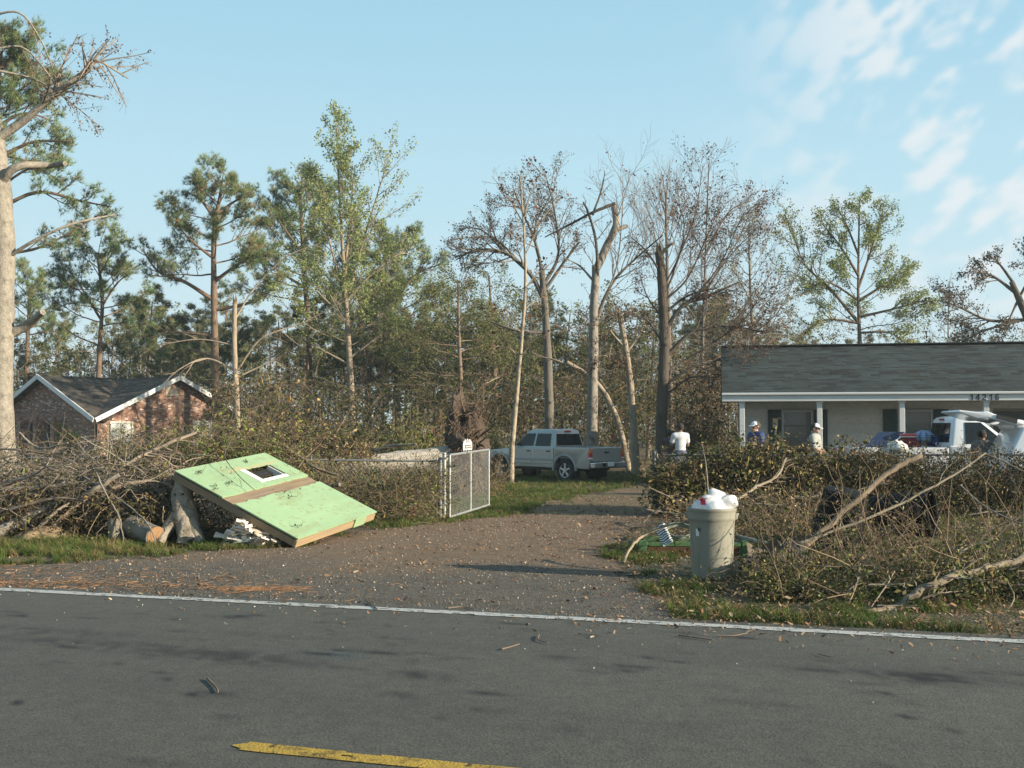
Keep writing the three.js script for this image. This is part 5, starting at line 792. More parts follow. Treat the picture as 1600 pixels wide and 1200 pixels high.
// ---------------------------------------------------------------- fence and gate
M.galv = mat(.50, .51, .50, .42, { metalness: .55, map: uvScaled(TX.fine, 2, 2) }); M.wire = mat(.36, .36, .35, .5, { metalness: .5 });
function chainMesh(a, b, h, y0a, y0b, r = .002, gap = .066) {        // wires both ways between two posts, a and b on the ground plane
  const m = new MB(), L = Math.hypot(b.x - a.x, b.z - a.z), pt = (u, w) => { const t = u / L; return V(lerp(a.x, b.x, t), lerp(y0a, y0b, t) + w, lerp(a.z, b.z, t)); };
  for (const s of [1, -1]) for (let k = -h; k < L + h; k += gap) { let u0 = k, w0 = 0, u1 = k + s * h * .8, w1 = h; const cl = (u) => u < 0 || u > L; if (cl(u0) && cl(u1)) continue; if (u0 < 0) { w0 = (0 - u0) / (u1 - u0) * h; u0 = 0; } if (u0 > L) { w0 = (L - u0) / (u1 - u0) * h; u0 = L; } if (u1 < 0) { w1 = w0 + (0 - u0) / (k + s * h * .8 - u0) * (h - w0); u1 = 0; } if (u1 > L) { w1 = w0 + (L - u0) / (k + s * h * .8 - u0) * (h - w0); u1 = L; } m.tube([pt(u0, w0), pt(u1, w1)], [r, r], 3, [1, 1, 1], false); }
  return m;
}
const pipe = (pts, r, sides = 8) => { const m = new MB(); m.tube(pts, pts.map(() => r), sides, [1, 1, 1]); return m.geo(); };
function fence(label, pts, h, darkMat) {                               // pts on the ground
  const root = thing('chain_link_fence', label, 'fence', V(pts[0].x, H(pts[0].x, pts[0].z), pts[0].z)), o = root.position, rel = (v) => v.clone().sub(o);
  pts.forEach((p, i) => { const y = H(p.x, p.z); const post = part('post', pipe([rel(V(p.x, y - .1, p.z)), rel(V(p.x, y + h + .03, p.z))], i ? .024 : .036), darkMat, root); part('post_cap', new THREE.SphereGeometry(i ? .03 : .042, 10, 6).translate(...rel(V(p.x, y + h + .04, p.z)).toArray()), darkMat, post); });
  for (let i = 0; i < pts.length - 1; i++) { const a = pts[i], b = pts[i + 1], ya = H(a.x, a.z), yb = H(b.x, b.z); part('top_rail', pipe([rel(V(a.x, ya + h, a.z)), rel(V(b.x, yb + h, b.z))], .019), darkMat, root); part('chain_mesh', chainMesh(a, b, h - .06, ya + .03, yb + .03).geo(o), M.wire, root).userData = { kind: 'stuff' }; }
  return root;
}
M.oldGalv = mat(.085, .095, .10, .6, { metalness: .4 });
{
  const gp = (px, d) => { const p = P(px, 700, d); return V(p.x, 0, p.z); };
  fence('dark weathered chain link fence overgrown with vines right of the drive', [gp(1022, 20.2), gp(1097, 20.2), gp(1330, 20.1), gp(1560, 19.8), gp(1800, 19.4)], 1.13, M.oldGalv);
  fence('chain link fence in the weeds left of the gate', [gp(688, 18.6), gp(486, 18.3), gp(260, 17.9), gp(30, 17.6)], 1.03, mat(.20, .21, .21, .5, { metalness: .5 }));
  // the gate leaf, swung inward, with its own post and a scrollwork name plate on top
  const hinge = G(694, 808, -.1), gate = thing('chain_link_gate', 'open grey chain link gate with a scrollwork plate on its top rail', 'gate', V(hinge.x, -.1, hinge.z)), o = gate.position;
  const bl = P(702.5, 808, 18.25).sub(o), tl = P(698.5, 711, 18.25).sub(o), br = P(763.6, 789, 21.1).sub(o), tr = P(758, 702.5, 21.1).sub(o); tl.x = bl.x; tr.x = br.x; tl.z = bl.z; tr.z = br.z;
  const post = part('gate_post', pipe([V(0, -.1, 0), V(0, 1.13, 0)], .036, 12), M.galv, gate); part('post_cap', new THREE.SphereGeometry(.042, 12, 8).scale(1, .7, 1).translate(0, 1.14, 0), M.galv, post);
  for (const y of [.25, .85]) part('hinge', joined(new THREE.TorusGeometry(.04, .012, 6, 12).rotateX(Math.PI / 2).translate(0, y, 0), box(bl.x / 2, y, bl.z / 2, Math.abs(bl.x) + .03, .03, .03)), M.galv, post);
  part('frame_bar', pipe([bl, tl], .021), M.galv, gate); part('frame_bar', pipe([br, tr], .021), M.galv, gate); part('frame_bar', pipe([tl, tr], .021), M.galv, gate); part('frame_bar', pipe([bl, br], .021), M.galv, gate);
  const mb = bl.clone().lerp(br, .5), mt = tl.clone().lerp(tr, .5); part('middle_bar', pipe([mb, mt], .019), M.galv, gate);
  part('chain_mesh', chainMesh(bl, br, tl.y - bl.y, bl.y, br.y, .0013).geo(), mat(.55, .56, .55, .4, { metalness: .5 }), gate).userData = { kind: 'stuff' };
  const dir = tr.clone().sub(tl).normalize(), sp = tl.clone().lerp(tr, .42), plate0 = part('name_plate', rbox(0, 0, 0, .62, .13, .02, .01), mat(.62, .63, .62, .5), gate); plate0.position.set(sp.x, sp.y + .11, sp.z); plate0.rotation.y = -Math.atan2(dir.z, dir.x);
  part('inset', rbox(0, 0, .006, .5, .07, .02, .008), mat(.08, .08, .08, .6), plate0);
  part('scroll', joined(...[-.16, 0, .16].map((x, i) => new THREE.TorusGeometry(i === 1 ? .045 : .036, .009, 6, 16).translate(x, .09, 0)), ...[-.25, .25].map((x) => new THREE.TorusGeometry(.03, .008, 6, 14).translate(x, .07, 0)), ...[-.27, -.09, .09, .27].map((x) => box(x, -.09, 0, .012, .07, .012))), mat(.6, .61, .6, .5), plate0);
  part('lettering', joined(...[-.19, -.12, -.06, .02, .08, .14, .2].map((x, i) => box(x, 0, .018, .035, [.03, .035, .028][i % 3], .006))), mat(.6, .6, .58, .5), plate0);
}

// ---------------------------------------------------------------- the green wall panel propped on the stump
{
  const BL = V(-2.709, .12, -13.419), TL = V(-4.479, .954, -14.042), BR = V(-1.953, .310, -15.313), TR = V(-3.723, 1.144, -15.936);
  const e1 = BR.clone().sub(BL), W = e1.length(), e2 = TL.clone().sub(BL), Ln = e2.length(); e1.normalize(); e2.normalize(); const n = e1.clone().cross(e2).normalize(); if (n.y < 0) n.negate();
  const flip = e1.clone().cross(e2).y < 0;                             // keep the frame right handed: x = e2, z = e1 or the other way round
  const root = thing('wall_panel', 'pale green timber wall panel with a window hole propped on a stump', 'wall panel', BL.clone());
  root.quaternion.setFromRotationMatrix(new THREE.Matrix4().makeBasis(e1, n, e1.clone().cross(n).normalize()));
  const zs = Math.sign(e1.clone().cross(n).dot(e2));                    // +1: local +z climbs
  const Z = (z) => z * zs, th = .018, grn = [.40, .70, .30];
  const r = RNG(8);
  const ply = tex(1024, 1024, (u, v, i, j) => {                         // paint with scuffs, scratches, grime specks
    const w = fbm(u * 6, v * 6, 5), g = fbm(u * 3 + 9, v * 40, 3), sp = vnoise(u * 120, v * 120), sc = Math.abs(fbm(u * 9 + v * 5, v * 7 - u * 11, 4) - .5) < .006 ? 1 : 0;
    let k = .92 + .16 * (w - .5) + .10 * (g - .5); let c = [.285 * k, .42 * k, .235 * k]; const dirt = sstep(.56, .74, fbm(u * 5 + 3, v * 16, 5)) * .28 + sstep(.66, .76, fbm(u * 40 + 3, v * 40, 3)) * .5 + (sp > .95 ? .25 : 0) + sc * .3; c = mixc(c, [.22, .21, .10], Math.min(.8, dirt)); return c;
  }, true, 1);
  const bare = tex(512, 512, (u, v) => { const g = fbm(u * 3, v * 60, 4), w = fbm(u * 8, v * 8, 4); return [.30 + .22 * (g - .5) + .12 * (w - .5), .225 + .17 * (g - .5) + .08 * (w - .5), .145 + .12 * (g - .5)]; }, true, 1);
  M.ply = mat(1, 1, 1, .62, { map: ply }); M.bareWood = mat(.72, .70, .66, .85, { map: bare }); M.lumber = mat(1.05, 1.0, .9, .85, { map: bare });
  const sheetPart = (name, x0, x1, z0, z1, y, t, m, jagA = 0, jagB = 0) => {   // a board whose z0 / z1 edges may be ragged
    const s = new THREE.Shape(), n0 = 26; for (let k = 0; k <= n0; k++) { const x = lerp(x0, x1, k / n0), z = z0 + (jagA ? (fbm(x * 9, 3 + z0, 3) - .5) * jagA : 0); k ? s.lineTo(x, z) : s.moveTo(x, z); } for (let k = n0; k >= 0; k--) { const x = lerp(x0, x1, k / n0), z = z1 + (jagB ? (fbm(x * 9, 9 + z1, 3) - .5) * jagB : 0); s.lineTo(x, z); } s.closePath();
    return s;
  };
  const ext = (s, y, t) => { const g = new THREE.ExtrudeGeometry(s, { depth: t, bevelEnabled: false }), p = g.attributes.position, uv = g.attributes.uv; for (let i = 0; i < p.count; i++) { const x = p.getX(i), z = p.getY(i), h = p.getZ(i); p.setXYZ(i, x, y + h, Z(z)); uv.setXY(i, x / 2.2, z / 2.2); } if (zs > 0) { const q = g.toNonIndexed(), a = q.attributes.position, u2 = q.attributes.uv; for (let i = 0; i < a.count; i += 3) for (const at of [a, u2]) { const sz = at.itemSize; for (let c = 0; c < sz; c++) { const t1 = at.array[i * sz + c]; at.array[i * sz + c] = at.array[(i + 1) * sz + c]; at.array[(i + 1) * sz + c] = t1; } } q.computeVertexNormals(); return q; } g.computeVertexNormals(); return g; };
  // three skins: lower sheet, bare strip where the paint board is gone, upper sheet with the window hole
  part('lower_sheet', ext(sheetPart('', 0, W, 0, 1.02, 0, th, null, 0, .05), -th, th), M.ply, root);
  part('bare_strip', ext(sheetPart('', 0.005, W - .005, .98, 1.30, 0, th), -th - .02, .018), M.bareWood, root);
  { const s = sheetPart('', 0, W, 1.24, Ln, 0, th, null, .06, 0), hx0 = W * .50, hx1 = W * .84, hz0 = 1.34, hz1 = 1.74, hole = new THREE.Path(); hole.moveTo(hx0, hz0); hole.lineTo(hx0, hz1); hole.lineTo(hx1, hz1); hole.lineTo(hx1, hz0); hole.closePath(); s.holes.push(hole); part('upper_sheet', ext(s, -th, th), M.ply, root);
    const fr = part('window_frame', joined(box(hx0 + .035, -.012, Z((hz0 + hz1) / 2), .11, .04, hz1 - hz0 - .01), box((hx0 + hx1) / 2 + .05, -.02, Z(hz0 + .035), hx1 - hx0 - .13, .04, .075), box(hx1 - .012, -.07, Z((hz0 + hz1) / 2), .02, .09, hz1 - hz0)), mat(.68, .66, .62, .6), root);
    part('tar_strip', box((hx0 + hx1) / 2 + .02, -.085, Z(hz1 - .07), hx1 - hx0 - .1, .02, .12), M.black, fr); }
  // scuffed band of bare paint above the window
  part('scraped_patch', ext((() => { const s = new THREE.Shape(); const pts = []; for (let k = 0; k <= 20; k++) { const x = lerp(W * .38, W * .98, k / 20); pts.push([x, 1.80 + (fbm(x * 12, 5, 3) - .5) * .12]); } for (let k = 20; k >= 0; k--) { const x = lerp(W * .38, W * .98, k / 20); pts.push([x, 1.735 + (fbm(x * 14, 15, 3) - .5) * .11]); } s.setFromPoints(pts.map((q) => new THREE.Vector2(...q))); return s; })(), .0008, .001), mat(.34, .34, .19, .8), root);
  root.updateMatrixWorld(); const sprig = (label, x, z, cnt, seed) => { const q = RNG(seed), o = root.localToWorld(V(x, .012, Z(z))), g = thing('leaf_sprig', label, 'leaf sprig', o), up = n.clone(), tw = new MB(), lf = new MB(); for (let k = 0; k < cnt; k++) { const e = root.localToWorld(V(x + (q() - .35) * .22, .012 + q() * .008, Z(z + (q() - .6) * .16))).sub(o); tw.tube([V(0, 0, 0), e.clone().multiplyScalar(.5).addScaledVector(up, .02), e], [.003, .0025, .002], 3, [.12, .10, .06], false); for (let j = 0; j < 3; j++) lf.leaf(e.clone().multiplyScalar(.4 + .6 * q()).addScaledVector(up, .012), .035, .02, q, vary(q, [.10, .10, .035], .3)); } part('twig', tw.geo(), M.twig, g); part('leaves', lf.geo(), M.dryLeaf, g).userData = { kind: 'stuff' }; };
  sprig('wilted sprig on the upper left corner of the green panel', .28, 1.9, 4, 71); sprig('small dark sprig above the bare strip of the panel', .40, 1.48, 4, 72); sprig('sprig of leaves left of the panel window', .10, 1.45, 3, 73); sprig('tiny sprig low on the green panel near its corner', .26, .18, 3, 74); sprig('sprig of leaves above the panel window hole', 1.4, 1.9, 3, 75);
  // studs under the skin and the plate along the lower edge
  const st = (x) => part('stud', box(x, -th - .068, Z(Ln / 2), .04, .09, Ln - .1), M.bareWood, root);
  st(.025); st(W * .24); st(W * .46); st(W * .88); st(W - .025);
  const bp = part('bottom_plate', box(W / 2 - .01, -th - .066, Z(.022), W - .02, .094, .044), M.lumber, root); part('painted_block', box(W * .77, -.066, Z(-.008), .3, .13, .02), M.ply, root);
  part('top_plate', box(W / 2, -th - .066, Z(Ln - .022), W - .02, .094, .044), M.bareWood, root);
}

// ---------------------------------------------------------------- logs, stumps, branches
const barkTan = [.40, .32, .24], barkGrey = [.36, .32, .27];
function branch(name, label, pts, r0, r1, bark, o = {}) {              // pts in metres, first one the root of the thing
  const rnd = RNG(o.seed || 1), c = curve(pts, Math.max(8, pts.length * 5)), base = c[0].clone(), root = thing(name, label, o.category || 'branch', base, 0, o.group), m = new MB();
  for (let i = 1; i < c.length - 1; i++) c[i].add(V((rnd() - .5) * r0 * .8, (rnd() - .5) * r0 * .6, (rnd() - .5) * r0 * .8));
  m.tube(c, radii(c.length, r0, r1), o.sides || 8, bark, true, .3); part('stem', m.geo(base), M.bark, root);
  if (o.twigs) { const out = []; out.tips = []; let len = 0; for (let i = 1; i < c.length; i++) len += c[i].distanceTo(c[i - 1]); spread(out, c, len * (o.k || .6), r0 * .7, 1, { levels: o.levels || 2, n: [0, o.twigs, 4], ratio: .4, ang: .6, wander: .5, trop: o.trop ?? -.02, t0: [.2, .25, .3], tip: .002, seg: .2 }, rnd); const t = new MB(); for (const b of out) t.tube(b.pts, radii(b.pts.length, b.r0, b.r1), 4, o.twigCol || bark, false); part('twigs', t.geo(base), M.twig, root).userData = { kind: 'stuff' };
    if (o.leaf) { const l = new MB(); foliage(l, out.tips, o.leaf, rnd); part('leaves', l.geo(base), M.dryLeaf, root).userData = { kind: 'stuff' }; } }
  return root;
}
const PP = (list) => list.map((q) => P(...q));
{
  const st = thing('stump', 'pale grey stump with splayed roots under the green panel', 'stump', G(290, 846));
  const o = st.position, m = new MB(); m.tube(curve([P(289, 752, 14.25), P(286, 780, 14.2), P(288, 806, 14.15), P(292, 826, 14.1), P(302, 848, 14.0)].map((v) => v.sub(o)), 22), [...radii(12, .122, .165), ...radii(11, .165, .13)], 14, [.50, .43, .34], true, .35);
  part('trunk', m.geo(), M.smoothBark, st);
  const leg = (ps, a, b) => { const k = new MB(); k.tube(curve(ps.map((q) => P(...q).sub(o)), 14), radii(15, a, b), 10, [.48, .41, .32], true, .35); part('root', k.geo(), M.smoothBark, st); };
  leg([[282, 796, 14.2], [272, 812, 14.1], [262, 828, 14.0], [250, 848, 13.9]], .10, .06); leg([[296, 812, 14.1], [304, 826, 14.05], [313, 850, 13.95]], .11, .07); leg([[290, 806, 14.1], [288, 830, 13.95], [284, 850, 13.9]], .1, .07);
  const log = (label, a, b, r, col, face, name = 'cut_log') => { const root = thing(name, label, 'log', a), c = [a, a.clone().lerp(b, .3), a.clone().lerp(b, .7), b].map((v) => v.clone().sub(a)), k = new MB(); k.tube(curve(c, 8), radii(9, r, r * .95), 16, col, true, .25); part('bark', k.geo(), M.bark, root); const d = a.clone().sub(b).normalize(), f = new MB(); f.tube([d.clone().multiplyScalar(-.01), d.clone().multiplyScalar(.006)], [r * .94, r * .93], 16, [1, 1, 1]); part('cut_face', f.geo(), mat(...face, .85, { map: TX.fine }), root); };
  log('thick cut log showing an orange sawn face beside the stump', P(244, 838, 13.85), P(204, 822, 14.25), .14, [.34, .30, .25], [.34, .19, .085]);
  log('short upright log end standing in the left brush pile', P(180, 812, 14.1), P(178, 850, 14.05), .085, [.36, .31, .24], [.42, .32, .2]);
  { const g = new THREE.SphereGeometry(1, 28, 14, 0, 6.283, 0, 1.57), p = g.attributes.position; for (let i = 0; i < p.count; i++) { const x = p.getX(i), y = p.getY(i), z = p.getZ(i), n = .75 + .5 * fbm(x * 3 + 3, z * 3 + y, 4); p.setXYZ(i, x * n * .42, y * n * .2, z * n * .34); } g.computeVertexNormals(); const b = G(72, 846); solo('sand_heap', metreUV(g).scale(1, 1, 1), mat(.34, .24, .135, .95, { map: TX.fine }), 'tan heap of sand at the foot of the left brush pile', 'sand heap', null, V(b.x, -.02, b.z)); }
  // white torn scraps under the panel
  { const r = RNG(4), b = G(390, 852), root = thing('scrap_heap', 'heap of white torn wood and paper scraps under the green panel', 'scrap heap', V(b.x, .0, b.z)); const ms = [mat(.62, .56, .48, .8), mat(.5, .42, .33, .85), mat(.68, .65, .6, .8)]; for (let i = 0; i < 64; i++) { const l = .10 + r() * .2, g = new THREE.BoxGeometry(l, .012 + r() * .03, .05 + r() * .07, 3, 1, 1), p = g.attributes.position; for (let k = 0; k < p.count; k++) p.setXYZ(k, p.getX(k), p.getY(k) + (r() - .5) * .02, p.getZ(k) + (r() - .5) * .04); g.computeVertexNormals(); const u = r() * 2 - 1, m = part('scrap', g, ms[i % 3], root); m.position.set(u * .34, .03 + r() * .30 * (1 - Math.abs(u) * .8), (r() - .5) * .42); m.rotation.set((r() - .5) * 1.2, (r() - .5) * 1.6, (r() - .5) * .9); } root.rotation.y = -.35; }
  // rusty pointed shard standing by the gate post
  { const g = new THREE.ConeGeometry(.11, .36, 5, 2, true); g.scale(1, 1, .35); g.rotateZ(-.5); solo('dead_palm_husk', metreUV(g), mat(.34, .15, .07, .85, { side: THREE.DoubleSide, map: TX.fine }), 'rust brown pointed husk standing in weeds by the gate', 'husk', null, P(645, 801, 18.0)); }

  // the left brush pile: its larger branches one by one
  const B = (label, ps, w0, w1, o = {}) => branch('cut_branch', label, PP(ps), px2m(w0, 15) / 2, px2m(w1, 15) / 2, o.bark || barkTan, { category: 'branch', group: o.group, ...o });
  B('thick pale limb sticking out low at the left edge of the pile', [[-30, 840, 14], [20, 820, 14.2], [62, 800, 14.4], [92, 786, 14.7]], 17, 12, { bark: [.46, .40, .33], seed: 3 });
  B('long leafy limb rising across the left pile towards the gable', [[68, 836, 14.2], [110, 798, 14.4], [150, 762, 14.8], [196, 728, 15.2], [250, 698, 15.8], [312, 674, 16.2]], 7, 5, { seed: 5, twigs: 12, k: .5, levels: 2 });
  B('grey limb lying level through the middle of the left pile', [[-20, 764, 14.6], [60, 762, 14.6], [126, 754, 14.7], [180, 760, 14.8], [246, 768, 15]], 7, 4, { bark: barkGrey, seed: 7, twigs: 9, k: .4 });
  B('slender limb crossing above the thick pale limb', [[60, 824, 14], [104, 788, 14.2], [148, 766, 14.4], [200, 742, 14.8]], 5, 3, { seed: 9, twigs: 8, k: .4 });
  B('thin bent stick hanging down beside the short upright log', [[150, 738, 14.2], [166, 772, 14], [186, 808, 13.9], [194, 852, 13.8]], 3, 2, { seed: 11, bark: barkGrey, twigs: 4, k: .25 });
  B('pale curved branch poking up in front of the brick porch', [[30, 676, 15.4], [52, 696, 15.2], [70, 700, 15], [106, 692, 14.9]], 4, 3, { seed: 13, bark: [.46, .38, .29] });
  B('bare twiggy branch fanning over the top of the left pile', [[-20, 700, 15.6], [40, 704, 15.4], [100, 716, 15.2], [150, 742, 15]], 4, 2, { seed: 15, twigs: 12, k: .5 });
  B('long thin branch drooping off the right of the pile to the grass', [[130, 744, 14.4], [200, 790, 14], [236, 826, 13.7], [246, 868, 13.5]], 3, 1.5, { seed: 17, bark: barkGrey, twigs: 6, k: .3 });
  B('branch spreading right towards the top of the stump', [[150, 770, 14.4], [200, 756, 14.5], [240, 752, 14.6], [272, 762, 14.7]], 5, 3, { seed: 19, twigs: 8, k: .4 });
  B('dark crooked branch low in front of the left pile', [[0, 800, 14], [50, 786, 14], [90, 778, 14.1], [130, 782, 14.2]], 5, 3, { seed: 21, bark: darkBark, twigs: 8, k: .4 });
  B('forked grey branch at the back of the left pile', [[40, 760, 16], [110, 720, 16.2], [170, 690, 16.6], [210, 668, 17]], 5, 2, { seed: 23, bark: barkGrey, twigs: 10, k: .5 });
  B('broken limb end with a pale torn tip in the pile', [[120, 780, 14.3], [150, 764, 14.2], [186, 742, 14.2]], 9, 7, { seed: 25, bark: [.48, .40, .31] });
  B('long switch slanting over the green panel', [[360, 690, 15.2], [352, 716, 14.6], [372, 742, 14.4], [398, 766, 14.2]], 1.6, 1, { seed: 27, bark: darkBark });
  B('straight stick leaning behind the green panel', [[446, 698, 17.4], [470, 716, 17], [500, 734, 16.8], [528, 742, 16.7]], 6, 4, { seed: 29, bark: [.42, .33, .22] });
  B('short pale limb stub right of the green panel', [[512, 766, 16.8], [524, 758, 16.6], [531, 757, 16.5]], 7, 6, { seed: 31, bark: [.5, .42, .32] });
  const r = RNG(77);
  for (let i = 0; i < 46; i++) { const x = -20 + r() * 300, y = 704 + r() * 120, d = 14.2 + r() * 2.6, a = (r() - .5) * 1.4, l = 40 + r() * 90; branch('cut_branch', 'smaller bare branch tangled in the left brush pile', PP([[x, y, d], [x + Math.cos(a) * l * .35, y - Math.sin(a) * l * .35 + (r() - .5) * 12, d + (r() - .5) * .4], [x + Math.cos(a) * l * .7, y - Math.sin(a) * l * .7 + (r() - .5) * 16, d + (r() - .5) * .6], [x + Math.cos(a) * l, y - Math.sin(a) * l * .8 + r() * 12, d + (r() - .5) * .8]]).map((v) => { v.y = Math.max(v.y, .04); return v; }), .010 + r() * .018, .004, pick(r, [barkTan, barkGrey, darkBark, [.46, .38, .3]]), { seed: 100 + i, sides: 5, twigs: 7, k: .6, group: 'smaller branches of the left brush pile' }); }
  // right side limbs
  const Rr = (label, ps, d0, w0, w1, o = {}) => branch('cut_branch', label, PP(ps), px2m(w0, d0) / 2, px2m(w1, d0) / 2, o.bark || barkTan, o);
  Rr('stout tan limb leaning up past the black barrels with a broken end', [[1243, 868, 11.9], [1288, 828, 12.2], [1332, 788, 12.5], [1372, 752, 12.8], [1408, 726, 13], [1438, 712, 13.2]], 12.4, 9, 9, { bark: [.27, .205, .14], seed: 41, twigs: 3, k: .12 });
  Rr('long thin limb slanting from the felt scraps to the fence top', [[1206, 862, 11.8], [1280, 838, 12], [1380, 800, 12.4], [1440, 770, 12.8], [1500, 736, 13.2], [1540, 708, 13.6]], 12.4, 5, 3, { seed: 43, bark: [.30, .26, .19], twigs: 7, k: .35, leaf: { per: 4, size: .07, spread: .1, chance: .5, cols: [[.30, .22, .13], [.22, .2, .09]] } });
  Rr('fine forked shoot arching down right from the long thin limb', [[1540, 710, 13.6], [1570, 722, 13.4], [1610, 742, 13.2]], 13.4, 3, 2, { seed: 45 });
  Rr('mossy curved log lying along the road edge', [[1302, 972, 8.75], [1344, 962, 8.85], [1404, 948, 9], [1436, 924, 9.1], [1496, 900, 9.3], [1556, 884, 9.5], [1620, 866, 9.8]], 9, 15, 11, { bark: [.36, .29, .21], seed: 47, category: 'log', twigs: 8, k: .3 });
  Rr('bowed stick arching from the drive to the bin', [[974, 880, 11.3], [988, 852, 11.5], [1014, 832, 11.7], [1044, 821, 11.7], [1078, 815, 11.4]], 11.5, 5, 3, { bark: [.45, .36, .25], seed: 49 });
  Rr('thin upright shoot standing behind the bin', [[1110, 800, 12], [1106, 760, 12], [1102, 720, 12], [1096, 690, 12]], 12, 2.2, 1.2, { bark: [.48, .42, .33], seed: 51 });
  Rr('pale limb half buried behind the bin', [[1150, 838, 13.5], [1190, 848, 13.2], [1220, 852, 13]], 13.3, 8, 6, { bark: [.40, .36, .28], seed: 53 });
  Rr('grey log lying on the leaves right of the black barrels', [[1380, 812, 15], [1424, 822, 14.6], [1466, 828, 14.2]], 14.6, 10, 7, { bark: [.36, .33, .28], seed: 55 });
  Rr('slender branch drooping into the leaves at the far right', [[1500, 758, 13.5], [1540, 792, 13], [1580, 812, 12.8], [1620, 826, 12.6]], 13, 3, 2, { seed: 57, bark: barkGrey, twigs: 5, k: .3 });
  Rr('curved shoot looping at the right edge of the near brush', [[1560, 962, 9], [1578, 948, 9], [1584, 930, 9.1], [1574, 908, 9.2]], 9, 3, 2, { seed: 59 });
  Rr('crooked stick rising from the near brush beside the log', [[1318, 958, 9], [1330, 934, 9.1], [1340, 906, 9.3], [1344, 880, 9.5]], 9, 3, 2, { seed: 61, bark: [.42, .32, .22], twigs: 3, k: .3 });
  Rr('two pronged stick standing in the near brush', [[1360, 950, 9], [1384, 916, 9.2], [1398, 892, 9.4]], 9, 2.6, 1.6, { seed: 63, bark: [.44, .35, .25], twigs: 3, k: .3 });
  Rr('pale twiggy branch caught in the vines beside the bin', [[1150, 782, 16], [1180, 762, 16.4], [1214, 744, 17], [1228, 716, 17.4]], 16.6, 5, 3, { seed: 65, bark: [.42, .34, .25], twigs: 8, k: .5 });
  for (let i = 0; i < 34; i++) { const near = i < 18, x = near ? 1190 + r() * 420 : 1000 + r() * 560, y = near ? 880 + r() * 80 : 760 + r() * 80, d = near ? 8.8 + r() * 1.6 : 14 + r() * 4, a = (r() - .4) * 1.3, l = 40 + r() * 80; branch('cut_branch', near ? 'small leafy branch in the brush beside the road' : 'small bare branch in the tangle under the right fence', PP([[x, y, d], [x + Math.cos(a) * l * .4, y - Math.sin(a) * l * .4 + (r() - .5) * 10, d], [x + Math.cos(a) * l, y - Math.sin(a) * l * .8, d + (r() - .5) * .5]]).map((v) => { v.y = Math.max(v.y, H(v.x, v.z) + .03); return v; }), .007 + r() * .012, .003, pick(r, [barkTan, barkGrey, [.44, .36, .26]]), { seed: 300 + i, sides: 5, twigs: 6, k: .6, group: near ? 'branches in the near brush' : 'branches under the right fence', leaf: { per: 5, size: .06, spread: .08, chance: .7, cols: near ? [[.15, .15, .05], [.22, .18, .08], [.10, .12, .04]] : [[.28, .19, .11], [.2, .13, .08]] } }); }
  // sticks lying on the road and the drive
  const stick = (label, ps, w) => { const c = curve(ps.map((q) => G(q[0], q[1], .012)), 8), m = new MB(); m.tube(c, radii(9, w, w * .6), 5, [.20, .15, .11], true, .2); const base = c[0].clone(); solo('stick', m.geo(base), M.twig, label, 'stick', null, base); };
  stick('dark bent stick lying alone on the road', [[324, 1060], [332, 1068], [338, 1074], [341, 1081]], .008);
  stick('short stick by the edge line left of the drive mouth', [[570, 937], [580, 944], [590, 952]], .008);
  stick('thin pale stick on the road at the drive mouth', [[784, 1014], [796, 1011], [812, 1006]], .006);
  stick('small hooked stick on the road below the edge line', [[842, 992], [842, 1000], [856, 1004]], .006);
  stick('long dark stick lying against the edge line by the leaves', [[1060, 992], [1086, 996], [1114, 1000]], .007);
  stick('pale straight stick on the edge line right of the drive', [[1120, 993], [1146, 993], [1168, 989]], .006);
  stick('tiny stick on the road right of the drive mouth', [[1280, 1022], [1292, 1025], [1306, 1026]], .005);
  stick('thin stick among the leaves in the middle of the drive', [[700, 950], [724, 948], [742, 952]], .007);
}

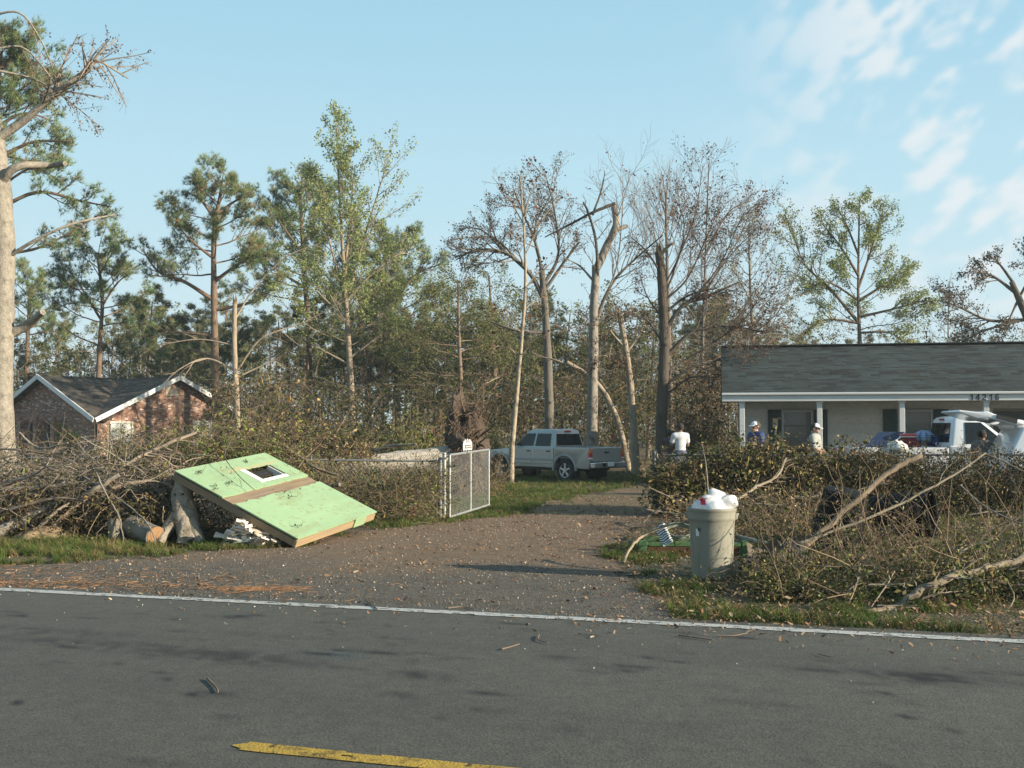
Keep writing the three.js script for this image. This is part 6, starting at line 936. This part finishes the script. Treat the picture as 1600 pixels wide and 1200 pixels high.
// ---------------------------------------------------------------- bin, bag and rubbish by the road
{
  const b = G(1113, 906, 0); b.y = H(b.x, b.z); const bin = thing('refuse_bin', 'tall taupe plastic refuse bin on the grass beside the drive', 'bin', b, -.25);
  const prof = [[.0, 0], [.205, 0], [.222, .02], [.228, .05], [.252, .50], [.258, .575], [.270, .58], [.272, .61], [.268, .66], [.278, .668], [.279, .69], [.272, .70], [.264, .695], [.26, .66], [.245, .5], [.215, .04], [0, .035]].map((q) => new THREE.Vector2(q[0] * .885, q[1] * 1.02));
  const scuff = tex(512, 512, (u, v) => { const a = fbm(u * 10, v * 6, 5), s = fbm(u * 60, v * 8, 3); return .86 + .18 * (a - .5) + .10 * (s - .5) - (fbm(u * 30 + 5, v * 30, 3) > .68 ? .12 : 0); }, true, 1);
  part('shell', new THREE.LatheGeometry(prof, 48), mat(.245, .235, .185, .6, { map: scuff }), bin);
  for (const s of [-1, 1]) { const h = part('handle', joined(rbox(s * .252, .640, 0, .04, .03, .13, .012), rbox(s * .242, .615, .055, .03, .05, .025, .01), rbox(s * .242, .615, -.055, .03, .05, .025, .01)), mat(.22, .21, .165, .55), bin); h.rotation.y = s > 0 ? .5 : -.35; }
  { const g = new THREE.CylinderGeometry(.2245, .221, .07, 6, 1, true, -.10, .17).translate(0, .475, 0).rotateY(-.62); part('sticker', g, mat(.66, .66, .62, .6, { side: THREE.DoubleSide }), bin); const g2 = new THREE.CylinderGeometry(.2262, .2245, .034, 6, 1, true, .0, .15).translate(0, .505, 0).rotateY(-.60); part('dark_sticker', g2, mat(.06, .06, .06, .6, { side: THREE.DoubleSide }), bin); }
  // white bag bulging out of the top: a pleated skin with a torn corner of red print
  const bl = (x, y, z, q) => [V(x, y, z), V(x + .01, y + .005, z), q, q];
  const bag = field([[V(-.11, -.02, 0), V(.11, -.02, 0), .105, .105], bl(0, -.02, .09, .11), bl(0, -.02, -.09, .11), bl(-.06, .055, .04, .09), bl(.05, .10, -.01, .085), bl(.15, .07, .03, .075), bl(.205, .055, .02, .045), bl(.02, .135, .02, .055), bl(-.01, .175, .015, .028), bl(-.14, .0, .03, .06), bl(.11, .11, -.06, .05)], .72, 72, V(0, .03, 0), .035), p = bag.attributes.position, cols = new Float32Array(p.count * 3), nr = bag.attributes.normal.clone();
  for (let i = 0; i < p.count; i++) { const x = p.getX(i), y = p.getY(i), z = p.getZ(i), k = .024 * (Math.pow(1 - Math.abs(2 * fbm(x * 6 + z * 5 + 3, y * 7 - z * 4, 2) - 1), 3) - .4); p.setXYZ(i, x + nr.getX(i) * k, Math.max(-.02, y + nr.getY(i) * k), z + nr.getZ(i) * k); const red = x < -.02 && x > -.13 && y > .045 && y < .13 && z > .0 && fbm(x * 16, y * 18 + 3, 2) > .38; cols.set(red ? [.55, .03, .05] : [.62, .62, .63], i * 3); }
  bag.setAttribute('color', new THREE.BufferAttribute(cols, 3)); bag.computeVertexNormals();
  solo('rubbish_bag', bag, phys(1, 1, 1, .35, { ...VC, transmission: .0, specularIntensity: .6 }), 'knotted white plastic bag with red print bulging from the bin', 'bag', null, V(b.x, b.y + .70, b.z));

  // low green painted frame behind the bin
  const f = thing('timber_frame', 'low green painted timber frame lying behind the bin', 'timber frame', G(1000, 868, 0), -.02), o = f.position, D = 12.45;
  const gm = mat(.05, .135, .042, .7, { map: TX.fine }), at = (px, py, d = D) => P(px, py, d).sub(o);
  const a = at(1000, 866), c = at(1165, 868), len = c.x - a.x;
  part('post', rbox(.03, .085, 0, .10, .19, .09, .008), gm, f); part('post', rbox(len, .085, 0, .07, .19, .09, .008), gm, f);
  part('side_board', rbox(len / 2, .055, .01, len - .12, .11, .04, .006), mat(.22, .12, .06, .85, { map: M.bareWood.map }), f); part('green_rail', rbox(len / 2, .135, 0, len - .1, .045, .08, .006), gm, f); part('back_board', rbox(len / 2, .1, -.5, len - .1, .17, .04, .006), gm, f);
  // coiled hose and a striped cloth thrown on the frame
  { const pts = []; for (let k = 0; k <= 90; k++) { const t = k / 90 * Math.PI * 2 * 4; pts.push(V(Math.cos(t) * (.15 + .004 * k % .03), .02 + k * .0007 + .012 * Math.sin(t * 1.7), Math.sin(t) * .13)); } const q = P(1062, 836, 12.75); solo('garden_hose', new THREE.TubeGeometry(new THREE.CatmullRomCurve3(pts), 220, .011, 6), mat(.16, .19, .14, .6), 'coiled dull green hose on the timber frame', 'hose', null, q).rotation.x = .5; }
  { const g = new THREE.PlaneGeometry(.12, .26, 8, 16), pp = g.attributes.position; for (let i = 0; i < pp.count; i++) pp.setZ(i, .03 * Math.sin(pp.getX(i) * 40) + .03 * fbm(pp.getX(i) * 20, pp.getY(i) * 14, 3)); g.computeVertexNormals(); const t = tex(128, 256, (u, v) => (Math.sin(v * 60 + 4 * fbm(u * 6, v * 6, 2)) > 0 ? .68 : .04)); const m = solo('striped_cloth', g, mat(1, 1, 1, .9, { map: t, side: THREE.DoubleSide }), 'black and white striped cloth draped over the timber frame', 'cloth', null, P(1037, 836, 12.5)); m.rotation.set(-.5, 0, .35); }

  // crumpled brown roofing felt beside the bin
  const felt = (label, px, py, d, w, h, ry, rx, rz, seed, c) => { const g = new THREE.PlaneGeometry(w, h, 22, 16), q = g.attributes.position; for (let i = 0; i < q.count; i++) { const x = q.getX(i), y = q.getY(i); q.setXYZ(i, x + (fbm(y * 5 + seed, 2, 3) - .5) * .12, y + (fbm(x * 5 + seed, 8, 3) - .5) * .12, .36 * (fbm(x * 2.6 + seed, y * 2.6, 3) - .5) + .1 * Math.abs(x / w) * 2); } g.computeVertexNormals(); const m = solo('roofing_felt', g, mat(...c, .95, { side: THREE.DoubleSide, map: TX.fine, bumpMap: TX.fineH, bumpScale: .01 }), label, 'roofing felt', null, P(px, py, d)); m.rotation.set(rx, ry, rz); };
  felt('crumpled brown roofing felt sheet right of the bin', 1206, 888, 10.8, .52, .36, .2, -.85, .12, 3, [.15, .12, .095]);
  felt('dark curled roofing felt touching the bin base', 1162, 902, 10.5, .3, .34, .9, -.6, .5, 9, [.07, .058, .05]);
  felt('folded brown felt piece standing behind the crumpled sheet', 1196, 872, 11.1, .34, .26, -.2, -.3, .4, 15, [.17, .14, .11]);
  felt('pointed dark felt corner at the foot of the leaning limb', 1228, 872, 11.4, .28, .28, .4, -.5, .8, 21, [.09, .085, .08]);

  // two black barrels thrown down by the fence
  const barrel = (label, pos, rot, open) => { const pr = [[0, 0], [.25, 0], [.27, .02], [.275, .1], [.29, .3], [.285, .32], [.297, .34], [.305, .62], [.315, .64], [.32, .72], [.33, .74], [.33, .78], [.315, .785], [.30, .74], [.26, .04], [0, .03]].map((q) => new THREE.Vector2(...q)); const root = thing('black_barrel', label, 'barrel', pos); const buckle = (g) => { const q = g.attributes.position; for (let i = 0; i < q.count; i++) { const x = q.getX(i), y = q.getY(i), z = q.getZ(i), a = Math.atan2(z, x), k = 1 + .34 * (fbm(Math.cos(a) * 1.3 + pos.x, Math.sin(a) * 1.3 + y * 1.6, 3) - .5); q.setXYZ(i, x * k, y, z * k); } g.computeVertexNormals(); return g; }; const dull = tex(256, 256, (u, v) => .6 + .6 * fbm(u * 8, v * 8, 5, 8)); part('shell', buckle(new THREE.LatheGeometry(pr, 40)), phys(.011, .011, .011, .7, { map: dull, specularIntensity: .25 }), root); part('rim', buckle(new THREE.TorusGeometry(.325, .014, 8, 40).rotateX(Math.PI / 2).translate(0, .775, 0)), phys(.016, .016, .016, .7, { specularIntensity: .3 }), root); for (const s of [-1, 1]) part('handle', rbox(s * .345, .68, 0, .05, .04, .14, .014), M.black, root); root.rotation.set(...rot); };
  const b1 = P(1322, 838, 13.6); barrel('black plastic barrel standing upside down by the leaning limb', V(b1.x, H(b1.x, b1.z) + .74, b1.z), [Math.PI + .12, .3, .12], false);
  const b2 = P(1362, 800, 14.2); barrel('black plastic barrel lying open mouthed under the thin limb', V(b2.x, H(b2.x, b2.z) + .36, b2.z), [1.35, 0, -1.0], true);
}
// ---------------------------------------------------------------- brush, vines, weeds, shrubs, the uprooted tree
const tanLeaf = [[.36, .25, .15], [.24, .17, .09], [.44, .34, .22], [.17, .12, .065], [.18, .20, .06], [.14, .17, .05], [.12, .15, .045]];
const mixLeaf = [[.17, .20, .06], [.22, .19, .08], [.12, .16, .045], [.32, .24, .14], [.24, .27, .10]];
const weedLeaf = [[.14, .18, .05], [.19, .19, .065], [.22, .17, .08], [.11, .15, .04]];
const greenLeaf = [[.10, .15, .035], [.14, .19, .05], [.08, .12, .03], [.18, .2, .06]];
const lusty = (r, c) => { const f = .46 * Math.exp((r() - .5) * 2.2); return vary(r, [c[0] * f * 1.04, c[1] * f, c[2] * f * .68], .1); };
// twigs with leaves through a block of space given by picture ranges and distances
function thicket(name, label, category, zones, seed, leafMat = M.dryLeaf) {
  const r = RNG(seed), tw = new MB(), lf = new MB();
  for (const z of zones) for (let i = 0; i < z.n; i++) {
    const u = r(), px = lerp(z.px[0], z.px[1], u), d = lerp(z.d[0], z.d[1], r()), top = z.top ? z.top(px) : z.py[0], py = lerp(top, z.py[1], Math.pow(r(), z.bias || 1)), p = P(px, py, d), g = H(p.x, p.z); const cs = z.clump || (d < 25 ? 2.2 : .7); if (fbm(p.x * cs + p.z * cs * .6 + 31, p.y * cs * 1.6 + p.z * cs * .5 + seed, 3) < (z.gap ?? .46) && r() < .85) continue; if (p.y < g + .02) p.y = g + .02 + r() * .06;
    const len = (z.len || .5) * (.5 + r()), dir = V(r() - .5, (r() - .5) * (z.up ?? .9) + (z.lift || 0), r() - .5).normalize(), pts = [p.clone()], q = p.clone();
    for (let k = 0; k < 4; k++) { dir.add(V((r() - .5) * .6, (r() - .5) * .5 - .06, (r() - .5) * .6)).normalize(); q.addScaledVector(dir, len / 4); if (q.y < g + .015) q.y = g + .015 + r() * .03; pts.push(q.clone()); }
    if (r() < (z.twig ?? 1)) { const w = (z.w || .005) * (.4 + r() * 1.2); tw.tube(pts, radii(5, w, w * .4), 3, vary(r, pick(r, z.bark || [[.20, .135, .085], [.14, .095, .06], [.27, .195, .125], [.09, .065, .045]]), .25), false); }
    const per = Math.round(z.per * (.4 + 1.2 * r())), c0 = pick(r, z.cols);
    for (let k = 0; k < per; k++) { const t = r() * 4, a = Math.min(3, Math.floor(t)), s = z.size * (.45 + 1.3 * r() * r()), w = pts[a].clone().lerp(pts[a + 1], t - a); w.x += (r() - .5) * z.size * 2; w.y += (r() - .5) * z.size * 1.5; w.z += (r() - .5) * z.size * 2; if (w.y < g + .01) continue; lf.leaf(w, s, s * .5, r, lusty(r, r() < .6 ? c0 : pick(r, z.cols)), .25); }
  }
  const o = new THREE.Group(); o.name = numbered(name); stuffTag(o, label, category); scene.add(o);
  if (tw.count) part('twigs', tw.geo(), M.twig, o).userData = { kind: 'stuff' }; if (lf.count) part('leaves', lf.geo(), leafMat, o).userData = { kind: 'stuff' };
  return o;
}
thicket('dead_vines', 'dead leafy vines heaped over the right chain link fence', 'vines', [
  { px: [1028, 1340], py: [695, 800], top: (x) => 716 + 12 * Math.exp(-(((x - 1062) / 30) ** 2)) - 22 * Math.exp(-(((x - 1215) / 60) ** 2)) + 14 * fbm(x * .03, 2, 2) - 6, d: [19.4, 20.7], gap: .40, twig: .6, n: 3600, per: 9, size: .095, len: .45, cols: tanLeaf },
  { px: [1090, 1180], py: [702, 740], d: [20.3, 21.4], n: 320, per: 12, size: .06, len: .4, cols: greenLeaf },
  { px: [1330, 1780], py: [704, 800], top: (x) => 704 + 6 * fbm(x * .05, 4, 2), d: [19.4, 20.4], gap: .40, twig: .6, n: 5800, per: 12, size: .055, len: .45, cols: [[.13, .14, .05], [.17, .13, .06], [.10, .125, .04], [.22, .15, .08]] },
  { px: [1060, 1280], py: [770, 850], bias: .6, d: [14.5, 19], n: 1400, per: 6, size: .06, len: .45, cols: tanLeaf },
], 501);
thicket('brush', 'tangled olive and brown brush between the right fence and the road', 'brush', [
  { px: [1180, 1740], py: [862, 985], bias: .55, top: (x) => 930 - 50 * sstep(1220, 1440, x) - 80 * (fbm(x * .018, 9, 3) - .45), gap: .48, twig: .5, d: [9.25, 11], n: 3100, per: 14, size: .044, len: .3, w: .0035, cols: mixLeaf, lift: .15 },
  { px: [1280, 1640], py: [830, 890], bias: .4, d: [10.5, 13], n: 260, per: 6, size: .045, len: .4, cols: mixLeaf },
  { px: [1250, 1640], py: [800, 850], bias: .35, d: [13, 18.5], n: 520, per: 7, size: .055, len: .4, cols: [...tanLeaf, [.17, .17, .06]] },
  { px: [1200, 1640], py: [850, 960], bias: .7, d: [9.2, 12], n: 300, per: 4, size: .045, len: .8, w: .005, up: 1.4, lift: .3, gap: .3, cols: mixLeaf },
  { px: [1270, 1450], py: [770, 850], bias: .6, d: [12.4, 13.3], n: 260, per: 5, size: .04, len: .5, w: .004, cols: mixLeaf },
  { px: [985, 1080], py: [835, 868], bias: .6, d: [12.6, 14.5], n: 260, per: 6, size: .05, len: .35, w: .004, cols: tanLeaf },
  { px: [1130, 1260], py: [880, 940], bias: .5, d: [9.8, 11], n: 160, per: 4, size: .04, len: .3, w: .003, cols: mixLeaf },
], 502);
thicket('brush_pile', 'great pile of bare twigs and wilted leaves left of the green panel', 'brush', [
  { px: [-140, 290], py: [690, 852], bias: .8, top: (x) => 728 - 14 * fbm(x * .03, 6, 2) - 14 * sstep(150, 280, x), d: [14.3, 17.5], n: 5100, per: 4, size: .05, len: .6, w: .007, twig: 1, bark: [[.24, .195, .15], [.15, .12, .09], [.33, .28, .22], [.10, .08, .06]], cols: [[.24, .18, .09], [.17, .21, .06], [.20, .24, .08], [.18, .13, .07]] },
  { px: [-140, 300], py: [770, 852], d: [14.0, 15.6], n: 1900, per: 8, size: .05, len: .4, cols: [[.14, .17, .05], [.20, .2, .07], [.26, .17, .09], [.17, .11, .065]] },
  { px: [170, 480], py: [616, 735], top: (x) => 676 + 40 * Math.abs(x - 330) / 150 + 36 * (fbm(x * .02, 8, 3) - .5), d: [16.2, 18.6], n: 1500, per: 10, size: .06, len: .55, gap: .49, cols: [[.17, .25, .06], [.25, .32, .09], [.27, .20, .10], [.13, .19, .05]] },
  { px: [230, 440], py: [740, 845], d: [14.6, 16.4], n: 500, per: 6, size: .05, len: .5, cols: mixLeaf },
  { px: [-40, 200], py: [690, 720], d: [16.5, 18.5], n: 200, per: 3, size: .05, len: .7, w: .006, cols: tanLeaf },
], 503);
thicket('dead_leaf_spray', 'spray of dry tan leaves on fallen boughs behind the green panel', 'brush', [
  { px: [370, 580], py: [590, 712], top: (x) => 652 + 46 * Math.abs(x - 460) / 110, d: [20, 24.5], gap: .5, n: 900, per: 8, size: .095, len: .7, w: .008, cols: tanLeaf },
  { px: [340, 480], py: [590, 650], d: [24, 28], gap: .5, n: 170, per: 6, size: .10, len: .8, w: .008, cols: tanLeaf },
  { px: [420, 690], py: [752, 815], d: [16.9, 18.4], gap: .5, n: 1000, per: 10, size: .05, len: .55, cols: [[.15, .21, .05], [.20, .25, .07], [.23, .19, .08], [.11, .16, .04]], lift: .2 },
  { px: [420, 700], py: [736, 815], d: [18.0, 21], n: 1900, per: 9, size: .05, len: .5, cols: [[.18, .23, .06], [.14, .19, .045], [.23, .20, .08], [.17, .16, .06]], lift: .3 },
  { px: [400, 640], py: [755, 830], d: [16.3, 18.3], n: 700, per: 7, size: .045, len: .4, cols: weedLeaf, lift: .3 },
  { px: [690, 790], py: [725, 775], d: [23, 30], n: 500, per: 8, size: .05, len: .45, cols: [[.20, .19, .06], [.28, .19, .09]], lift: .3 },
], 504);
thicket('undergrowth', 'brown green undergrowth filling the wood below the trees', 'undergrowth', [
  { px: [370, 720], py: [672, 712], d: [27, 34], n: 900, per: 12, size: .10, len: .6, cols: greenLeaf },
  { px: [-60, 380], py: [610, 690], d: [64, 80], n: 700, per: 9, size: .2, len: 1.4, w: .015, cols: weedLeaf },
  { px: [330, 760], py: [575, 690], top: (x) => 590 + 40 * (fbm(x * .02, 3, 3) - .5), d: [44, 60], n: 1700, per: 10, size: .15, len: 1.3, w: .012, cols: [[.09, .13, .036], [.12, .14, .042], [.16, .13, .055]] },
  { px: [690, 1130], py: [580, 692], top: (x) => 596 + 60 * (fbm(x * .02, 5, 3) - .5), d: [46, 58], n: 2600, per: 10, size: .15, len: 1.2, w: .012, cols: [[.12, .14, .045], [.17, .14, .06], [.09, .115, .038], [.22, .15, .075]] },
  { px: [1050, 1140], py: [560, 690], d: [38, 46], n: 700, per: 9, size: .12, len: 1, w: .01, cols: [[.18, .12, .07], [.13, .12, .05], [.24, .14, .08]] },
  { px: [900, 1240], py: [470, 620], d: [52, 70], n: 1900, per: 8, size: .16, len: 1.6, w: .014, cols: [[.2, .15, .09], [.16, .15, .06], [.22, .14, .08]], bark: [[.26, .2, .16], [.32, .26, .2]] },
  { px: [560, 960], py: [500, 620], d: [60, 74], n: 2400, per: 10, size: .17, len: 1.6, w: .014, cols: oliveMix },
  { px: [-40, 560], py: [470, 620], top: (x) => 500 + 40 * fbm(x * .01, 7, 2), d: [68, 84], n: 1500, per: 7, size: .2, len: 1.8, w: .015, cols: [...oliveMix, [.22, .14, .08]] },
  { px: [1180, 1660], py: [500, 560], d: [66, 84], n: 900, per: 8, size: .18, len: 1.4, w: .012, cols: [[.17, .18, .06], [.22, .17, .08], [.14, .15, .05]] },
], 505, M.leaf);
// single shrubs
function shrub(label, px, pyTop, d, wpx, cols, seed, o = {}) {
  const b = onGround(px, d), root = thing('shrub', label, 'shrub', b), r = RNG(seed), hgt = P(px, pyTop, d).y - b.y, w = px2m(wpx, d) / 2, st = new MB(), lf = new MB();
  for (let i = 0; i < (o.stems || 26); i++) { const a = r() * 6.28, rr = Math.sqrt(r()) * w, h = hgt * (.55 + .45 * r()) * (1 - .4 * (rr / w) ** 2), pts = curve([V((r() - .5) * .2, 0, (r() - .5) * .2), V(Math.cos(a) * rr * .5, h * .5, Math.sin(a) * rr * .5), V(Math.cos(a) * rr, h, Math.sin(a) * rr)], 6); st.tube(pts, radii(7, .018, .005), 4, [.22, .17, .12], false);
    for (let k = 0; k < (o.per || 70); k++) { const t = (.2 + .8 * r()) * 6, q = Math.min(5, Math.floor(t)), v = pts[q].clone().lerp(pts[q + 1], t - q), sp = .18 + w * .2; v.add(V((r() - .5) * sp, (r() - .5) * sp, (r() - .5) * sp)); if (v.y < .03) continue; const s = (o.size || .08) * (.6 + .8 * r()); lf.leaf(v, s, s * .55, r, vary(r, pick(r, cols), .35)); } }
  part('stems', st.geo(), M.twig, root).userData = { kind: 'stuff' }; part('foliage', lf.geo(), M.leaf, root).userData = { kind: 'stuff' };
}
shrub('rounded dark green shrub against the shaded brick wall', 104, 648, 52, 34, [[.06, .10, .025], [.08, .12, .03], [.05, .08, .02]], 601, { size: .12, per: 90 });
shrub('yellow green bush in front of the uprooted tree', 640, 624, 31, 80, [[.27, .24, .06], [.20, .20, .05], [.16, .17, .045], [.30, .24, .08]], 602, { size: .07, stems: 34, per: 110 });
shrub('dark green bush beside the uprooted root plate', 668, 660, 28, 90, [[.08, .11, .03], [.11, .14, .04], [.14, .13, .045]], 603, { size: .06, stems: 30, per: 110 });
shrub('rust leaved bush left of the root plate', 690, 632, 33, 50, [[.30, .13, .06], [.24, .12, .06], [.2, .15, .06]], 604, { size: .07, per: 70 });
shrub('green bush growing by the left porch post', 1150, 664, 33, 50, [[.07, .10, .03], [.09, .13, .035], [.12, .12, .04]], 605, { size: .07, stems: 30, per: 100 });
shrub('small dark shrub below the right porch window', 1312, 690, 30, 34, [[.06, .09, .03], [.08, .11, .03]], 606, { size: .06 });
shrub('low dark shrub under the left porch window', 1205, 662, 31.5, 40, [[.07, .10, .03], [.10, .12, .04]], 607, { size: .06 });
shrub('sunlit olive bush behind the silver pickup bonnet', 770, 650, 44, 60, [[.19, .18, .06], [.15, .15, .05]], 608, { size: .09, per: 100 });
shrub('brown leaved bush right of the dark snapped trunk', 1092, 604, 39, 80, [[.24, .14, .07], [.18, .12, .065], [.15, .14, .05]], 609, { size: .09, stems: 36, per: 80 });

// the uprooted tree: trunk along the ground behind the fence, root plate on end
{
  const ctr = P(728, 672, 26), base = V(ctr.x, H(ctr.x, ctr.z), ctr.z), root = thing('uprooted_tree', 'uprooted tree with its root plate on end and pale trunk behind the fence', 'tree', base), r = RNG(55), o = base;
  const trunk = new MB(); trunk.tube(curve([P(722, 704, 25.8), P(680, 718, 25.2), P(600, 723, 24.6), P(500, 725, 24), P(430, 727, 23.6), P(330, 728, 23)].map((v) => v.sub(o)), 26), radii(27, .30, .15), 14, [.58, .53, .46], true, .3); part('trunk', trunk.geo(), M.bark, root);
  for (const ps of [[[560, 722, 24.4], [600, 700, 24], [650, 694, 23.6]], [[500, 724, 24], [520, 706, 23.4], [560, 704, 23]], [[450, 726, 23.6], [470, 690, 23.6], [500, 664, 23.4]]]) { const k = new MB(); k.tube(curve(ps.map((q) => P(...q).sub(o)), 10), radii(11, .07, .02), 6, [.45, .38, .3], true, .3); part('limb', k.geo(), M.bark, root); }
  const g = new THREE.SphereGeometry(1, 48, 36), p = g.attributes.position; for (let i = 0; i < p.count; i++) { const x = p.getX(i), y = p.getY(i), z = p.getZ(i), n = .32 + 1.25 * fbm(x * 3.4 + 3 + z, y * 3.4 + z * .6, 5); p.setXYZ(i, x * n * .5, y * n * 1.15, z * n * .9); } g.computeVertexNormals(); g.translate(ctr.x - o.x, 1.2, ctr.z - o.z);
  part('soil_plate', metreUV(g), mat(.10, .07, .05, 1, { map: TX.fine, bumpMap: TX.fineH, bumpScale: .05 }), root);
  const rootsBig = 80; for (let i = 0; i < rootsBig; i++) { const a = r() * 6.28, s = r() - .5, c = V(ctr.x - o.x + s * .3, 1.2, 0), len = .8 + r() * .75, d = V((r() - .35) * .9, Math.sin(a), Math.cos(a)).normalize(), pts = [c.clone()], q = c.clone(); for (let k = 0; k < 6; k++) { d.add(V((r() - .5) * .5, (r() - .5) * .5 - .05, (r() - .5) * .5)).normalize(); q.addScaledVector(d, len / 5); if (q.y < .05) q.y = .05; pts.push(q.clone()); } const k = new MB(), w = .02 + r() * .04; k.tube(pts, radii(7, w, .006), 5, vary(r, pick(r, [[.20, .135, .09], [.13, .09, .065], [.30, .2, .13]]), .2), true, .3); part('root', k.geo(), M.bark, root); }
  const f = new MB(); for (let i = 0; i < 1500; i++) { const a = r() * 6.28, rad = .35 + r() * .65, c = V(ctr.x - o.x + (r() - .5) * .6, 1.2 + Math.sin(a) * rad * 1.2, Math.cos(a) * rad * .95), d = V(r() - .4, Math.sin(a) * .5 - .3, Math.cos(a) * .5 + .2).normalize(), pts = [c.clone()]; for (let k = 0; k < 3; k++) { d.add(V((r() - .5) * .7, -.25 + (r() - .5) * .5, (r() - .5) * .7)).normalize(); c.addScaledVector(d, .07 + r() * .1); pts.push(c.clone()); } f.tube(pts, radii(4, .008, .003), 3, vary(r, pick(r, [[.24, .16, .10], [.16, .11, .075], [.34, .23, .15]]), .3), false); }
  part('fine_roots', f.geo(), M.twig, root).userData = { kind: 'stuff' };
}
scene.fog = new THREE.FogExp2(0xc4d6dc, .0005);
shade(scene); renderer.render(scene, camera);
